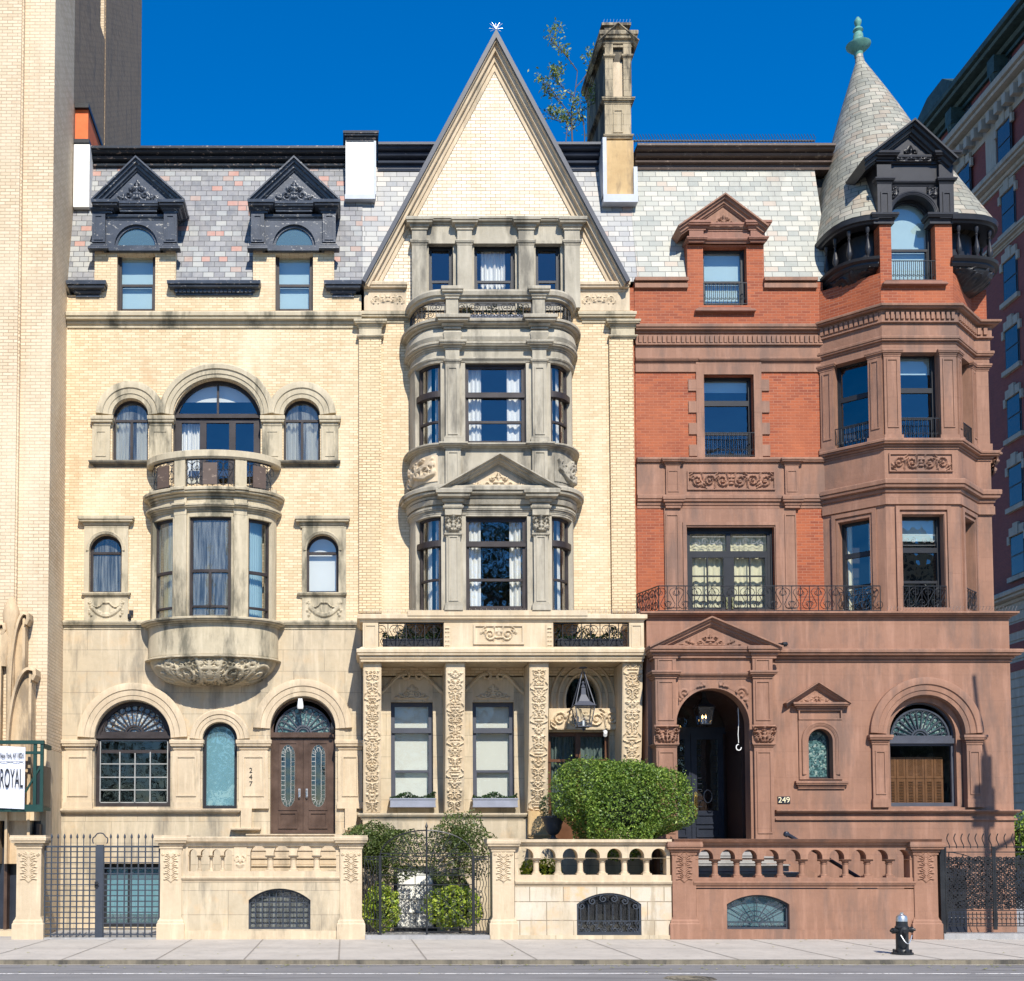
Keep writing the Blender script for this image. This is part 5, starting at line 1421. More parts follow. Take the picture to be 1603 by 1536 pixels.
# sapling growing on the roof
sp = thing('sapling', 'thin leafy sapling growing from the roof beside the stone chimney', 'tree', (X(905, 222, 1.6), 1.6, Z(225, 1.6)))
tk = MB(); lf = MB(); rnd = random.Random(4)
def twig(p, d, l, r, lev):
    pts = [Vector(p)]; dd = Vector(d).normalized()
    for i in range(4):
        dd = (dd+Vector((rnd.gauss(0, .12), rnd.gauss(0, .12), rnd.gauss(0, .08)+.03))).normalized(); pts.append(pts[-1]+dd*l/4)
    tk.tube(pts, r, 4, r1=r*.45)
    if lev < 3:
        for i in range(5 if lev == 0 else 3):
            q = pts[1+i % 4]+(pts[min(4, 2+i % 4)]-pts[1+i % 4])*rnd.random()
            s = Vector((rnd.choice((-1, 1))*rnd.uniform(.4, .9), rnd.uniform(-.5, .5), rnd.uniform(.5, 1.1)))
            twig(q, s, l*rnd.uniform(.35, .55), r*.55, lev+1)
    if lev >= 1:
        for i in range(16): leafq(lf, pts[rnd.randint(1, 4)]+Vector((rnd.gauss(0, .06), rnd.gauss(0, .06), rnd.gauss(0, .06))), .045, rnd)
twig((X(896, 222, 1.6), 1.6, Z(228, 1.6)), (-.02, 0, 1), 2.1, .025, 0)
twig((X(885, 222, 1.6), 1.6, Z(228, 1.6)), (0, 0, 1), 1.0, .015, 1)
twig((X(915, 222, 1.6), 1.6, Z(228, 1.6)), (.0, 0, 1), 1.3, .018, 1)
tk.build('trunk', mat['bark'], sp); lf.build('crown', mat['leaf_sapling'], sp)
# =================================================================== HOUSE 3 (red brick and brownstone, right)
H3 = thing('row_house', 'red brick and brownstone row house with a turret under a pointed slate cone', 'house', (X(1290, 1400), 0, 0))
YT = -1.0
xl3 = X(996, 700)
A_ = (X(1286, 690, 0), 0.0); B_ = (X(1384, 690, YT), YT); C_ = (X(1499, 690, YT), YT); D_ = (X(1527, 690, -.12), -.12); E_ = (X(1550, 690, -.12), -.12)
xr3 = E_[0]
turret = [(A_[0]-.02, .15), A_, B_, C_, D_, E_, (E_[0], 4)]
tside = [A_, B_, C_, D_, E_, (E_[0], 4)]
brn, bd_ = mat['brownstone'], mat['brownstone_dark']
# ---- brick flat part
win3 = PW(1102, 1180, 587, 716); door3 = PW(1075, 1212, 825, 957); w4 = PW(1101, 1169, 384, 478)
mb = MB()
zs4 = Z(442)
mb.prism([(xl3, Z(1000)), (A_[0]+.1, Z(1000)), (A_[0]+.1, zs4), (X(1196, 420), zs4), (X(1196, 420), Z(381)), (X(1076, 420), Z(381)), (X(1076, 420), zs4), (xl3, zs4)], 0, .35,
         [rect(w[0]-w[1]/2, w[0]+w[1]/2, w[2], w[3]) for w in (win3, door3)]+[rect(w4[0]-w4[1]/2, w4[0]+w4[1]/2, w4[2], Z(386))])
mb.build('brick_wall', mat['red_brick'], H3)
mb = MB(); mb.box(X(988, 700), xl3, .02, .3, Z(1000), Z(450)); mb.build('party_strip', mat['red_brick'], H3)
# upper cornice
x0, x1 = xl3, A_[0]+.05
mb = MB()
z0, z1 = Z(583), Z(560); mb.sweep([(x0, 0), (x1, 0)], cor(.16, .09, Z(571))); mb.sweep([(x0, 0), (x1, 0)], band(Z(571)-z0, .035, z0))
mb.sweep([(x0, 0), (x1, 0)], band(Z(541)-Z(561), .04, Z(561))); mb.sweep([(x0, 0), (x1, 0)], band(Z(526)-Z(541), .07, Z(541))); mb.sweep([(x0, 0), (x1, 0)], cor(Z(511)-Z(527), .17, Z(527)))
mb.sweep([(x0, -.07), (x1, -.07)], band(.04, .03, Z(542)))
dentils(mb, x0+.05, x1, Z(539), Z(528), -.07, .045, .115); mb.build('cornice', brn, H3)
# level 3 window
cx, w, zb, zt = win3
mb = MB()
for sg in (-1, 1):
    a, b = sorted((cx+sg*w/2, cx+sg*(w/2+.19))); mb.box(a, b, -.04, .02, Z(718), Z(568))
    for k in range(4):
        c, d = sorted((cx+sg*(w/2+.19), cx+sg*(w/2+.38))); zc = Z(707-k*34); mb.box(c-.001, d, -.035, .02, zc-.12, zc+.16)
mb.box(cx-w/2, cx+w/2, -.04, .02, zt, Z(568)); cornice(mb, 1094, 1192, 560, 568, -.03, .07); mb.build('window_surround', brn, H3)
window(H3, TM(cx, .2), w, zb+.03, zt, 0, .06, bars=[('h', Z(627), .13)], sash=Z(675), fm='charcoal_frame', cur=[('blind', Z(607), 'blue_blind')])
mb = MB(); railing(mb, lambda x, z: (x, -.02, z), cx-w/2, cx+w/2, zb+.02, Z(678), .009, .1, 'belly'); mb.build('window_guard', mat['iron'], H3)
# panel band
mb = MB(); mb.sweep([(x0, 0), (x1, 0)], band(Z(728)-Z(780), .04, Z(780))); mb.sweep([(x0, 0), (x1, 0)], cor(Z(718)-Z(731), .12, Z(731))); mb.sweep([(x0, 0), (x1, 0)], cor(Z(776)-Z(796), .1, Z(796)))
for p0, p1 in ((1041, 1063), (1227, 1248)):
    a, b = X(p0, 750), X(p1, 750); mb.box(a, b, -.1, .02, Z(796), Z(728)); mb.sweep(retp(a, b, -.09, 0), cor(.17, .12, Z(731))); mb.sweep(retp(a, b, -.09, 0), cor(.28, .1, Z(797))); panel_frame(mb, a+.04, b-.04, Z(772), Z(738), -.1, .03, .015)
bnd = mb.build('panel_band', brn, H3)
a, b = X(1077, 753), X(1210, 753); relief_panel(bnd, brn, a, b, Z(766), Z(741), -.045, pat_scroll(b-a, Z(741)-Z(766), 5), .06, frame=.035)
# balcony door
cx, w, zb, zt = door3; zt = Z(826)
mb = MB(); mb.prism(rect(X(1040, 880), X(1246, 880), Z(962), Z(797)), -.05, .02, [rect(cx-w/2, cx+w/2, Z(961), zt)], back=False)
panel_frame(mb, cx-w/2-.1, cx+w/2+.1, Z(961), zt+.12, -.05, .08, .03)
for p0, p1 in ((1042, 1062), (1228, 1246)): panel_frame(mb, X(p0, 880), X(p1, 880), Z(952), Z(806), -.05, .03, .02)
mb.build('door_surround', brn, H3)
bars = [('h', Z(866), .16), ('v', 0, .1, Z(866), zt), ('v', 0, .26, zb, Z(866))]
for sg in (-1, 1): bars += [('v', sg*.52, .028, zb, Z(866)), ('h', Z(900), .028, *sorted((sg*.1, sg*.95))), ('h', Z(930), .028, *sorted((sg*.1, sg*.95))), ('v', sg*.96, .14, zb, Z(866))]
dd = window(H3, TM(cx, .12), w, zb, zt, 0, .12, bars=bars, fm='charcoal_frame', cur=[('full',)], cm='cream_curtain', name='balcony_door', label='dark double glass door with brass handles and leaded transom')
g = MB()
for sg in (-1, 1):
    g.box(cx+sg*.07-.02, cx+sg*.07+.02, .08, .11, Z(952), Z(934))
g.build('door_handle', mat['brass'], dd)
g = MB()
for sg in (-1, 1):
    c = cx+sg*.5
    for k in (-1, 1):
        g.tube([(c+k*.28+u, .1, z) for u, z in iron_spiral(0, Z(849), .09, 1.3, k, PI/2)], .008, 3); g.tube([(c+k*.1+u, .1, z) for u, z in iron_spiral(0, Z(846), .08, 1.2, -k, 0)], .008, 3)
    g.tube([(c-.4, .1, Z(858)), (c+.4, .1, Z(858)), (c+.4, .1, Z(839)), (c-.4, .1, Z(839))], .007, 3, closed=True); g.tube([(c-.4, .1, Z(849)), (c+.4, .1, Z(849))], .006, 3)
g.build('leaded_tracery', mat['came'], dd)
# attic window and dormer
cx, w, zb, zt = w4
mb = MB(); cornice(mb, 1089, 1184, 478, 489, 0, .12, f=lambda h, p, z=0, b=.06: corinv(h, p, z, b)); mb.build('window_sill', bd_, H3)
window(H3, TM(cx, .2), w, zb, Z(384), 0, .08, sash=Z(436), fm='charcoal_frame', cur=[('blind', zb+.05, 'blue_blind')])
mb = MB(); railing(mb, lambda x, z: (x, .0, z), cx-w/2, cx+w/2, zb+.02, Z(443), .009, .1, 'belly'); mb.build('window_guard', mat['iron'], H3)
mb = MB(); a, b = X(1078, 370, -.05), X(1196, 370, -.05)
mb.box(a, b, -.05, .3, Z(383), Z(352)); mb.box(a-.0, a+.35, -.11, .02, Z(380), Z(352)); mb.box(b-.35, b, -.11, .02, Z(380), Z(352))
mb.sweep(retp(a, b, -.05, .9), cor(.12, .07, Z(383))); mb.sweep(retp(a, a+.35, -.11, .0), cor(.12, .08, Z(383))); mb.sweep(retp(b-.35, b, -.11, .0), cor(.12, .08, Z(383)))
mb.sweep(retp(a-.02, a+.38, -.1, .6), cor(.2, .13, Z(364))); mb.sweep(retp(b-.38, b+.02, -.1, .6), cor(.2, .13, Z(364))); mb.sweep([(a, -.05), (b, -.05)], cor(.18, .1, Z(364)))
mb.box(a+.04, a+.14, .02, 1.4, zs4, Z(352)); mb.box(b-.14, b-.04, .02, 1.4, zs4, Z(352)); mb.box(a, b, .1, 1.4, Z(366), Z(352))
dor = mb.build('dormer', bd_, H3, label='brownstone pedimented dormer over a sash window')
pediment(H3, brn, 1062, 1204, 352, 301, 1136, -.08, .2, th=.2, depth=1.3, nm='dormer_pediment', rd=.04)
mansard(H3, 'slate_green', X(998, 350), X(1300, 350), 440, 262, MY0-.02, MY1, cuts=[(X(1078, 420)+.08, X(1196, 420)-.08, Z(356))])
for p0, p1 in ((993, 1076), (1195, 1278)):
    mb = MB(); mb.box(X(p0, 445), X(p1, 445), -.07, .05, Z(452), Z(445)); mb.box(X(p0, 445), X(p1, 445), -.12, .08, Z(442), Z(437)); mb.build('eaves_band', brn, H3)
topcornice(H3, 'brown_trim', 997, 1307, 225, 266, MY1)
mb = MB(); mb.box(X(998, 300), xr3-.2, MY1+.05, 11, Z(240, 1)-.4, Z(240, 1)-.2); mb.build('roof_deck', mat['roof_black'], H3)
mb = MB(); za = Z(225, .6)
for i in range(62):
    x = X(998, 220)+(X(1290, 220)-X(998, 220))*i/61; mb.tube([(x, .62, za), (x+.03, .62, za+.16), (x-.02, .62, za+.26)], .009, 3)
mb.tube([(X(998, 220), .7, za+.13), (X(1292, 220), .7, za+.13)], .028, 4); mb.build('roof_railing', mat['iron_grey'], H3)
# ---- turret shaft
def tsweep(mb, prof, path=None): mb.sweep(path or tside, prof)
def face(P0, P1):
    """local frame on a turret face: x along from the middle, y inwards"""
    d = Vector((P1[0]-P0[0], P1[1]-P0[1])); a = math.atan2(d.y, d.x)
    return TM((P0[0]+P1[0])/2, (P0[1]+P1[1])/2, 0, a), d.length
FS = [face(A_, B_), face(B_, C_), face(C_, D_)]
# level heights on the front face
zl2b, zl2t = Z(955, YT), Z(806, YT)
zl3b, zl3t = Z(690, YT), Z(550, YT)
zbr0, zbr1 = Z(476, YT), Z(345, YT)
wws = [(.50, .88), (.62, 1.02), (.50, .8)]
for lev, (zb, zt) in enumerate(((zl2b, zl2t), (zl3b, zl3t))):
    for k, (M, ln) in enumerate(FS):
        ww = (.72, .98, .66)[k] if lev == 0 else (.8, .92, .72)[k]
        mb = MB(); mb.M = M
        top = Z(782, YT) if lev == 0 else zt+.02
        mb.prism(rect(-ln/2, ln/2, zb-.05, top), 0, .25, [rect(-ww/2, ww/2, zb, zt)])
        if lev == 0:
            panel_frame(mb, -ww/2-.16, ww/2+.16, zb-.04, zt+.2, 0, .09, .05); panel_frame(mb, -ww/2-.06, ww/2+.06, zb-.04, zt+.06, 0, .05, .025)
        mb.build('turret_wall', brn, H3)
        M2 = M @ Matrix.Translation((0, .22, 0))
        tz = Z(858, YT) if lev == 0 else Z(606, YT)
        wo = window(H3, M2, ww, zb, zt, 0, .06, bars=[('h', tz, .12)], sash=Z(908, YT) if lev == 0 else Z(650, YT), fm='charcoal_frame', cur=[('blind', (tz+zt)/2 if lev else tz+.25, 'blue_blind')] if k == 1 else ([('sides', .2, zb)] if lev == 0 and k == 0 else None), cm='cream_curtain')
        if lev == 0 and k == 1:
            g = MB(); g.M = M2
            for s in (-1, 1):
                g.tube([(s*.14+u, -.012, z) for u, z in iron_spiral(0, tz+.24, .07, 1.3, s, PI/2)], .007, 3)
                g.tube([(s*.3+u, -.012, z) for u, z in iron_spiral(0, tz+.24, .06, 1.2, -s, 0)], .007, 3)
            g.tube([(-.38, -.012, tz+.12), (.38, -.012, tz+.12), (.38, -.012, tz+.36), (-.38, -.012, tz+.36)], .007, 3, closed=True)
            g.build('leaded_tracery', mat['came'], wo)
        g = MB(); g.M = M
        if lev == 1: railing(g, lambda x, z: (x, .0, z), -ww/2, ww/2, zb+.03, Z(655, YT), .009, .1, 'belly')
        else: railing(g, lambda x, z: (x, -.02, z), -ww/2-.02, ww/2+.02, zb+.03, Z(918, YT), .009, .15, 'scroll')
        g.build('window_guard', mat['iron'], H3)
        if lev == 1:
            pw = (ln-ww)/2
            for s in (-1, 1):
                a, b = sorted((s*(ww/2+.01), s*(ln/2-.01)))
                m3 = MB(); m3.M = M; m3.box(a, b, -.05, .02, zb+.0, zt-.02); panel_frame(m3, a+.06, b-.06, zb+.3, zt-.2, -.05, .03, .02)
                m3.sweep(retp(a, b, -.05, .1), cor(.16, .06, zt-.14)); m3.sweep(retp(a, b, -.05, .1), band(.12, .035, zb)); m3.build('turret_pilaster', brn, H3)
mb = MB(); mb.prism(rect(D_[0]-.05, E_[0]-.006, zl2b-.1, zbr0+.2), -.112, .2); mb.box(E_[0]-.2, E_[0], -.1, 4, zl2b-.1, zbr0); mb.build('turret_return', brn, H3)
mb = MB(); mb.box(D_[0]+.03, E_[0]-.03, -.17, -.1, zl3b, zl3t-.02); mb.sweep(retp(D_[0]+.03, E_[0]-.03, -.17, 0), cor(.16, .07, zl3t-.14)); mb.sweep(retp(D_[0]+.03, E_[0]-.03, -.17, 0), band(.2, .04, zl3b)); mb.build('turret_pilaster', brn, H3)
# bands
mb = MB()
tsweep(mb, [(-.2, zl2t+.3), (.0, zl2t+.3), (0, zl3b-.1), (-.2, zl3b-.1)])
tsweep(mb, cor(Z(752, YT)-Z(777, YT), .17, Z(777, YT))); tsweep(mb, [(-.1, Z(790, YT)), (.05, Z(790, YT)), (.05, Z(777, YT)), (-.1, Z(777, YT))])
tsweep(mb, cor(Z(689, YT)-Z(703, YT), .16, Z(703, YT)))
sp3 = mb.build('turret_spandrel', brn, H3)
a, b = X(1393, 725, YT), X(1489, 725, YT); relief_panel(sp3, brn, a, b, Z(737, YT), Z(712, YT), YT-.01, pat_scroll(b-a, Z(712, YT)-Z(737, YT), 6), .055, frame=.03)
mb = MB(); c = E_[0]+.02
mb.M = TM(E_[0], .1, 0, PI/2)
relief(mb, .5, .7, pat_vert(.5, .7, 2), .1, lambda u, v, h: (u, -.06-h-.25*(v/.7+.5)**2, Z(725, 0)+v), res=.03); mb.build('side_bracket', brn, H3, smooth=True)
mb = MB()
zz = zl3t
tsweep(mb, [(-.25, zz-.03), (.02, zz-.03), (.02, Z(541, YT)), (-.25, Z(541, YT))]); tsweep(mb, cor(Z(528, YT)-Z(542, YT), .11, Z(542, YT)))
tsweep(mb, [(-.25, Z(528, YT)), (.04, Z(528, YT)), (.04, Z(507, YT)), (-.25, Z(507, YT))]); tsweep(mb, [(-.25, Z(507, YT)), (.1, Z(507, YT)), (.1, Z(505, YT)), (.07, Z(504, YT)), (.07, Z(489, YT)), (-.25, Z(489, YT))])
tsweep(mb, cor(Z(475, YT-.2)-Z(490, YT-.1), .24, Z(490, YT-.1)))
for k, (M, ln) in enumerate(FS+[face(D_, E_)]):
    mb.M = M; o = .03 if k != 1 else .0
    dentils(mb, -ln/2+.04, ln/2-.02, Z(502, YT), Z(491, YT), -.065, .05, .115)
mb.M = None
mb.build('turret_cornice', brn, H3)
# brick drum and top window
w5 = PW(1395, 1464, 308, 440, YT)
cxT, wT = w5[0], w5[1]
M, ln = FS[1]
mb = MB(); zc = Z(475, YT)
for k, (Mk, lnk) in enumerate(FS+[face(D_, E_)]):
    mb.M = Mk
    if k == 1:
        off = cxT-(B_[0]+C_[0])/2
        q0, q1 = X(1372, 400, YT)-(B_[0]+C_[0])/2, X(1491, 400, YT)-(B_[0]+C_[0])/2
        L0, L1 = max(q0, -lnk/2), min(q1, lnk/2); ztp, zsl = Z(345, YT), Z(440, YT)
        mb.prism([(L0, zc-.1), (L1, zc-.1), (L1, ztp), (off+wT/2, ztp), (off+wT/2, zsl), (off-wT/2, zsl), (off-wT/2, ztp), (L0, ztp)], 0, .3)
    else: mb.prism(rect(-lnk/2, lnk/2, zc-.1, Z(440, YT)+.2), .004, .3)
mb.build('turret_brick_drum', mat['red_brick'], H3)
# round corner balconies
ctr = (X(1390, 400, .95), .95); RR = 2.07
def sep(r, a, n=5.0):
    c, s_ = math.cos(a), math.sin(a); q = (abs(c)**n+abs(s_)**n)**(-1/n)
    return (ctr[0]+r*q*c, ctr[1]+r*q*s_)
def ringp(r, a0, a1, n=30): return [sep(r, R(a0+(a1-a0)*i/n)) for i in range(n+1)]
zb0 = Z(408, YT); zr_ = Z(352, YT); blk = mat['turret_black']
pxl, pxr = X(1375, 400, YT), X(1488, 400, YT)
aL = math.degrees(math.atan2(YT+.05-ctr[1], pxl-.0-ctr[0])) % 360; aR = math.degrees(math.atan2(YT+.05-ctr[1], pxr-ctr[0])) % 360
for (a0, a1, lb) in ((150, aL, 'larger'), (aR, 342, 'smaller')):
    mb = MB(); q = ringp(RR-.16, a0, a1)
    mb.sweep(q, [(-.2, zr_+.02), (.1, zr_+.02), (.12, zr_+.06), (.18, zr_+.08), (.2, zr_+.19), (.0, zr_+.24), (-.2, zr_+.24)])
    mb.sweep(q, [(-.15, zb0-.12), (.05, zb0-.14), (.1, zb0-.08), (.1, zb0-.04), (.18, zb0), (.2, zb0+.06), (-.15, zb0+.08)])
    mb.sweep(ringp(RR-.5, a0, a1), [(-.02, zb0), (.02, zb0), (.02, zr_), (-.02, zr_)])
    o = mb.build('corner_balcony', blk, H3, smooth=True, ang=30, label='%s black curved balcony of the turret with round balusters' % lb)
    n = max(4, int((a1-a0)/9.5))
    for i in range(n):
        a = R(a0+(a1-a0)*(i+.5)/n); p = sep(RR-.14, a)+(zb0+.07,)
        h = zr_-zb0-.09
        m3 = MB(); m3.lathe([(.05, 0), (.05, h*.06), (.028, h*.1), (.035, h*.14), (.072, h*.26), (.062, h*.38), (.026, h*.62), (.022, h*.72), (.04, h*.76), (.022, h*.8), (.05, h*.9), (.05, h)], p, 10); m3.build('baluster', blk, o, smooth=True)
    m3 = MB(); Lr = R(a1-a0)*RR; H = .62 if lb == 'larger' else .55
    a0r, a1r = R(a0), R(a1)
    mid = Lr
    def corb(u, v, h):
        t = u/mid+.5; s = v/H+.5; a = a0r+(a1r-a0r)*t
        w_ = math.sin(PI*min(1, max(0, (t if lb != 'larger' else t))))**.6
        rr = RR-.14+h-(1-s)**2*.62
        # bowl narrows towards its lowest point
        return sep(rr, a)+(zb0-.12-(1-s)*H*w_,)
    relief(m3, mid, H, pat_scroll(mid, H, 8), .05, corb, res=.03); m3.build('carved_corbel', blk, o, smooth=True, ang=60)
# black pedimented dormer of the turret
mb = MB(); xa, xb = X(1370, 300, YT), X(1489, 300, YT); zt_ = Z(256, YT); zs_ = Z(345, YT)
M0 = cxT
hol = shp(wT, Z(346, YT), Z(306, YT), wT/2*.98, -.0, 20, cxT)
arc_ = [(x, z) for x, z in shp(wT, Z(346, YT), Z(307, YT), wT/2*.98, -.01, 20, cxT)[2:]]
mb.prism([(xa+.1, Z(345, YT)), (xa+.1, Z(285, YT)), (xb-.1, Z(285, YT)), (xb-.1, Z(345, YT)), (arc_[0][0], Z(345, YT))]+arc_+[(arc_[-1][0], Z(345, YT))], YT-.02, YT+.2)
mb.box(xa, xb, YT-.03, YT+1.1, Z(284, YT), zt_+.1)
mb.box(xa, xa+.1, YT, YT+2.0, zs_, Z(284, YT)); mb.box(xb-.1, xb, YT, YT+2.0, zs_, Z(284, YT))
for a in (xa, xb-.34):
    mb.box(a, a+.34, YT-.12, YT, zs_, Z(262, YT)); panel_frame(mb, a+.07, a+.27, Z(339, YT), Z(305, YT), YT-.12, .035, .02)
    mb.sweep(retp(a, a+.34, YT-.12, YT), cor(.13, .07, Z(292, YT))); mb.sweep(retp(a, a+.34, YT-.12, YT+.5), cor(.2, .16, zt_-.03))
mb.sweep([(xa+.3, YT-.03), (xb-.3, YT-.03)], cor(.1, .06, Z(292, YT))); mb.sweep([(xa+.3, YT-.03), (xb-.3, YT-.03)], cor(.2, .1, zt_-.05))
archmould(mb, cxT, Z(307, YT)-wT/2*.98, wT/2, amp(.09, YT-.02, .05), 20)
dr = mb.build('turret_dormer', blk, H3, label='black pedimented dormer with an arched window on the turret')
for s in (-1, 1):
    c = cxT+s*.47; relief_panel(dr, blk, c-.13, c+.13, Z(313, YT), Z(293, YT), YT-.025, pat_cap(.26, .3), .05, 'carving')
pediment(H3, blk, 1353, 1501, 246, 184, 1433, YT-.06, .3, th=.22, depth=.8, nm='dormer_pediment', rd=.06)
window(H3, TM(cxT, YT+.24), wT, Z(440, YT), Z(307, YT), wT/2*.98, .06, sash=Z(384, YT), fm='charcoal_frame', cur=[('blind', Z(430, YT), 'blue_blind')])
mb = MB(); railing(mb, lambda x, z: (x, YT+.02, z), cxT-wT/2, cxT+wT/2, Z(439, YT), Z(408, YT), .009, .1, 'belly'); mb.build('window_guard', mat['iron'], H3)
mb = MB(); a, b = X(1384, 444, YT-.1)+.1, X(1483, 444, YT-.1)-.1; mb.sweep(retp(a, b, YT, YT+.1), corinv(.14, .12, Z(448, YT))); mb.build('window_sill', bd_, H3)
mb = MB()
for p0, p1 in ((1369, 1401), (1457, 1493)):
    a, b = X(p0, 350, YT-.1), X(p1, 350, YT-.1); mb = MB(); mb.box(a, b, YT-.06, YT+.25, zr_, zr_+.1); mb.sweep(retp(a+.03, b-.03, YT-.04, YT+.2), cor(.2, .12, zr_+.03)); mb.build('balcony_cap', blk, H3)
# cone
mb = MB(); apx = (X(1344, 90, 1.5), 1.5); zap = Z(84, 1.5); n = 60; m = 40
zbase = zr_+.22; rows = []; uvr = []
sl_ = 0
for j in range(m+1):
    t = j/m
    # bell-cast profile: radius factor
    k = (1-t)*.93+.04*(1-t)**5+.03*(1-t*t)+.055*math.sin(PI*t)
    cxk = ctr[0]+(apx[0]-ctr[0])*(1-k)**1.0; cyk = ctr[1]+(apx[1]-ctr[1])*(1-k)
    r = max(.1, RR*1.0*k)
    z = zbase+(zap-zbase)*t
    ex = 4.6-2.5*min(1, t*1.8)
    def rq(a):
        c, s_ = math.cos(a), math.sin(a); q = (abs(c)**ex+abs(s_)**ex)**(-1/ex); return (cxk+r*q*c, cyk+r*q*s_, z)
    rows.append([rq(2*PI*i/n) for i in range(n)]); uvr.append((r, z*1.12))
vs = [p for r_ in rows for p in r_]; fs = []; uv = []
for j in range(m):
    u = 2*PI*RR/n
    sc = (RR*.98+.0)
    for i in range(n):
        l = (i+1) % n
        cc = rows[j][i]
        if xa-.02 < cc[0] < xb-.12 and cc[1] < ctr[1]-.5 and cc[2] < Z(262, YT): continue
        fs.append((j*n+i, j*n+l, (j+1)*n+l, (j+1)*n+i))
        rr = round(max(.35, uvr[j][0])*4)/4
        ua, ub = 2*PI*rr*i/n, 2*PI*rr*(i+1)/n
        uv.append([(ua, uvr[j][1]), (ub, uvr[j][1]), (ub, uvr[j+1][1]), (ua, uvr[j+1][1])])
mb.add(vs, fs, uv); mb.build('cone_roof', mat['slate_cone'], H3, smooth=True, ang=60)
mb = MB(); zz = zap-.1
mb.lathe([(.1, 0), (.12, .12), (.17, .16), (.3, .29), (.31, .33), (.25, .35), (.14, .42), (.12, .6), (.09, .66), (.13, .72), (.1, .78), (.05, .82), (.09, .92), (.09, .98), (.03, 1.08), (.0, 1.1)], (apx[0], apx[1], zz), 18); mb.build('finial', mat['verdigris'], H3, smooth=True)
# inner closure of the turret top
mb = MB(); mb.box(A_[0]+.3, xr3-.02, .3, 4, zc, zr_+.1); mb.build('turret_core', mat['turret_black'], H3)
# ---- brownstone base
xb0, xb1 = X(1014, 1150, YT), X(1584, 1150, YT)
big = PW(1388, 1511, 1089, 1264, YT); sm = PW(1265, 1303, 1141, 1219, YT); por = PW(1060, 1176, 1077, 1314, YT)
bas = PW(1300, 1345, 1376, 1430, YT)
rA = (X(1511, 1155, YT)-X(1388, 1155, YT))/2
mb = MB(); mb.prism(rect(xb0, xb1, ZB, Z(962, YT)), YT, YT+.35, [shp(big[1], big[2], big[3], rA*.98, 0, 24, big[0]), shp(sm[1], sm[2], sm[3], sm[1]/2*.98, 0, 16, sm[0]), shp(por[1], por[2], por[3], por[1]/2*.98, 0, 24, por[0])])
mb.box(xb0, xb0+.3, YT+.35, .3, ZB, Z(962, YT)); mb.box(xb1-.3, xb1, YT+.35, 9, ZB, Z(962, YT)); mb.box(xb0, xb1, YT+.02, .3, Z(966, YT)-.1, Z(966, YT)+.03); mb.build('brownstone_base', brn, H3)
mb = MB(); pth = retp(xb0, xb1, YT, 3)
mb.sweep(pth, cor(Z(957, YT-.15)-Z(969, YT), .17, Z(969, YT)))
x_ = X(1212, 1025, YT); mb.sweep([(x_, YT), (xb1, YT), (xb1, 3)], cor(Z(1016, YT-.18)-Z(1036, YT), .22, Z(1036, YT)))
mb.build('base_cornice', brn, H3)
mb = MB(); pth = [(X(1213, 1275, YT), YT), (xb1, YT), (xb1, 3)]; mb.sweep(pth, cor(Z(1268, YT)-Z(1276, YT), .12, Z(1276, YT))); mb.sweep(pth, band(.04, .05, Z(1284, YT))); mb.build('sill_course', brn, H3)
cx, w, zb, zt = big
mb = MB(); spz = zt-rA*.98; ro = Z(1061, YT)-spz
archmould(mb, cx, spz, rA, amp(ro-rA, YT, .12), 32)
for s in (-1, 1):
    a, b = sorted((cx+s*rA, cx+s*(rA+.36))); mb.box(a, b, YT-.07, YT+.02, zb, Z(1165, YT)); mb.box(a-.02, b+.02, YT-.1, YT+.02, zb, zb+.2)
    panel_frame(mb, a+.06, b-.06, zb+.3, Z(1176, YT), YT-.07, .03, .02); mb.sweep(retp(a, b, YT-.07, YT+.05), cor(.22, .1, Z(1166, YT)))
mb.prism(shp(w-.02, zb, zt, rA*.97, 0, 24, cx), YT+.14, YT+.3, [shp(w-.02, zb-.1, zt, rA*.97, .13, 24, cx)], back=False)
mb.build('arch_surround', brn, H3, smooth=True, ang=28)
zm = Z(1158, YT); y_ = YT+.26
f = MB(); f.prism(shp(w-.2, zb+.02, zt-.1, rA*.9, 0, 24, cx), y_, y_+.08, [rect(cx-w/2+.2, cx+w/2-.2, zb+.12, zm-.12), shp(w-.2, zm+.05, zt-.1, rA*.88, .07, 24, cx)], back=False)
f.box(cx-w/2+.06, cx+w/2-.06, y_-.06, y_+.01, zm-.07, zm+.05)
wo = f.build('window', mat['slate_frame'], H3, label='big arched window with a stained glass fan and wooden shutters inside')
fanlight(wo, cx, y_+.03, zm+.06, w/2-.22, 13, m='iron_grey', gmat='stained_green')
g = MB(); g.add([(cx-w/2+.15, y_+.05, zb), (cx+w/2-.15, y_+.05, zb), (cx+w/2-.15, y_+.05, zm), (cx-w/2+.15, y_+.05, zm)], [(0, 1, 2, 3)]); g.build('glass', mat['glass_dim'], wo)
ys = y_+.3; g = MB(); pw = (w-.5)/6; s0 = zb+.08; s1 = Z(1182, YT); smd = (s0+s1)/2+.05
for i in range(6):
    a = cx-(w-.5)/2+i*pw
    for z0, z1 in ((s0, smd), (smd, s1)):
        g.prism(rect(a+.005, a+pw-.005, z0+.005, z1-.005), ys, ys+.03, [rect(a+.055, a+pw-.055, z0+.06, z1-.06)])
        for q in range(14):
            zz = z0+.07+(z1-z0-.14)*q/13; g.box(a+.055, a+pw-.055, ys+.005, ys+.012, zz-.012, zz+.008)
g.build('shutter', mat['shutter_wood'], wo)
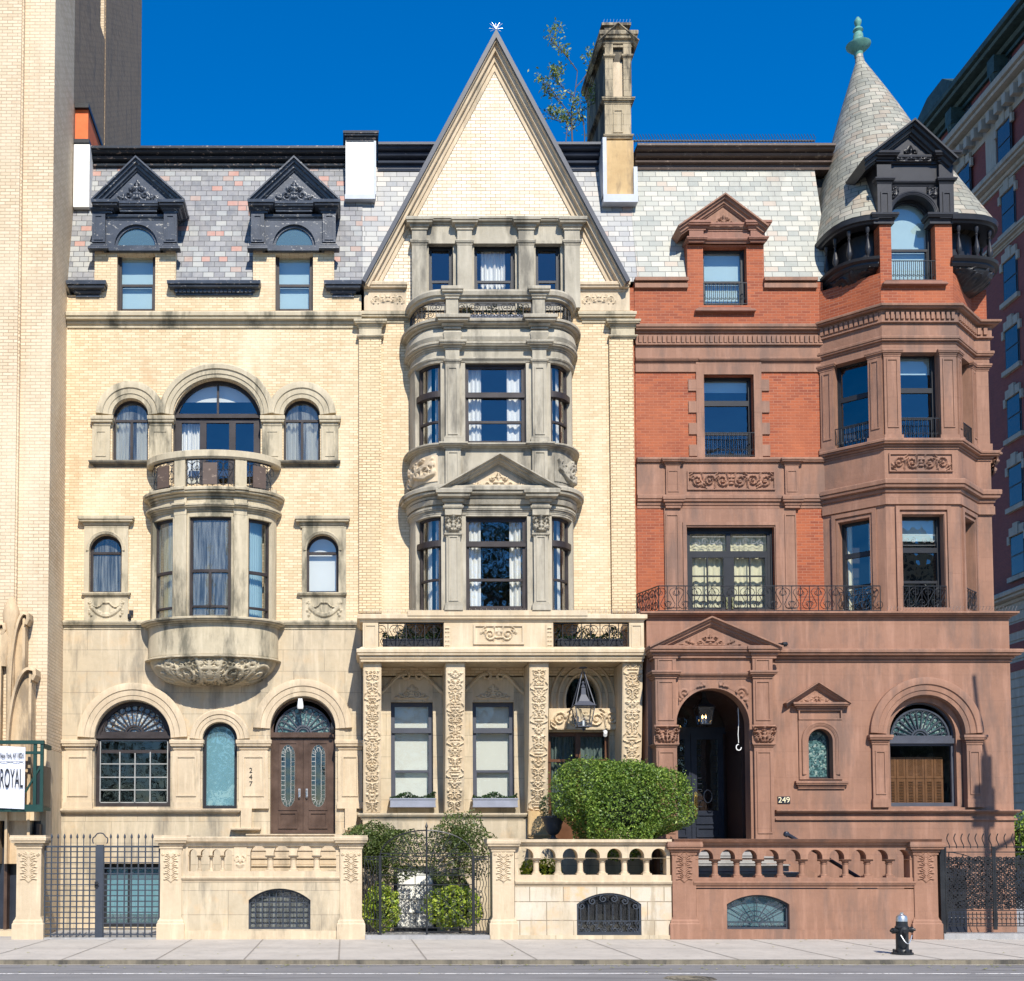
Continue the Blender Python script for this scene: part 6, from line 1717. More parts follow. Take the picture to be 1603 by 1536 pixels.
# small window
cx, w, zb, zt = sm
mb = MB(); ix0, ix1 = X(1250, 1180, YT), X(1318, 1180, YT)
mb.prism(rect(ix0, ix1, zb-.02, Z(1125, YT)), YT-.04, YT+.01, [shp(w, zb-.015, zt, w/2*.98, 0, 16, cx)], back=False)
archmould(mb, cx, zt-w/2*.98, w/2+.06, amp(.1, YT-.04, .04), 20, leg=(zt-w/2-zb)*.9)
panel_frame(mb, ix0, ix1, Z(1127, YT), Z(1111, YT), YT-.03, .03, .03)
mb.sweep(retp(ix0-.02, ix1+.02, YT-.05, YT), cor(.17, .14, Z(1112, YT)))
mb.sweep(retp(ix0-.02, ix1+.02, YT-.03, YT), cor(.18, .09, Z(1235, YT))); mb.build('window_surround', brn, H3)
pediment(H3, brn, 1231, 1334, 1100, 1067, 1282, YT-.05, .17, th=.12, depth=.1, nm='window_pediment', rd=.04)
window(H3, TM(cx, YT+.18), w, zb, zt, w/2*.98, .05, fm='charcoal_frame', gm='stained_green', mold=False)
# porch
YQ = -1.42; cx, w, zb, zt = por
qx0, qx1 = X(1023, 1100, YQ), X(1211, 1100, YQ)
acx = (X(1060, 1150, YQ)+X(1175, 1150, YQ))/2; aw = X(1175, 1150, YQ)-X(1060, 1150, YQ)
mb = MB(); hol = shp(aw, ZB+.02, Z(1077, YQ), aw/2*.98, 0, 28, acx)
mb.prism(rect(qx0+.06, qx1-.06, ZB, Z(1016, YQ)), YQ+.06, YT+.01, [hol]); pc = mb.build('porch', brn, H3, label='brownstone entrance porch with a carved pediment and deep arch')
for k, (p0, p1) in enumerate(((1024, 1060), (1177, 1211))):
    m3 = MB(); a, b = X(p0, 1100, YQ), X(p1, 1100, YQ)
    m3.box(a+.03, b-.03, YQ-.02, YQ+.1, ZB, Z(1165, YQ)); m3.box(a+.03, b-.03, YQ-.02, YQ+.1, Z(1133, YQ), Z(1060, YQ)); m3.box(a+.03, b-.03, YQ-.02, YQ+.1, Z(1165, YQ), Z(1133, YQ))
    panel_frame(m3, a+.08, b-.08, Z(1305, YQ), Z(1176, YQ), YQ-.02, .035, .02); panel_frame(m3, a+.08, b-.08, Z(1128, YQ), Z(1066, YQ), YQ-.02, .035, .02)
    panel_frame(m3, a+.08, b-.08, Z(1052, YQ), Z(1032, YQ), YQ-.03, .03, .02); m3.box(a+.02, b-.02, YQ-.03, YQ+.1, Z(1060, YQ), Z(1018, YQ))
    for z_, h_, pj in ((Z(1062, YQ), .17, .11), (Z(1170, YQ), .09, .05)): m3.sweep(retp(a+.03, b-.03, YQ-.03, YT), cor(h_, pj, z_))
    pi_ = m3.build('porch_pilaster', brn, pc)
    relief_panel(pi_, brn, a-.02, b+.02, Z(1164, YQ), Z(1135, YQ), YQ-.04, pat_cap(b-a+.04, Z(1135, YQ)-Z(1164, YQ)), .09, 'carved_capital')
mb = MB(); a, b = X(1060, 1040, YQ), X(1176, 1040, YQ); mb.sweep([(a, YQ+.05), (b, YQ+.05)], cor(.14, .09, Z(1062, YQ))); mb.sweep([(a-.1, YQ+.02), (b+.1, YQ+.02)], cor(.26, .15, Z(1030, YQ)))
for p0, p1 in ((1020, 1062), (1174, 1216)): mb.sweep(retp(X(p0, 1020, YQ)+.05, X(p1, 1020, YQ)-.05, YQ-.02, YT), cor(.28, .15, Z(1031, YQ)))
mb.build('porch_entablature', brn, pc)
for s in (-1, 1):
    m3 = MB(); W, H = .8, .85; c = acx+s*.55; zc_ = Z(1092, YQ)
    rr = aw/2+.05; za_ = Z(1077, YQ)-aw/2*.98
    st = []
    if True:
        st += [st_spiral(s*.1, .1, .15, 1.4, s, 0, .035)]; st += st_leaf(s*.2, -.05, PI/2+s*1.2*-1, .3, .035); st += st_leaf(s*.25, -.3, PI/2, .3, .035); st += st_leaf(-s*.2, .25, PI/2+s*1.4, .25, .03)
    x_lo, x_hi = X(1062, 1090, YQ), X(1174, 1090, YQ); zt_hi = Z(1066, YQ)
    relief(m3, W, H, st, .045, lambda u, v, h: (c+u, YQ+.052-h, zc_+v), res=.02, mask=lambda u, v: (c+u-acx)**2+(zc_+v-za_)**2 > rr*rr and x_lo < c+u < x_hi and zc_+v < zt_hi)
    m3.build('spandrel_carving', brn, pc, smooth=True, ang=60)
pediment(pc, brn, 1017, 1226, 1011, 964, 1115, YQ-.02, .2, th=.19, depth=.4, rd=.05)
# deep entrance
ex0, ex1 = acx-aw/2-.02, acx+aw/2+.02; yd = .45; zfl = Z(1316, YQ)
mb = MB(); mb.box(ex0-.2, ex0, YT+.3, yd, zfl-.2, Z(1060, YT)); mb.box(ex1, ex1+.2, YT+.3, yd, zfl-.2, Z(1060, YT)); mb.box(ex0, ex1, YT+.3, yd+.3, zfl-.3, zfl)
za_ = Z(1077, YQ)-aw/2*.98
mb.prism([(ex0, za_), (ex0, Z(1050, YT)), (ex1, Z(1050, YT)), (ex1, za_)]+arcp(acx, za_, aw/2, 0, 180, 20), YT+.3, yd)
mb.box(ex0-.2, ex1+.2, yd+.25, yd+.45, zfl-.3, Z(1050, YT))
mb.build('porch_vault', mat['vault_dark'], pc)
d = MB(); dtop = za_-.05
d.box(ex0, ex1, yd, yd+.06, dtop, dtop+.16)
vd = d.build('front_door', mat['black_door'], H3, label='glossy black double door with brass handles deep in the arch')
for s in (-1, 1):
    d = MB(); a, b = sorted((acx+s*.006, acx+s*(aw/2-.05)))
    d.prism(rect(a, b, zfl, dtop), yd+.01, yd+.07, [rect(a+.14, b-.14, zfl+.75, dtop-.14)])
    panel_frame(d, a+.1, b-.1, zfl+.1, zfl+.36, yd+.01, .05, .03); panel_frame(d, a+.1, b-.1, zfl+.42, zfl+.68, yd+.01, .05, .03)
    for i in range(12):
        z = zfl+.85+(dtop-zfl-1.1)*i/11; d.tube([(a+.15, yd, z), (a+.15+.1, yd, z)], .012, 4); d.tube([(b-.15, yd, z), (b-.25, yd, z)], .012, 4)
    d.tube([((a+b)/2+.1*math.cos(t), yd, zfl+1.1+.16*math.sin(t)) for t in np.linspace(0, 6.1, 12)], .012, 4, closed=True)
    lf_ = d.build('door_leaf', mat['black_door'], vd)
    g = MB(); g.box(a+.12, b-.12, yd+.045, yd+.05, zfl+.7, dtop-.1); g.build('glass', mat['glass_dim'], vd)
    g = MB(); hx = acx+s*.1; zc1, zc0 = Z(1242, yd), Z(1277, yd); g.prism([(hx-.04, zc0), (hx, zc0-.05), (hx+.04, zc0), (hx+.04, zc1), (hx, zc1+.05), (hx-.04, zc1)], yd-.02, yd+.012); g.tube([(hx, yd-.02, zc0+.1), (hx, yd-.09, zc0+.14), (hx, yd-.09, zc1-.1), (hx, yd-.02, zc1-.06)], .016, 6); g.build('door_handle', mat['brass'], vd)
g = MB(); g.add([(acx+aw/2*math.cos(R(a)), yd+.04, dtop+.1+aw/2*math.sin(R(a))) for a in range(0, 181, 10)], [tuple(range(19))]); g.build('fanlight', mat['glass_dim'], vd)
# number plate
mb = MB(); a, b = X(1217, 1253, YT), X(1236.5, 1253, YT); mb.box(a, b, YT-.02, YT+.01, Z(1258, YT), Z(1247, YT)); npl = mb.build('number_plate', mat['black_door'], H3, label='small black plate reading 249')
text_mesh('249', .185, ((a+b)/2, YT-.026, Z(1256.5, YT)), mat['number_cream'], npl)
# balcony rail on the base
zt1, zt0 = Z(917, YT), Z(957, YT)
bx0 = X(1032, 937, YT); bx1 = X(1379, 937, YT)
mb = MB(); railing(mb, lambda x, z: (x, YT+.03, z), bx0, bx1, zt0, zt1, .011, .21)
railing(mb, lambda y, z: (bx0-.22+(.22)*(YT-y)/YT if 0 else bx0-.3*(y-YT)/(-YT), y, z), YT+.03, -.02, zt0, zt1, .011, .14)
mb.build('balcony_railing', mat['iron'], H3)
mb = MB()
for i in range(40):
    x = X(1385, 955, YT)+(xb1-X(1385, 955, YT)+.1)*i/39; mb.tube([(x, YT-.1, Z(957, YT)), (x+.02, YT-.14, Z(951, YT))], .005, 3)
mb.build('bird_spikes', mat['steel'], H3)
shell(H3, xl3, E_[0]-.2, Z(500), y0=.4); floors(H3, xl3, E_[0], [-.2, Z(1316), Z(960), Z(700), Z(470)], y0=.36)
mb = MB(); mb.box(xl3+.01, xr3-.2, 1.2, 9, Z(500), Z(262, 1)-.2); mb.build('attic_core', mat['interior'], H3)
# =================================================================== yard walls, gates
YW = -3.2
def yard_pier(par, px0, px1, m, ptop=1310, carve=True, name='pier'):
    mb = MB(); a, b = X(px0, 1400, YW), X(px1, 1400, YW); w = b-a
    ia, ib = a+w*.1, b-w*.1
    zt = Z(ptop, YW); pb = Z(1470, YW)
    mb.box(ia, ib, YW+.03, YW+w*.8, -.1, zt-.06)
    zc = Z(1441, YW)
    mb.sweep(retp(a+.01, b-.01, YW, YW+w*.85), [(-.15, -.1), (0.02, -.1), (.02, zc-.08), (-.0, zc-.05), (-.0, zc-.02), (-.03, zc+.02), (-.05, zc+.08), (-.15, zc+.1)])
    mb.sweep(retp(ia, ib, YW+.03, YW+w*.8), cor(.24, .13, zt-.25)); mb.slab([(ia-.12, YW-.09), (ib+.12, YW-.09), (ib+.12, YW+w*.8+.1), (ia-.12, YW+w*.8+.1)], zt-.012, zt+.03)
    o = mb.build(name, mat[m], par)
    if carve:
        W = ib-ia-.02; H = Z(1332, YW)-Z(1382, YW)
        relief_panel(o, mat[m], ia+.01, ib-.01, Z(1384, YW), Z(1332, YW), YW+.027, pat_acanthus(W, H), .03, 'carving', res=.012)
    return o
def arcade(par, m, px0, px1, pt, pb, n, y, closed_upto=0, th=.3, open_mask=None):
    """row of little arches on short columns"""
    x0, x1 = X(px0, 1350, y), X(px1, 1350, y); zt, zb = Z(pt, y), Z(pb, y); st = (x1-x0)/n; r = st*.34
    zs = zb+(zt-zb)*.56
    hol = []
    for i in range(n):
        c = x0+(i+.5)*st
        hol.append([(c-r, zb+.004), (c+r, zb+.004)]+arcp(c, zs+.05, r, 0, 180, 12))
    # arch band: from column cap height up
    out = rect(x0, x1, zs, zt)
    mb = MB()
    hol2 = [[(c[0], c[1]) for c in arcp(x0+(i+.5)*st, zs+.05, r, 0, 180, 12)]+[(x0+(i+.5)*st-r, zs+.004), (x0+(i+.5)*st+r, zs+.004)] for i in range(n)]
    mb.prism(out, y, y+th, hol2)
    mb.build('arcade_band', mat[m], par)
    for i in range(n+1):
        c = x0+i*st
        w = st*.16
        b = MB(); sy = y+th/2
        if i in (0, n): b.box(c-w if i else c, c if i else c+w, y+.01, y+th-.01, zb, zs)
        else:
            h = zs-zb
            b.box(c-w*1.25, c+w*1.25, sy-w*1.25, sy+w*1.25, zb, zb+h*.1)
            b.lathe([(w*1.1, h*.1), (w*1.1, h*.16), (w*.85, h*.2), (w*.8, h*.74), (w*1.0, h*.76), (w*1.0, h*.8), (w*.8, h*.82), (w*1.1, h*.9)], (c, sy, zb), 12)
            b.box(c-w*1.3, c+w*1.3, sy-w*1.3, sy+w*1.3, zb+h*.9, zs)
        b.build('baluster', mat[m], par, smooth=True, ang=35)
def lowwall(par, m, px0, px1, ptop, pband, y, win, winz, th=.35):
    """solid wall below an arcade, with a segmental basement light"""
    cx, w, zb, zt = PW(*win, y)
    mb = MB(); mb.prism(rect(X(px0, 1400, y), X(px1, 1400, y), -.1, Z(pband, y)), y, y+th, [shp(w, zb, zt, winz, 0, 16, cx)])
    mb.build('wall', mat[m], par)
    return cx, w, zb, zt
# --- house 1 yard wall
W1 = thing('balustrade_wall', 'cream stone yard wall with blind and open arches in front of the black dormer house', 'wall', (X(407, 1470, YW), YW, 0))
yard_pier(W1, 20, 68, 'cream_stone'); yard_pier(W1, 246, 288, 'cream_stone'); yard_pier(W1, 528, 571, 'cream_stone')
yw = YW+.06
cx, w, zb, zt = lowwall(W1, 'limestone', 284, 532, 0, 1378, yw, (389, 486, 1391, 1455), .25)
mb = MB(); xa, xb = X(284, 1380, yw), X(532, 1380, yw)
mb.sweep([(xa, yw), (xb, yw)], cor(.12, .06, Z(1381, yw))); mb.box(xa, xb, yw, yw+.35, Z(1372, yw)-.03, Z(1364, yw)); mb.box(xa, xb, yw-.03, yw+.3, -.1, Z(1457, yw))
zt1 = Z(1310, yw); mb.sweep([(xa, yw), (xb, yw)], [(-.38, zt1-.2), (.02, zt1-.2), (.04, zt1-.13), (.12, zt1-.1), (.14, zt1-.02), (.11, zt1), (-.38, zt1)])
mb.box(xa, X(294, 1350, yw), yw+.001, yw+.3, Z(1365, yw), zt1-.19); mb.build('coping', mat['cream_stone'], W1)
arcade(W1, 'cream_stone', 293, 366, 1320, 1364, 4, yw+.03, th=.28)
mb = MB(); mb.box(X(366, 1350, yw), X(386, 1350, yw), yw+.01, yw+.3, Z(1365, yw), zt1-.19); pn = mb.build('carved_post', mat['cream_stone'], W1)
relief_panel(pn, mat['cream_stone'], X(367, 1350, yw), X(385, 1350, yw), Z(1363, yw), Z(1328, yw), yw+.005, pat_vert(.22, .42, 1), .04, 'carving')
arcade(W1, 'cream_stone', 386, 532, 1320, 1364, 4, yw+.03, th=.28)
def grille(name, label, cx, w, zb, zt, rise, y, kind, m='iron_grey', back='glass_dim'):
    t = thing(name, label, 'grille', (cx, y, zb))
    f = MB(); f.prism(shp(w, zb, zt, rise, .0, 16, cx), y, y+.03, [shp(w, zb, zt, rise, .04, 16, cx)])
    f.build('frame', mat[m], t)
    b = MB(); Rr = (w*w/4+rise*rise)/(2*rise); zc = zt-Rr
    top = lambda x: zc+math.sqrt(max(0, Rr*Rr-(x-cx)**2))-.02
    if kind == 'grid':
        n = 9
        for i in range(1, n):
            x = cx-w/2+w*i/n; b.tube([(x, y+.01, zb), (x, y+.01, top(x))], .013, 4)
        z = zb+.11
        while z < zt-.05:
            hh = w/2 if z < top(cx+w/2-.02) else math.sqrt(max(0, Rr*Rr-(z-zc)**2))
            b.tube([(cx-hh+.02, y, z), (cx+hh-.02, y, z)], .011, 4); z += .115
    elif kind == 'fan':
        for k in range(9):
            a = PI*k/8; r_ = w*.62
            p1 = (cx+r_*math.cos(a), zb+.16+r_*math.sin(a))
            x1 = max(cx-w/2+.03, min(cx+w/2-.03, p1[0])); z1 = min(p1[1], top(x1))
            b.tube([(cx+.08*math.cos(a), y, zb+.16+.08*math.sin(a)), (x1, y, z1)], .009, 4)
        for r_ in (.12, .24, .36): b.tube([(cx+r_*math.cos(R(a)), y, zb+.16+r_*.9*math.sin(R(a))) for a in range(0, 181, 12)], .008, 4)
        b.tube([(cx-w/2, y, zb+.14), (cx+w/2, y, zb+.14)], .012, 4)
        for i in range(10): b.tube([(cx-w/2+w*(i+.5)/10+u*.6, y, z) for u, z in iron_spiral(0, zb+.08, .05, 1.2, 1, 0)], .007, 3)
    else:
        for i in range(6):
            c = cx-w/2+w*(i+.5)/6; zz = top(c)-.1
            b.tube([(u, y, z) for u, z in iron_spiral(c, zz, .085, 1.4, 1 if i < 3 else -1, PI/2)], .014, 4)
        for zz in (zb+.06, zb+.3): b.tube([(cx-w/2, y, zz), (cx+w/2, y, zz)], .014, 4)
        for i in range(8):
            c = cx-w/2+w*(i+.5)/8
            s_scroll(b, lambda x, z: (x, y, z), c, zb+.05, .26, 1 if i % 2 else -1, .011)
            b.tube([(c, y, zb+.3), (c, y, zt-.25)], .011, 3)
    b.build('bars', mat[m], t)
    g = MB(); g.box(cx-w/2-.02, cx+w/2+.02, y+.1, y+.11, zb-.02, zt+.02); g.build('glass', mat[back], t)
    g = MB(); g.box(cx-w/2-.1, cx+w/2+.1, y+.45, y+.5, zb-.1, zt+.1); g.box(cx-w/2-.1, cx+w/2+.1, y+.12, y+.5, zb-.12, zb-.02); g.build('back', mat['interior'], t)
    return t
grille('basement_grille', 'square iron grid over the arched basement light of the cream stone yard wall', cx, w, zb, zt, .25, yw+.1, 'grid', back='glass_dusty')
# --- house 2 yard wall
W2 = thing('balustrade_wall', 'rough blotched stone yard wall with open arches behind the tall hedge', 'wall', (X(925, 1470, YW), YW, 0))
yard_pier(W2, 767, 810, 'cream_stone', 1315)
cx, w, zb, zt = lowwall(W2, 'rock_stone', 806, 1051, 0, 1388, yw, (903, 1004, 1398, 1464), .24)
mb = MB(); xa, xb = X(806, 1380, yw), X(1051, 1380, yw)
mb.sweep([(xa, yw), (xb, yw)], cor(.12, .07, Z(1388, yw))); mb.box(xa, xb, yw, yw+.35, Z(1382, yw)-.03, Z(1370, yw))
zt1 = Z(1314, yw); mb.sweep([(xa, yw), (xb, yw)], [(-.38, zt1-.12), (.02, zt1-.12), (.04, zt1-.08), (.08, zt1-.06), (.08, zt1), (-.38, zt1)]); mb.build('coping', mat['cream_stone'], W2)
mb = MB(); mb.box(X(804, 1470, YW), X(1050, 1470, YW), yw-.06, yw+.2, -.1, Z(1464, yw)); mb.build('plinth', mat['limestone'], W2)
arcade(W2, 'cream_stone', 806, 1049, 1323, 1370, 7, yw+.02, th=.3)
grille('basement_grille', 'scrolled black iron grille in the rough blotched stone wall', cx, w, zb, zt, .24, yw+.03, 'scroll')
# --- house 3 yard wall
W3 = thing('balustrade_wall', 'brownstone yard wall with a row of small arches', 'wall', (X(1260, 1470, YW), YW, 0))
yard_pier(W3, 1049, 1095, 'brownstone', 1320); yard_pier(W3, 1428, 1474, 'brownstone', 1320)
cx, w, zb, zt = lowwall(W3, 'brownstone', 1090, 1432, 0, 1392, yw, (1138, 1236, 1401, 1455), .2)
mb = MB(); xa, xb = X(1085, 1380, yw), X(1432, 1380, yw)
mb.sweep([(xa, yw), (xb, yw)], cor(.14, .06, Z(1390, yw))); mb.box(xa, xb, yw, yw+.35, Z(1384, yw)-.03, Z(1374, yw)); mb.box(xa, xb, yw-.025, yw+.3, -.1, Z(1455, yw)-.005)
zt1 = Z(1313, yw); mb.sweep([(X(1054, 1320, YW), yw), (X(1472, 1320, YW), yw)], [(-.38, zt1-.14), (.03, zt1-.14), (.05, zt1-.09), (.11, zt1-.07), (.16, zt1-.01), (-.38, zt1)]); mb.build('coping', brn, W3)
arcade(W3, 'brownstone', 1088, 1430, 1323, 1374, 10, yw+.02, th=.3)
grille('basement_grille', 'fan patterned iron grille in the brownstone yard wall', cx, w, zb, zt, .2, yw+.1, 'fan', back='glass_teal')
# --- stoops
mb = MB(); a0, a1 = X(386, 1300, -1.8), X(560, 1300, -1.8); ztop = Z(1306, -.1)
for k in range(13):
    zt = ztop-.02-.175*k
    if zt < .15: break
    yf = -1.75-.02*(k)
    mb.box(a0-.01*k, a1, yf, .0 if k == 0 else -.9, zt-.155, zt-.03); mb.box(a0-.01*k-.02, a1, yf-.035, -.9 if k else 0, zt-.03, zt)
mb.box(a0+.1, a1-.05, -1.8, -.1, -.1, ztop-.1)
S1 = mb.build('stoop', mat['cream_stone']); tag(S1, 'cream stone steps rising behind the yard wall to the brown double door', 'steps')
mb = MB(); a1 = X(1172, 1300, -1.9); a0 = X(1040, 1300, -1.9); ztop = Z(1316, YQ)
mb.box(ex0, ex1, YQ, YT+.35, -.1, ztop-.015)
for k in range(12):
    zt = ztop-.01-.175*k
    if zt < .1: break
    x1_ = a1+.27*k
    mb.box(a0, x1_, -2.1-.004*k, -1.5, zt-.158, zt-.035); mb.box(a0, x1_+.02, -2.14-.004*k, -1.48, zt-.035, zt)
S3 = mb.build('stoop', mat['granite']); tag(S3, 'grey granite steps behind the brownstone yard wall', 'steps')
mb = MB(); xs0, xs1 = a1+.1, a1+.27*12+.3
mb.prism([(xs0-.2, .0), (xs1, .0), (xs1, .5), (xs0+.3, ztop-.15), (xs0-.2, ztop-.15)], -1.47, -1.3); tag(mb.build('stair_wall', brn), 'sloping brownstone wall beside the granite steps', 'wall')
mb = MB(); mb.tube([(X(1232, 1308, -2.6), -2.6, Z(1306, -2.6)), (X(1345, 1390, -2.6), -2.6, Z(1374, -2.6)), (X(1345, 1390, -2.6), -2.6, .0)], .045, 8); mb.lathe([(.0, -.07), (.06, -.04), (.07, 0), (.05, .05), (0, .07)], (X(1231, 1308, -2.6), -2.6, Z(1306, -2.6)), 10)
hr = mb.build('handrail', mat['black_door'], smooth=True); tag(hr, 'black round handrail sloping down the granite steps', 'handrail')
# --- gates
def gate_grid():
    t = thing('iron_gate', 'dark gate of square iron grid with upright spikes, in front of the leftmost basement door', 'gate', (X(158, 1465, YW), YW+.1, 0))
    y = YW+.12; x0, x1 = X(70, 1400, y), X(249, 1400, y); xm = X(156, 1400, y); z0, z1 = .04, Z(1324, y)
    for (a, b) in ((x0, xm-.08), (xm+.08, x1)):
        mb = MB(); n = 8; st = (b-a)/n
        for i in range(n+1):
            x = a+i*st; mb.box(x-.014, x+.014, y-.012, y+.012, z0, z1)
            if 0 < i < n:
                mb.tube([(x, y, z1), (x, y, z1+.18)], .012, 4); mb.lathe([(.005, 0), (.026, .04), (.02, .08), (0, .13)], (x, y, z1+.14), 6)
        z = z0+.06
        while z < z1: mb.box(a, b, y-.017, y+.009, z-.012, z+.012); z += .118
        mb.box(a, b, y-.02, y+.02, z1-.04, z1)
        mb.build('gate_leaf', mat['iron_grey'], t)
    mb = MB(); mb.box(xm-.075, xm+.075, y-.04, y+.04, .0, z1+.02); mb.tube([(xm+.13*math.cos(R(a))*(1.25 if 60 < a < 120 or a < 30 or a > 150 else 1), y, z1+.12+.15*math.sin(R(a))) for a in range(-30, 211, 12)], .014, 5); mb.build('gate_post', mat['iron_grey'], t)
    mb = MB(); mb.tube([(xm-.08, y-.04, Z(1384, y)), (xm-.08, y-.1, Z(1384, y)), (xm+.0, y-.1, Z(1383, y))], .014, 5); mb.box(xm-.1, xm-.03, y-.06, y-.04, Z(1390, y), Z(1380, y)); mb.build('handle', mat['iron'], t)
    mb = MB(); mb.box(x0-.05, x1+.05, YW+.02, YW+.5, -.1, .035); mb.build('threshold', mat['granite'], t)
gate_grid()
def gate_scroll():
    t = thing('iron_gate', 'arched scrollwork iron gate with a tall centre spear between two cream stone piers', 'gate', (X(668, 1465, YW), YW+.1, 0))
    y = YW+.12; xm = X(668, 1400, y); hw = X(741, 1400, y)-xm; z0, z1 = .14, Z(1341, y); P = lambda x, z: (x, y, z)
    mb = MB(); mb.box(X(571, 1400, y), X(766, 1400, y), YW-.02, YW+.5, -.1, .09); mb.build('threshold', mat['granite'], t)
    for s in (-1, 1):
        mb = MB(); xo = xm+s*hw
        for z in (z0+.02, z0+.1, Z(1370, y), Z(1385, y), z1, Z(1336, y)): mb.tube([P(xm, z), P(xo, z)], .013, 4)
        for k in range(6):
            a = R(90-s*k*17)
            L_ = .98
            mb.tube([P(xm+s*.02, Z(1368, y)), P(xm+.95*L_*math.cos(a), Z(1362, y)+L_*.96*math.sin(a))], .011, 4)
            for r_ in (.36, .55, .74):
                aa = a-s*R(8); c = (xm+r_*math.cos(aa), Z(1362, y)+r_*math.sin(aa))
                mb.tube([P(u, v) for u, v in iron_spiral(c[0], c[1], .065, 1.3, s, a)], .007, 3); c2 = (xm+r_*math.cos(aa)+.03*s, Z(1362, y)+(r_+.08)*math.sin(aa)); mb.tube([P(u, v) for u, v in iron_spiral(c2[0], c2[1], .05, 1.2, -s, a+PI)], .007, 3)
        mb.tube([P(xm+s*hw*math.sin(R(a)), z1+(Z(1300, y)-z1)*math.cos(R(a))) for a in range(0, 91, 8)], .016, 5)
        rnd = random.Random(3)
        nx_, nz_ = 6, 8
        for i in range(nx_):
            for j in range(nz_):
                x = xm+s*hw*(i+.5)/nx_; z = z0+.14+(Z(1385, y)-z0-.18)*(j+.5)/nz_
                mb.tube([P(u, v) for u, v in iron_spiral(x, z, .062, 1.5, s*(1 if (i+j) % 2 else -1), (PI/2)*((i+j) % 4))], .007, 3)
        mb.tube([P(xo-s*hw*.0, z0+.1), P(xm, Z(1385, y))], .009, 3)
        mb.build('gate_leaf', mat['iron'], t)
        mb = MB(); xe = xo+s*.33; mb.box(xo-.03, xo+.03, y-.03, y+.03, .09, z1+.02)
        for k in range(5):
            x = xo+s*(.07+.065*k); wv = .02 if k in (1, 2, 3) else 0
            mb.tube([P(x+wv*math.sin(i*1.3), .1+(z1-.1+.0)*i/24) for i in range(25)], .01, 4)
        for z in (.12, .42, z1-.06, z1): mb.tube([P(xo, z), P(xe, z)], .014, 4)
        mb.build('side_panel', mat['iron'], t)
    mb = MB(); mb.box(xm-.018, xm+.018, y-.03, y+.02, .1, Z(1296, y)); mb.lathe([(.01, 0), (.035, .05), (.02, .1), (0, .16)], (xm, y, Z(1298, y)), 6); mb.build('centre_spear', mat['iron'], t)
gate_scroll()
def gate_right():
    t = thing('iron_gate', 'black iron gate dense with scrolls and wavy spikes, rightmost of the gates', 'gate', (X(1540, 1455, YW), YW+.1, 0))
    y = YW+.12; P = lambda x, z: (x, y, z)
    x0, x1 = X(1476, 1400, y), X(1640, 1400, y); xm = X(1557, 1400, y); z0, z1 = .28, Z(1334, y)
    mb = MB(); mb.box(x0-.05, x1+1.5, YW+.0, YW+.5, -.1, Z(1462, YW)); mb.build('threshold', mat['granite'], t)
    for (a, b, s) in ((x0+.05, xm, 1), (xm, x1, -1)):
        mb = MB()
        for z in (z0, z0+.05, z0+.25, z0+.33, Z(1386, y), Z(1348, y), z1, Z(1326, y)): mb.tube([P(a, z), P(b, z)], .014, 4)
        for x in (a+.02, b-.02): mb.box(x-.018, x+.018, y-.018, y+.018, .2, Z(1326, y))
        n = 12; rnd = random.Random(9)
        for i in range(n):
            for j in range(13):
                x = a+(b-a)*(i+.5)/n; z = z0+.36+(z1-.1-z0-.36)*(j+.5)/13
                mb.tube([P(u, v) for u, v in iron_spiral(x, z, .052, 1.4, rnd.choice((-1, 1)), rnd.uniform(0, 6))], .0165, 4)
            mb.tube([P(a+(b-a)*(i+.5)/n, z0), P(a+(b-a)*(i+.5)/n, z0+.3)], .009, 3)
            mb.tube([P(u, v) for u, v in iron_spiral(a+(b-a)*(i+.5)/n, z0+.15, .04, 1.2, 1, 0)], .008, 3)
        for k in range(6):
            g = R(10+k*15); L_ = 1.2
            ex = (a if s > 0 else b)+s*L_*math.cos(g); ez = z0+.3+L_*1.1*math.sin(g)
            f_ = min(1, (b-a)/abs(L_*math.cos(g)+1e-6), (z1-z0-.3)/(L_*1.1*math.sin(g)))
            o = (a if s > 0 else b); mb.tube([P(o, z0+.3), P(o+s*L_*math.cos(g)*f_, z0+.3+L_*1.1*math.sin(g)*f_)], .013, 4)
        mb.tube([P((a if s > 0 else b)+s*(b-a)*math.cos(R(q)), Z(1386, y)+(z1-Z(1386, y))*math.sin(R(q))) for q in range(0, 91, 10)], .013, 4)
        m_ = 7
        for i in range(m_):
            x = a+(b-a)*(i+.6)/m_
            mb.tube([P(x+.028*math.sin(k*.8+1), Z(1328, y)+k*.045) for k in range(8)], .011, 4)
        mb.build('gate_leaf', mat['iron'], t)
    mb = MB(); mb.box(x0-.07, x0+.03, y-.05, y+.08, .0, Z(1325, y)); mb.build('gate_post', mat['iron'], t)
gate_right()
# floor of the yards and the side wing seen behind the right gate
mb = MB(); mb.box(X(1345, 1390, -1.1), X(1376, 1390, -1.1), YT-.02, YT+.05, Z(1432, YT), Z(1374, YT))
o = mb.build('basement_window', mat['black_door'], H3)
mb = MB(); a, b = X(1477, 1400, YT), X(1512, 1400, YT); mb.box(a, b, YT-.03, YT+.02, 0, Z(1360, YT)); o = mb.build('basement_door', mat['black_door'], H3)

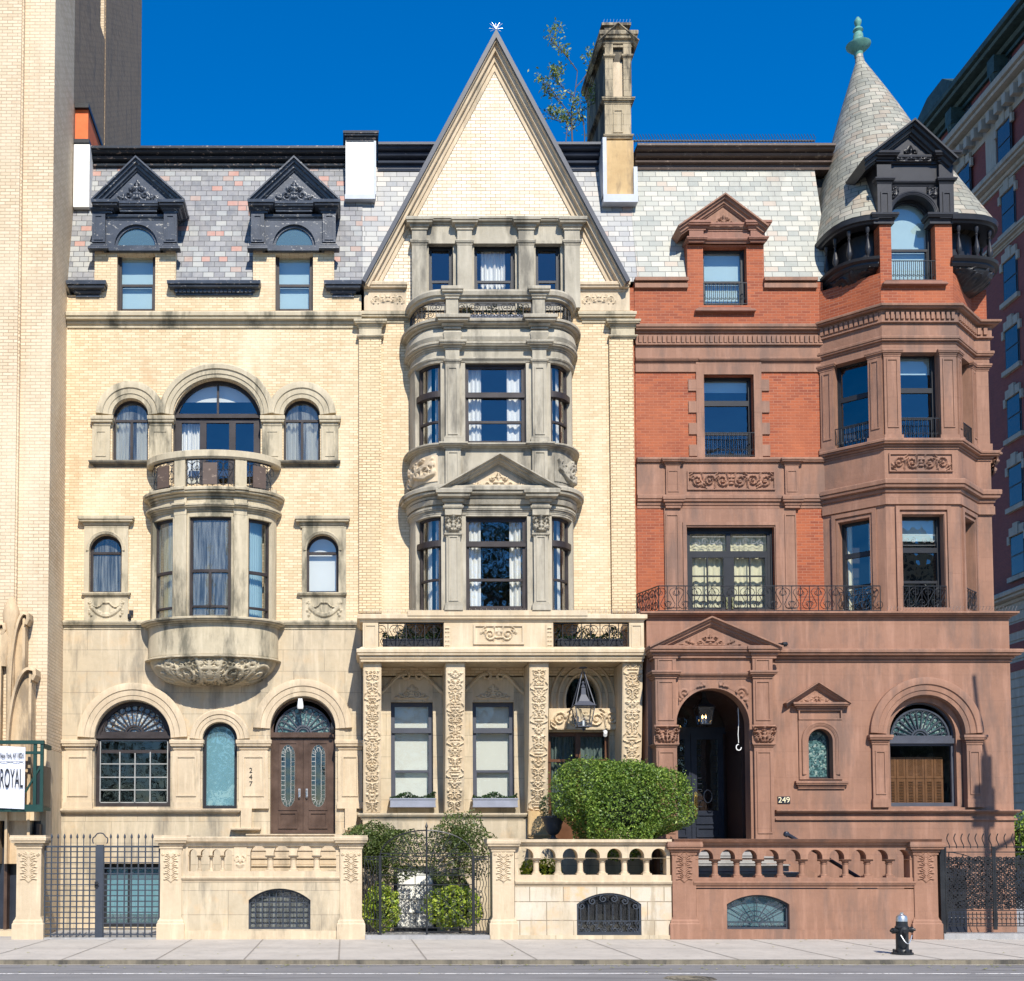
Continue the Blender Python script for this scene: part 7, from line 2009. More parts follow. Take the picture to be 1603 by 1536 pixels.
# =================================================================== plants
def bush(name, label, cat, c, rad, n, leaf, ls, seed, flat=1.0, trunk=None, group=None, core=True, dens=.55, lump=.16, sprig=0):
    t = thing(name, label, cat, (c[0], c[1], c[2] if not trunk else trunk[0]), group)
    rnd = random.Random(seed); f = MB(); lumps = []
    for i in range(34):
        a, e = rnd.uniform(0, 2*PI), rnd.uniform(-1, 1); s = math.sqrt(1-e*e); lumps.append((Vector((s*math.cos(a), s*math.sin(a), e)), rnd.uniform(-lump, lump*1.1)))
    for i in range(150):
        a, e = rnd.uniform(0, 2*PI), rnd.uniform(-1, 1); s = math.sqrt(1-e*e); lumps.append((Vector((s*math.cos(a), s*math.sin(a), e)), rnd.uniform(-lump, lump)*.55, .955))
    def rfac(d):
        q = 1
        for l_ in lumps:
            th_ = l_[2] if len(l_) > 2 else .72; k = max(0, d.dot(l_[0])-th_)/(1-th_); q += l_[1]*k
        return q
    for i in range(n):
        d = Vector((rnd.gauss(0, 1), rnd.gauss(0, 1), rnd.gauss(0, 1))); d.normalize()
        sq = d.copy()
        if flat != 1: sq = Vector([math.copysign(abs(v)**flat, v) for v in d])
        r = rfac(d)*(1-dens*rnd.random()**2.2)
        if sprig and rnd.random() < sprig and d.z > .1: r *= rnd.uniform(1.0, 1.12)
        leafq(f, (c[0]+sq.x*rad[0]*r, c[1]+sq.y*rad[1]*r, c[2]+sq.z*rad[2]*r), ls, rnd, up=.5)
    f.build('foliage', mat[leaf], t)
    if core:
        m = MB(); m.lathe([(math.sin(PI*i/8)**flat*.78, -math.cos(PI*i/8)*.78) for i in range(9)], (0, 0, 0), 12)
        m.v = [(c[0]+x*rad[0]*.72, c[1]+y*rad[1]*.72, c[2]+z*rad[2]*.75) for x, y, z in m.v]; m.build('dark_core', mat['core'], t, smooth=True)  # added near-black filler behind the leaves, closes gaps and reads as inner shade
    if trunk:
        m = MB(); z0 = trunk[0]
        m.tube([(c[0]+.02, c[1], z0), (c[0]-.02, c[1], (z0+c[2])/2), (c[0], c[1], c[2])], .03, 6, r1=.02)
        for i in range(8):
            a = rnd.uniform(0, 6.28); m.tube([(c[0], c[1], c[2]-rad[2]*.75), (c[0]+rad[0]*.5*math.cos(a), c[1]+rad[1]*.5*math.sin(a), c[2]-rad[2]*.1)], .012, 4, r1=.005)
        m.build('trunk', mat['bark'], t)
    return t
Yh = -2.3
hx0, hx1 = X(876, 1250, Yh), X(1080, 1250, Yh); hz0, hz1 = Z(1316, Yh), Z(1186, Yh)
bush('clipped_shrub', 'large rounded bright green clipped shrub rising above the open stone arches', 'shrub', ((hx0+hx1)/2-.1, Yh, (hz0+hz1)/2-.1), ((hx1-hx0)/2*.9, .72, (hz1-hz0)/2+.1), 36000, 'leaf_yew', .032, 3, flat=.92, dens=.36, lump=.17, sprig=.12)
Yb = -1.9
bush('standard_tree', 'round headed small olive green tree beside the left pier of the scrollwork gate', 'small tree', (X(593, 1325, Yb), Yb, Z(1330, Yb)), (.82, .65, .75), 13000, 'leaf_olive', .032, 5, trunk=(0,), core=False, dens=.9, lump=.25, group=None)
bush('standard_tree', 'looser round headed small tree on a visible stem, right of the gate spear', 'small tree', (X(719, 1325, Yb), Yb, Z(1322, Yb)), (.64, .55, .68), 8000, 'leaf_olive', .032, 6, trunk=(0,), core=False, dens=.9, lump=.3)
bush('yellow_shrub', 'yellow green leafy shrub low behind the left leaf of the scrollwork gate', 'shrub', (X(600, 1412, -2.4), -2.4, .62), (.42, .4, .48), 1500, 'leaf_yellow', .05, 7, dens=.5)
bush('yellow_shrub', 'yellow green leafy shrub low behind the right leaf of the scrollwork gate', 'shrub', (X(712, 1412, -2.4), -2.4, .66), (.58, .4, .5), 2000, 'leaf_yellow', .05, 8, dens=.5)
bush('yellow_shrub', 'yellow green shrub showing through the first arches of the rough stone wall', 'shrub', (X(848, 1350, -2.5), -2.5, 1.3), (.55, .3, .5), 1500, 'leaf_yellow', .045, 9, dens=.5)
bush('dark_shrub', 'dark twiggy shrub below the round headed trees by the basement door', 'shrub', (X(705, 1385, -1.6), -1.6, .8), (.5, .4, .55), 2200, 'leaf_dark', .035, 10, dens=.6)
bush('side_shrub', 'green shrub at the right edge beyond the brownstone corner', 'shrub', (X(1600, 1300, .5), .5, Z(1305, .5)-.2), (.32, .5, .6), 1600, 'leaf_yew', .045, 11, dens=.6)
# urn with a clipped ball on the porch
ux, uy, uz = X(866, 1290, -1.2), -1.2, Z(1316, -1.2)
u = thing('planter_urn', 'dark urn with a clipped green ball beside the large shrub', 'urn', (ux, uy, uz))
m = MB(); m.lathe([(0, 0), (.14, 0), (.14, .03), (.06, .07), (.05, .12), (.12, .16), (.19, .28), (.2, .36), (.26, .5), (.29, .53), (.29, .56), (.2, .55), (0, .5)], (ux, uy, uz), 18); m.build('urn', mat['iron_grey'], u, smooth=True)
f = MB(); rnd = random.Random(2)
for i in range(1500):
    d = Vector((rnd.gauss(0, 1), rnd.gauss(0, 1), rnd.gauss(0, 1))); d.normalize(); d *= .32*(1-.3*rnd.random()**2); leafq(f, (ux+d.x, uy+d.y, uz+.78+d.z), .022, rnd)
f.build('foliage', mat['leaf_dark'], u)

# =================================================================== hanging lanterns and small fittings
def lantern(name, label, cx, cy, ztop, zl, sc, lit, m='iron_grey', cage=True):
    t = thing(name, label, 'lantern', (cx, cy, zl))
    w, wt, h = .13*sc, .2*sc, .42*sc
    f = MB(); c0 = zl; c1 = zl+h
    cs = [(-1, -1), (1, -1), (1, 1), (-1, 1)]
    for sx, sy in cs: f.tube([(cx+sx*w, cy+sy*w, c0), (cx+sx*wt, cy+sy*wt, c1)], .012*sc, 4)
    for q, z in ((w, c0), (wt, c1)): f.tube([(cx+sx*q, cy+sy*q, z) for sx, sy in cs], .015*sc, 4, closed=True)
    rf = [[(cx+sx*q, cy+sy*q, z) for sx, sy in cs] for q, z in ((wt*1.15, c1), (wt*.55, c1+.1*sc), (wt*.25, c1+.24*sc), (wt*.2, c1+.38*sc))]
    f.loft(rf, closed=True); f.lathe([(.03*sc, 0), (.05*sc, .04*sc), (.02*sc, .09*sc), (.035*sc, .13*sc), (0, .17*sc)], (cx, cy, c1+.36*sc), 8)
    f.lathe([(0, -.1*sc), (.03*sc, -.05*sc), (.02*sc, 0)], (cx, cy, c0), 8); f.box(cx-w, cx+w, cy-w, cy+w, c0-.008, c0+.008)
    f.build('lantern_frame', mat[m], t)
    k = MB(); apz = c1+.72*sc
    if cage:
        for sx, sy in cs: k.tube([(cx+sx*wt, cy+sy*wt, c1), (cx+sx*.02, cy+sy*.02, apz)], .011*sc, 4)
    k.tube([(cx, cy, apz if cage else c1+.5*sc), (cx, cy, ztop)], .012, 5); k.lathe([(0, -.03), (.1, -.02), (.1, 0)], (cx, cy, ztop), 10); k.build('hanger', mat[m], t)
    g = MB()
    for i in range(4):
        a, b = cs[i], cs[(i+1) % 4]
        g.add([(cx+a[0]*w, cy+a[1]*w, c0), (cx+b[0]*w, cy+b[1]*w, c0), (cx+b[0]*wt, cy+b[1]*wt, c1), (cx+a[0]*wt, cy+a[1]*wt, c1)], [(0, 1, 2, 3)])
    g.build('glass', mat['lamp_glass'], t)
    k = MB()
    for sx in ((-.3, .3) if lit else (0,)): k.lathe([(.022*sc, 0), (.022*sc, .13*sc), (0, .13*sc)], (cx+sx*w, cy, c0), 8)
    k.build('candle', mat['white_metal'], t)
    if lit:
        k = MB()
        for sx in (-.3, .3): k.lathe([(0, 0), (.022*sc, .03*sc), (.012*sc, .07*sc), (0, .1*sc)], (cx+sx*w, cy, c0+.14*sc), 8)
        k.build('bulb', mat['bulb'], t, smooth=True)
    return t
mat['lamp_glass'] = glass('lamp_glass', .05, tint=(.9, .92, .92))
bm_, nt_, b_ = newmat('bulb'); b_.inputs['Emission Color'].default_value = (1, .6, .2, 1); b_.inputs['Emission Strength'].default_value = 9; mat['bulb'] = bm_
lantern('hanging_lantern', 'silver grey hanging lantern under the carved stone porch', X(913, 1100, -.75), -.75, Z(1045, -.75), Z(1138, -.75), 1.15, False, 'slate_frame')
lantern('hanging_lantern', 'hanging lantern with lit bulbs inside the brownstone arch', X(1102, 1110, -.6), -.6, Z(1082, -.6), Z(1134, -.6), .95, True, 'iron', cage=False)
m = MB(); x, y = X(1156, 1150, -1.0), -1.0
m.tube([(x, y, Z(1108, y)), (x+.01, y, Z(1130, y)), (x-.01, y, Z(1150, y)), (x, y, Z(1163, y))], .009, 4)
m.tube([(x+.06*math.cos(t), y, Z(1170, y)+.07*math.sin(t)) for t in np.linspace(PI/2, 6.3, 10)], .014, 4)
tag(m.build('pull_cord_loop', mat['white_metal']), 'white cord with a loop hanging inside the brownstone arch', 'cord')
m = MB(); x = X(470, 1108, -.05); m.box(x-.05, x+.05, -.05, .22, Z(1097), Z(1094)); m.lathe([(.0, 0), (.07, .0), (.08, .06), (.06, .2), (.0, .22)], (x, -.02, Z(1110)), 10); tag(m.build('door_light', mat['white_metal'], smooth=True), 'white flood light above the fan window of the brown door', 'lamp')
def camera_(px, py, Y, lb, m_='iron'):
    m = MB(); x, z = X(px, py, Y), Z(py, Y); m.lathe([(0, -.1), (.05, -.09), (.055, .1), (0, .1)], (0, 0, 0), 10)
    m.v = [(x+b*.9+.0, Y-.12+c*.2, z-c*.35+a*.9) for a, b, c in m.v]; m.tube([(x, Y-.1, z+.02), (x+.03, Y+.02, z+.12)], .018, 5); m.box(x-.03, x+.07, Y-.01, Y+.02, z+.06, z+.18)
    tag(m.build('security_camera', mat[m_]), lb, 'camera')
camera_(204, 967, -.05, 'dark security camera on the belt course left of the round oriel')
camera_(520, 1143, .15, 'small camera at the top right corner of the brown double door')
camera_(946, 1149, -.1, 'pale dome camera beside the carved lintel of the porch door', 'white_metal')
m = MB(); a = (X(1212, 1016, YT-.2), YT-.05, Z(1022, YT)); m.tube([a, (X(1222, 1008, YT-.5), YT-.42, Z(1009, YT-.5)), (X(1231, 1006, YT-.6), YT-.5, Z(1008, YT-.6))], .05, 8); m.lathe([(.05, -.04), (.075, 0), (.06, .05), (0, .06)], (X(1231, 1006, YT-.6), YT-.5, Z(1008, YT-.6)), 8)
tag(m.build('spotlight', mat['iron'], smooth=True), 'dark spotlight arm at the right end of the brownstone pediment', 'spotlight')
m = MB(); x, y = X(580, 965, YP-.15), YP-.1

# =================================================================== hydrant
hx, hy = X(1412, 1495, -7.0), -7.02
hyd = thing('fire_hydrant', 'black fire hydrant with a silver bonnet and hose caps on the sidewalk', 'fire hydrant', (hx, hy, 0))
m = MB(); m.lathe([(.17, .0), (.19, .0), (.19, .035), (.13, .05), (.12, .09), (.11, .1), (.11, .46), (.125, .48), (.125, .5), (.105, .52), (.1, .6)], (hx, hy, 0), 22)
for i in range(8):
    a = i*PI/4; m.lathe([(.02, 0), (.02, .06), (0, .06)], (hx+.155*math.cos(a), hy+.155*math.sin(a), .03), 6)
m.build('barrel', mat['iron'], hyd, smooth=True)
m = MB(); m.lathe([(.1, .6), (.098, .66), (.085, .7), (.05, .725), (.03, .73), (.03, .76), (0, .76)], (hx, hy, 0), 20); m.build('bonnet', mat['steel'], hyd, smooth=True)
for dx, dy, r_, z_ in ((-.02, -.1, .075, .43), (.12, -.02, .055, .45), (-.12, -.02, .055, .43)):
    m = MB(); m.lathe([(0, .1), (r_*.45, .1), (r_*.45, .07), (r_, .06), (r_, .02), (r_*.8, 0), (r_*.8, -.06)], (0, 0, 0), 12)
    d = Vector((dx, dy, 0)).normalized(); q = d.to_track_quat('Z', 'Y'); m.v = [tuple(q @ Vector(v)+Vector((hx+d.x*.13, hy+d.y*.13, z_))) for v in m.v]; m.build('hose_cap', mat['iron'], hyd, smooth=True)
m = MB(); m.tube([(hx-.1+.2*t, hy-.17-.05*math.sin(PI*t), .36-.15*math.sin(PI*t)) for t in np.linspace(0, 1, 9)], .009, 4); m.build('chain', mat['steel'], hyd)

# =================================================================== far left apartment building
AP = thing('apartment_building', 'tall cream brick apartment block with gothic stone ornament at the left edge', 'building', (-8.5, -1.6, 0))
xp = X(76, 900, -1.5); zTop = 34
m = MB(); m.box(xp-2.0, xp, -1.5, .5, Z(1170, -1.5), zTop); m.build('corner_pier', mat['tower_brick'], AP)
m = MB(); m.box(xp-6, X(27, 600, -1.62), -1.66, .5, Z(1170, -1.6), zTop); m.build('brick_bay', mat['tower_brick'], AP)
m = MB(); m.box(X(27, 600, -1.62), X(27, 600, -1.62)+.04, -1.6, -1.45, Z(960, -1.6), zTop); m.build('seam', mat['tower_brick'], AP)
m = MB(); xs = xp-.004
def wface(y0, y1, z0, z1, x=xs): m.add([(x, y0, z0), (x, y1, z0), (x, y1, z1), (x, y0, z1)], [(0, 1, 2, 3)])
yw0, yw1 = 3.55, 4.25; zw0 = Z(62, 4.25)
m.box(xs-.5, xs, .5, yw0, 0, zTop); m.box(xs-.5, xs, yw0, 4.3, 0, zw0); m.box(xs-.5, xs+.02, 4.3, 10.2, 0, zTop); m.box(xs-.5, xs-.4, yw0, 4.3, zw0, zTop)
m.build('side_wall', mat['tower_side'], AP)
m = MB(); m.box(xs-.39, xs-.02, 4.22, 4.32, zw0, zTop-.2); m.build('light_reveal', mat['tower_brick'], AP)
m = MB(); m.box(xs-.38, xs-.3, yw0+.1, 4.2, zw0+.4, zTop-1); m.build('side_window', mat['charcoal_frame'], AP)
m = MB(); m.box(xp-2.2, xp+.01, -1.52, .6, -.1, Z(1171, -1.5)); m.build('stone_base', mat['portico_stone'], AP)
# gothic canopies
def hood(px0, px1, pt, pb, y0):
    x0, x1 = X(px0, pt, y0), X(px1, pt, y0); zt, zm = Z(pt, y0), Z(pb, y0); w_ = x1-x0
    m = MB(); n = 14
    cur = [(x0+w_*.78*(1-math.cos(PI/2*i/n)), zm+(zt-zm)*math.sin(PI/2*i/n)) for i in range(n+1)]
    lip = [(x1, zt-.03), (x1+.01, zt-.14), (x1-.05, zt-.26), (x1-.08, zt-.2), (x1-.09, zt-.1)]
    m.sweep([(x0, 1.6)]+cur+lip[:3], [(-.035, y0), (.03, y0+.03), (.03, -1.5), (-.05, -1.5)], plane='XZ', side=-1)
    m.prism([(x0+.01, 1.6)]+[(a+.02, b-.02) for a, b in cur[:-1]]+[(x1-.08, zt-.06), (x1-.1, 1.6)], y0+.17, -1.5)
    m.sweep([(x1-.1, zt-.1), (x1-.1, 1.6)], [(-.03, y0+.08), (.03, y0+.08), (.03, -1.5), (-.03, -1.5)], plane='XZ', side=-1)
    m.build('gothic_canopy', mat['gothic_stone'], AP)
hood(-14, 6, 975, 1070, -1.95); hood(16, 43, 959, 1090, -1.9); hood(12, 53, 1046, 1180, -2.0)
m = MB(); xc_, zc_ = X(15, 960, -1.9), Z(960, -1.9)
m.lathe([(0, .42), (.06, .36), (.16, .16), (.2, 0), (.17, -.25), (.1, -.8), (.08, -3.5)], (xc_, -1.75, zc_), 14); m.lathe([(.2, 0), (.24, -.2), (.14, -.8)], (xc_-.2, -1.72, zc_-.4), 12); m.build('gothic_bud', mat['gothic_stone'], AP, smooth=True, ang=40)
m = MB(); m.box(xp-3, X(60, 1300, -1.7), -1.9, -1.5, Z(1285, -1.8), Z(1266, -1.8)); m.build('entrance_lintel', mat['portico_stone'], AP)
m = MB(); m.box(xp-3, X(62, 1350, -1.6), -1.56, -1.53, 0, Z(1285, -1.6)); m.build('entrance_screen', mat['black_door'], AP)
m = MB()
for px in (6, 40, 56): m.box(X(px, 1380, -1.8), X(px+5, 1380, -1.8), -1.8, -1.55, 0, Z(1290, -1.8))
m.build('entrance_post', mat['door_wood'], AP)
m = MB(); m.box(xp-3, X(28, 1465, -2), -2.2, -1.6, -.1, .12); m.build('plinth', mat['portico_stone'], AP)
# hoarding frame and banner
yS = -2.4
sc_ = thing('scaffold_frame', 'dark green timber hoarding frame holding the white banner', 'scaffold', (X(45, 1260, yS), yS, Z(1270, yS)))
m = MB(); xa, xb = X(-40, 1200, yS), X(66, 1200, yS); zA_, zB_ = Z(1268, yS), Z(1163, yS)
for x in (xa, X(51, 1200, yS), xb-.06): m.box(x, x+.07, yS+.05, yS+.12, zA_, zB_)
m.box(xa, xb+.02, yS+.03, yS+.14, zB_-.02, zB_+.06); m.box(xa, xb+.02, yS+.02, yS+.15, zA_-.04, zA_+.12); m.box(xb-.06, xb+.01, yS+.1, -1.6, zB_-.1, zB_); m.box(xb-.06, xb+.01, yS+.1, -1.6, zA_, zA_+.08)
m.box(xa, xb, yS+.04, yS+.13, Z(1178, yS)-.03, Z(1178, yS)+.03)
m.tube([(X(38, 1240, yS), yS+.09, Z(1240, yS)), (xb-.03, yS+.09, Z(1196, yS))], .03, 4)
gm_ = paint('green_paint', (.008, .04, .034), .5); m.build('frame', gm_, sc_)
m = MB(); m.box(xb-.2, xb+.0, -2.3, -1.6, zB_-1.4, zB_-.5); m.build('post_box', mat['iron'], sc_)
bn = thing('banner', 'white vinyl banner reading ROYAL on the green hoarding frame', 'banner', (X(15, 1215, yS), yS, Z(1262, yS)))
m = MB(); xa, xb = X(-60, 1215, yS), X(39.5, 1215, yS); z0, z1 = Z(1262, yS), Z(1165, yS); n = 40
vs = []
for j in range(9):
    for i in range(n+1):
        x = xa+(xb-xa)*i/n; z = z0+(z1-z0)*j/8-.07*(i/n); vs.append((x, yS-.02+.012*math.sin(i*.9+j*.4)+.01*math.sin(i*2.3), z))
m.add(vs, [(j*(n+1)+i, j*(n+1)+i+1, (j+1)*(n+1)+i+1, (j+1)*(n+1)+i) for j in range(8) for i in range(n)])
m.build('sheet', paint('banner_vinyl', (.62, .64, .7), .5, var=.05), bn, smooth=True)
text_mesh('ROYAL', .60, (X(37, 1233, yS), yS-.055, Z(1233, yS)), mat['iron'], bn, .27, 'RIGHT', 'lettering')
text_mesh('Park West, New York, NY 10024', .17, (X(38, 1187, yS), yS-.055, Z(1187, yS)), mat['iron'], bn, .34, 'RIGHT', 'lettering')
m = MB(); m.box(xa, xb-.02, yS-.05, yS-.045, Z(1193, yS)-.006, Z(1193, yS)+.006); m.build('rule', mat['iron'], bn)

# =================================================================== far right apartment building
RB = thing('apartment_building', 'tall dark red brick apartment block with cream trim and green copper cornice', 'building', (31, 20, 0))
Xr = 31.0
def yat(px): return Xr*FL/(px-PCX)-DIST
def zat(py, px):
    v = (PCY-py)/FL; dst = (yat(px)+DIST); return EYE+(SN+v*CS)*dst/(CS-v*SN)
y0b, y1b = 12.0, 44.0
fl_h = 3.3
m = MB(); m.box(Xr, Xr+15, y0b, y1b, 13.4, 39.2); m.build('brick_wall', mat['dark_red_brick'], RB)
m = MB(); m.box(Xr-.05, Xr+15, y0b, y1b, -.1, 13.4)
for i in range(30): m.box(Xr-.09, Xr, y0b, y1b, .2+i*.44, .2+i*.44+.38)
m.build('stone_base', mat['far_trim'], RB)
m = MB()
for i in range(3): m.box(Xr-.11, Xr, y0b, y1b, 10.2+i*.9, 10.2+i*.9+.4)
m.build('brick_band', mat['dark_red_brick'], RB)
pth = [(Xr, y1b), (Xr, y0b)]
def rb(prof, nm, mt):
    m = MB(); m.sweep(pth, prof, side=1); return m.build(nm, mat[mt], RB)
rb(cor(.7, .6, 13.2), 'string_course', 'far_trim'); rb(cor(.45, .3, 30.2), 'string_course', 'far_trim'); rb(cor(.8, .55, 33.2), 'string_course', 'far_trim')
rb(cor(1.05, .7, 36.9), 'cream_cornice', 'far_trim')
rb([(-.1, 33.9), (.06, 33.9), (.06, 34.5), (-.1, 34.5)], 'cream_storey', 'far_trim'); rb([(-.1, 36.2), (.06, 36.2), (.06, 36.95), (-.1, 36.95)], 'cream_storey', 'far_trim')
for yy in [yat(1606)+1.3+3.55*k for k in range(-3, 8)]:
    m = MB(); m.box(Xr-.07, Xr, yy-.45, yy+.45, 34.5, 36.2); m.build('cream_panel', mat['far_trim'], RB)
rb(cor(1.1, .95, 38.95), 'copper_cornice', 'copper_dark')
for i in range(46):
    m = MB(); y = y0b+(y1b-y0b)*i/46; m.box(Xr-.5, Xr, y, y+.3, 36.5, 37.0); m.build('bracket', mat['far_trim'], RB)
for i in range(8):
    y = y0b+(y1b-y0b)*(i+.5)/8; m = MB(); m.box(Xr-.7, Xr, y-.3, y+.3, 38.3, 39.1); m.lathe([(0, 0), (.25, .1), (.3, .4), (.1, .7), (0, .8)], (Xr-.45, y, 37.9), 8); m.build('copper_bracket', mat['copper_dark'], RB)
m = MB(); m.prism([(28.9, 39.9), (33.6, 39.9), (31.6, 40.75), (30.0, 40.75)], 0, .6); m.v = [(Xr-.95+y_*2, x_, z_) for x_, y_, z_ in m.v]; m.build('copper_gable', mat['copper_dark'], RB)
wy = [y0b+1.5+3.55*i for i in range(9)]
wy = [yat(1610), yat(1610)-3.6, yat(1610)-7.2, yat(1556), yat(1556)+3.2, yat(1500), yat(1465), yat(1540)-0]
wy = sorted(set(round(v, 2) for v in [yat(1606), yat(1606)-3.8, yat(1606)-7.6, yat(1540), yat(1490), yat(1455)]))
for fl in range(8):
    zb = 14.6+fl*3.25 if fl < 6 else (34.1 if fl == 6 else 38.2)
    if fl < 6 and zb+1.9 > 33: continue
    hh = 1.9 if fl < 7 else 1.3
    for y in wy:
        if y < y0b+1: continue
        if fl == 6: Xr = 30.9
        else: Xr = 31.0
        f = MB(); f.box(Xr-.02, Xr+.02, y-.6, y+.6, zb, zb+hh); wn = f.build('window', mat['charcoal_frame'], RB)
        g = MB(); g.box(Xr-.05, Xr-.03, y-.5, y+.5, zb+.08, zb+hh/2-.04); g.box(Xr-.05, Xr-.03, y-.5, y+.5, zb+hh/2+.04, zb+hh-.08); g.build('glass', mat['far_glass'], wn)
        g = MB(); g.box(Xr-.16, Xr+.02, y-.75, y+.75, zb-.22, zb-.0); g.build('window_sill', mat['far_trim'], wn); g = MB(); g.box(Xr-.1, Xr+.02, y-.6, y+.6, zb+hh+.001, zb+hh+.4); g.box(Xr-.1, Xr+.02, y-.78, y-.6, zb+hh-.35, zb+hh+.05); g.box(Xr-.1, Xr+.02, y+.6, y+.78, zb+hh-.35, zb+hh+.05); g.box(Xr-.14, Xr+.02, y-.2, y+.2, zb+hh-.02, zb+hh+.55); g.build('window_trim', mat['far_trim'], wn)
        if (fl*3+int(y)) % 3 == 0 and fl < 7:
            g = MB(); g.box(Xr-.4, Xr-.03, y-.42, y+.2, zb+.02, zb+.42); g.box(Xr-.42, Xr-.4, y-.38, y+.16, zb+.06, zb+.38); g.build('air_conditioner', mat['white_metal'], wn)

# =================================================================== ground
m = MB(); GX = 90
def sheet(name, x0, x1, y0, y1, z, m_):
    q = MB(); q.add([(x0, y0, z), (x1, y0, z), (x1, y1, z), (x0, y1, z)], [(0, 1, 2, 3)]); return struct(q.build(name, mat[m_]))
sheet('ground', -400, 400, -400, 400, -.19, 'asphalt')
yk = -8.3
q = MB(); q.box(-60, 60, yk+.16, -2.6, -.18, 0.0); struct(q.build('pavement', mat['pavement']))
q = MB(); q.box(-60, 60, -2.6, 12, -.18, -.004); struct(q.build('yard_floor', mat['granite']))
q = MB(); q.box(-60, X(785, 1505, yk), yk, yk+.16, -.18, .004); q.box(X(785, 1505, yk)+.01, 60, yk, yk+.16, -.18, .006); struct(q.build('kerb', mat['dark_stone']))
# paving joints as narrow grooves of darker sheet
q = MB()
for px, dx in ((20, 0), (136, 0), (270, 0), (395, 0), (530, 0), (655, 0), (812, 0), (962, 0), (1100, 0), (1250, 0), (1390, 0), (1520, 0), (1650, 0)):
    x = X(px, 1490, -6); q.add([(x, yk+.17, .004), (x+.03, yk+.17, .004), (x+.03, -3.2, .004), (x, -3.2, .004)], [(0, 1, 2, 3)])
q.add([(-60, -5.6, .0042), (60, -5.6, .0042), (60, -5.58, .0042), (-60, -5.58, .0042)], [(0, 1, 2, 3)])
struct(q.build('paving_joints', mat['joint_dark']))
sheet('road', -90, 90, -22, yk-.002, -.07, 'asphalt')
sheet('gutter', -60, 60, yk-.1, yk-.004, -.066, 'pavement')
q = MB(); q.add([(-60, -9.9, -.066), (60, -9.9, -.066), (60, -9.8, -.066), (-60, -9.8, -.066)], [(0, 1, 2, 3)]); struct(q.build('road_line', mat['white_line']))
q = MB()
for r_ in (.36, .3, .2, .1): q.tube([(X(1080, 1529, -10.6)+r_*math.cos(t), -10.6+r_*math.sin(t), -.067) for t in np.linspace(0, 6.28, 24)[:-1]], .014, 4, closed=True)
q.lathe([(0, .0), (.38, .0), (.4, -.005)], (X(1080, 1529, -10.6), -10.6, -.065), 24); tag(q.build('manhole_cover', mat['dark_stone']), 'round ringed manhole cover in the road at the bottom edge', 'manhole cover')
# litter leaves in the gutter
q = MB(); rnd = random.Random(8)
for i in range(260):
    x = rnd.uniform(-9, 18); y = yk-.02-abs(rnd.gauss(0, .5)) if rnd.random() < .8 else rnd.uniform(-8, -3.3); z = -.062 if y < yk else .006
    a = rnd.uniform(0, 3.1); s = rnd.uniform(.02, .05); q.add([(x+s*math.cos(a), y+s*math.sin(a), z+.006), (x-s*.5*math.sin(a), y+s*.5*math.cos(a), z+.012), (x-s*math.cos(a), y-s*math.sin(a), z+.004), (x+s*.5*math.sin(a), y-s*.5*math.cos(a), z+.012)], [(0, 1, 2, 3)])
o = q.build('fallen_leaves', mat['leaf_autumn']); o['kind'] = 'stuff'

# street lamp on the near pavement, out of frame to the right: it throws the lamp shadow on the brownstone
lx = X(1540, 1200, YT)
SUN = Vector((.18, -1.0, .97)).normalized()
# shadow wanted at x = X(1540) on plane YT; the lamp stands at y=-7.7
ly = -7.7; lx = X(1543, 1250, YT)+SUN.x/abs(SUN.y)*(YT-ly)
lp = thing('street_lamp', 'dark cast iron street lamp at the kerb beyond the right edge of the picture', 'street lamp', (lx, ly, 0))
dz = SUN.z/abs(SUN.y)*(YT-ly)
m = MB(); zt_ = Z(1166, YT)+dz
m.lathe([(.25, 0), (.22, .5), (.14, .9), (.09, 1.1), (.075, zt_-1.6), (.0, zt_-1.6)], (lx, ly, 0), 14); m.build('post', mat['iron'], lp, smooth=True)
m = MB(); zb_ = Z(1290, YT)+dz; m.box(lx-.32, lx+.2, ly-.1, ly+.1, zb_, zb_+.75); m.box(lx-.13, lx+.15, ly-.1, ly+.1, zb_+.7, zb_+1.5)
m.tube([(lx+.06, ly, zb_+1.4), (lx-.1, ly, zt_+.4), (lx-.2, ly, zt_+1.6)], .05, 6); m.tube([(lx, ly, zb_-.7), (lx+.7, ly, zb_-.3), (lx+.9, ly, zb_+.1)], .05, 6); m.lathe([(.05, 0), (.2, .1), (.24, .45), (.12, .6), (.1, .75), (0, .8)], (lx+.95, ly, zb_), 12)
m.build('signal_box', mat['iron'], lp)

# park trees across the road (they show in the window reflections)
tree_me = None
def park_tree():
    t = thing('park_tree', 'tall leafy park tree across the road behind the viewer', 'tree', (0, 0, 0), 'park trees across the road')
    rnd = random.Random(21); f = MB(); k = MB()
    k.tube([(0, 0, -.2), (.1, 0, 4), (-.1, .2, 9), (.1, 0, 14)], .35, 8, r1=.1)
    cl = []
    for i in range(46):
        a = rnd.uniform(0, 6.28); h = rnd.uniform(5, 17.5); r = rnd.uniform(.4, 1)*4.6*math.sin(PI*min(1, max(.06, (h-3.5)/15.5)))**.7
        c = Vector((r*math.cos(a), r*math.sin(a), h)); cl.append(c); k.tube([(0, 0, max(3, h-3)), tuple(c)], .08, 4, r1=.02)
    for c in cl:
        for i in range(150):
            d = Vector((rnd.gauss(0, .75), rnd.gauss(0, .75), rnd.gauss(0, .5))); leafq(f, c+d, .17, rnd)
    k.build('trunk', mat['bark'], t); f.build('crown', mat['leaf_dark'], t); return t
pt = park_tree()
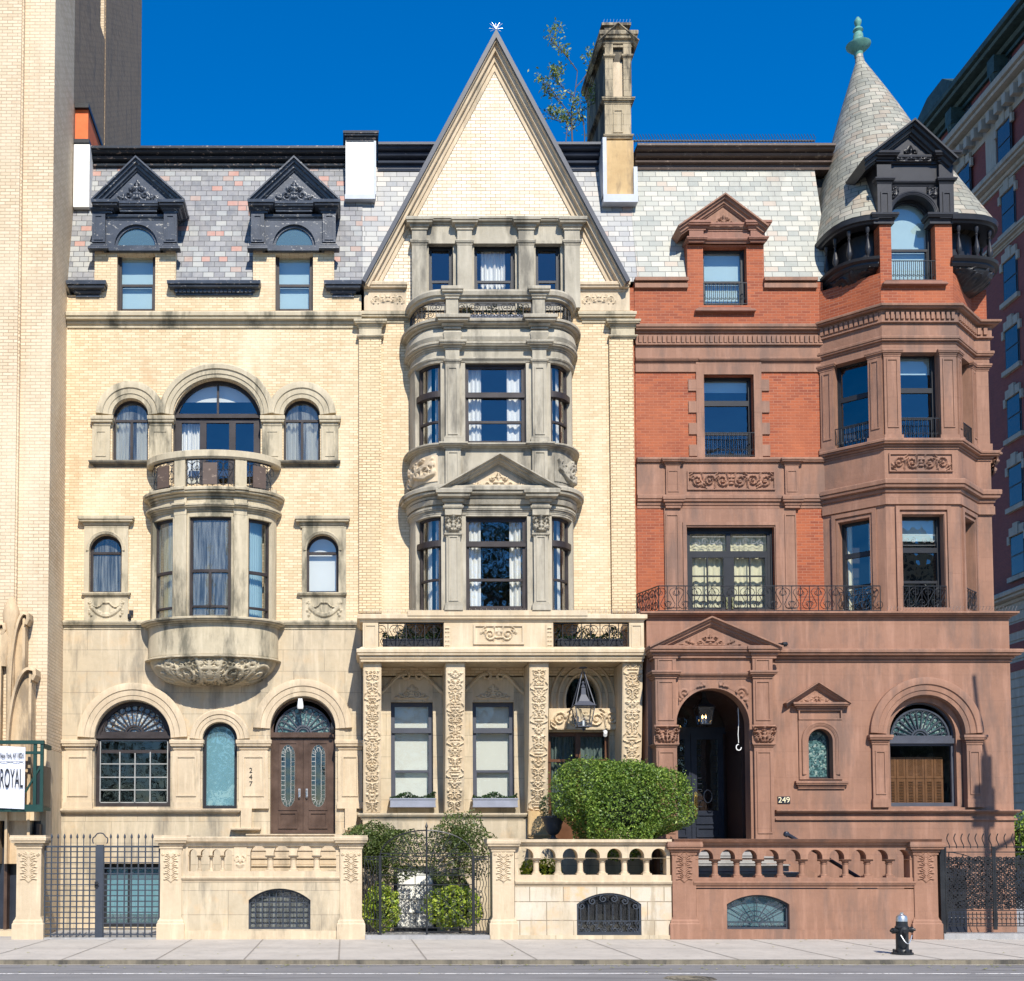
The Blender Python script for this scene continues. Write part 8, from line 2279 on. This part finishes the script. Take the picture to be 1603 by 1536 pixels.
spots_ = [(9.5, -50, 1.3), (-8.8, -49, 1.15), (-17.5, -49, .9), (-26, -48, .95), (24, -54, .82), (34, -50, .9), (1.5, -56, .7), (44, -52, 1)]
for i, (x, y, s) in enumerate(spots_):
    if i == 0: t = pt
    else:
        t = pt.copy(); COL.objects.link(t)
        for ch in [c for c in bpy.data.objects if c.parent == pt]:
            c2 = ch.copy(); COL.objects.link(c2); c2.parent = t
    t.location = (x, y, 0); t.scale = (s, s, s); t.rotation_euler = (0, 0, i*1.3)
for ob in [o for o in bpy.data.objects if o.parent and o.parent.name.startswith('park_tree')]:
    ob.matrix_parent_inverse = Matrix.Identity(4)
for i, (bx, by, w_, h_, mt_) in enumerate(((58, -150, 16, 53, 'far_trim'), (82, -158, 22, 46, 'tower_brick'), (104, -150, 14, 60, 'far_trim'), (36, -165, 18, 40, 'gable_brick'))):
    t = thing('tower_block', ['pale tower block with a flat top beyond the park, seen only in reflections', 'wide cream brick block beyond the park, seen only in reflections', 'tallest slim pale tower beyond the park, seen only in reflections', 'lowest block beyond the park, seen only in reflections'][i], 'building', (bx, by, 0))
    m = MB(); m.box(bx-w_/2, bx+w_/2, by-w_/2, by+w_/2, 0, h_); m.box(bx-w_/4, bx+w_/4, by-w_/4, by+w_/4, h_, h_+5); m.build('wall', mat[mt_], t)
    m = MB()
    for a in range(int(w_/3)):
        for b in range(int(h_/3.4)): m.box(bx-w_/2+1+a*3, bx-w_/2+2.4+a*3, by+w_/2-.1, by+w_/2+.06, 2+b*3.4, 3.8+b*3.4)
    wq = m.build('window', mat['charcoal_frame'], t); wq['kind'] = 'stuff'
q = MB(); q.box(-90, 90, -46, -45.5, -.1, 1.3); tag(q.build('park_wall', mat['granite']), 'low grey park wall across the road behind the viewer', 'wall')

# =================================================================== light, sky, camera
w = bpy.data.worlds.new('World'); scene.world = w; w.use_nodes = True; nt = w.node_tree
bg = nt.nodes['Background']; sky = nt.nodes.new('ShaderNodeTexSky'); sky.sky_type = 'NISHITA'; sky.sun_disc = False
el = math.asin(SUN.z); az = math.atan2(SUN.x, SUN.y)
sky.sun_elevation = el; sky.sun_rotation = az; sky.air_density = 1.0; sky.dust_density = .15; sky.ozone_density = 4.5; sky.altitude = 300
hs = nt.nodes.new('ShaderNodeHueSaturation'); hs.inputs['Saturation'].default_value = 1.42; hs.inputs['Hue'].default_value = .506; nt.links.new(sky.outputs[0], hs.inputs['Color'])
nt.links.new(hs.outputs[0], bg.inputs[0]); bg.inputs[1].default_value = .145
sl_d = bpy.data.lights.new('sun', 'SUN'); sl_d.energy = 5.0; sl_d.angle = R(.5); sl_d.color = (1, .95, .86)
so = bpy.data.objects.new('sun', sl_d); COL.objects.link(so); so.rotation_euler = (SUN).to_track_quat('Z', 'Y').to_euler()
cam = bpy.data.cameras.new('camera'); co = bpy.data.objects.new('camera', cam); COL.objects.link(co)
co.location = (0, -DIST, EYE); co.rotation_euler = (PI/2+TH, 0, 0); cam.sensor_width = 36; cam.lens = 36*FL/1603
cam.shift_x = (801.5-PCX)/1603; cam.shift_y = (PCY-768)/1603; cam.clip_end = 2000; cam.clip_start = .1
scene.camera = co
scene.render.resolution_x = 1024; scene.render.resolution_y = 981
vs_ = scene.view_settings; vs_.view_transform = 'Standard'; vs_.look = 'None'; vs_.gamma = 1; vs_.exposure = .42
scene.cycles.transparent_max_bounces = 12
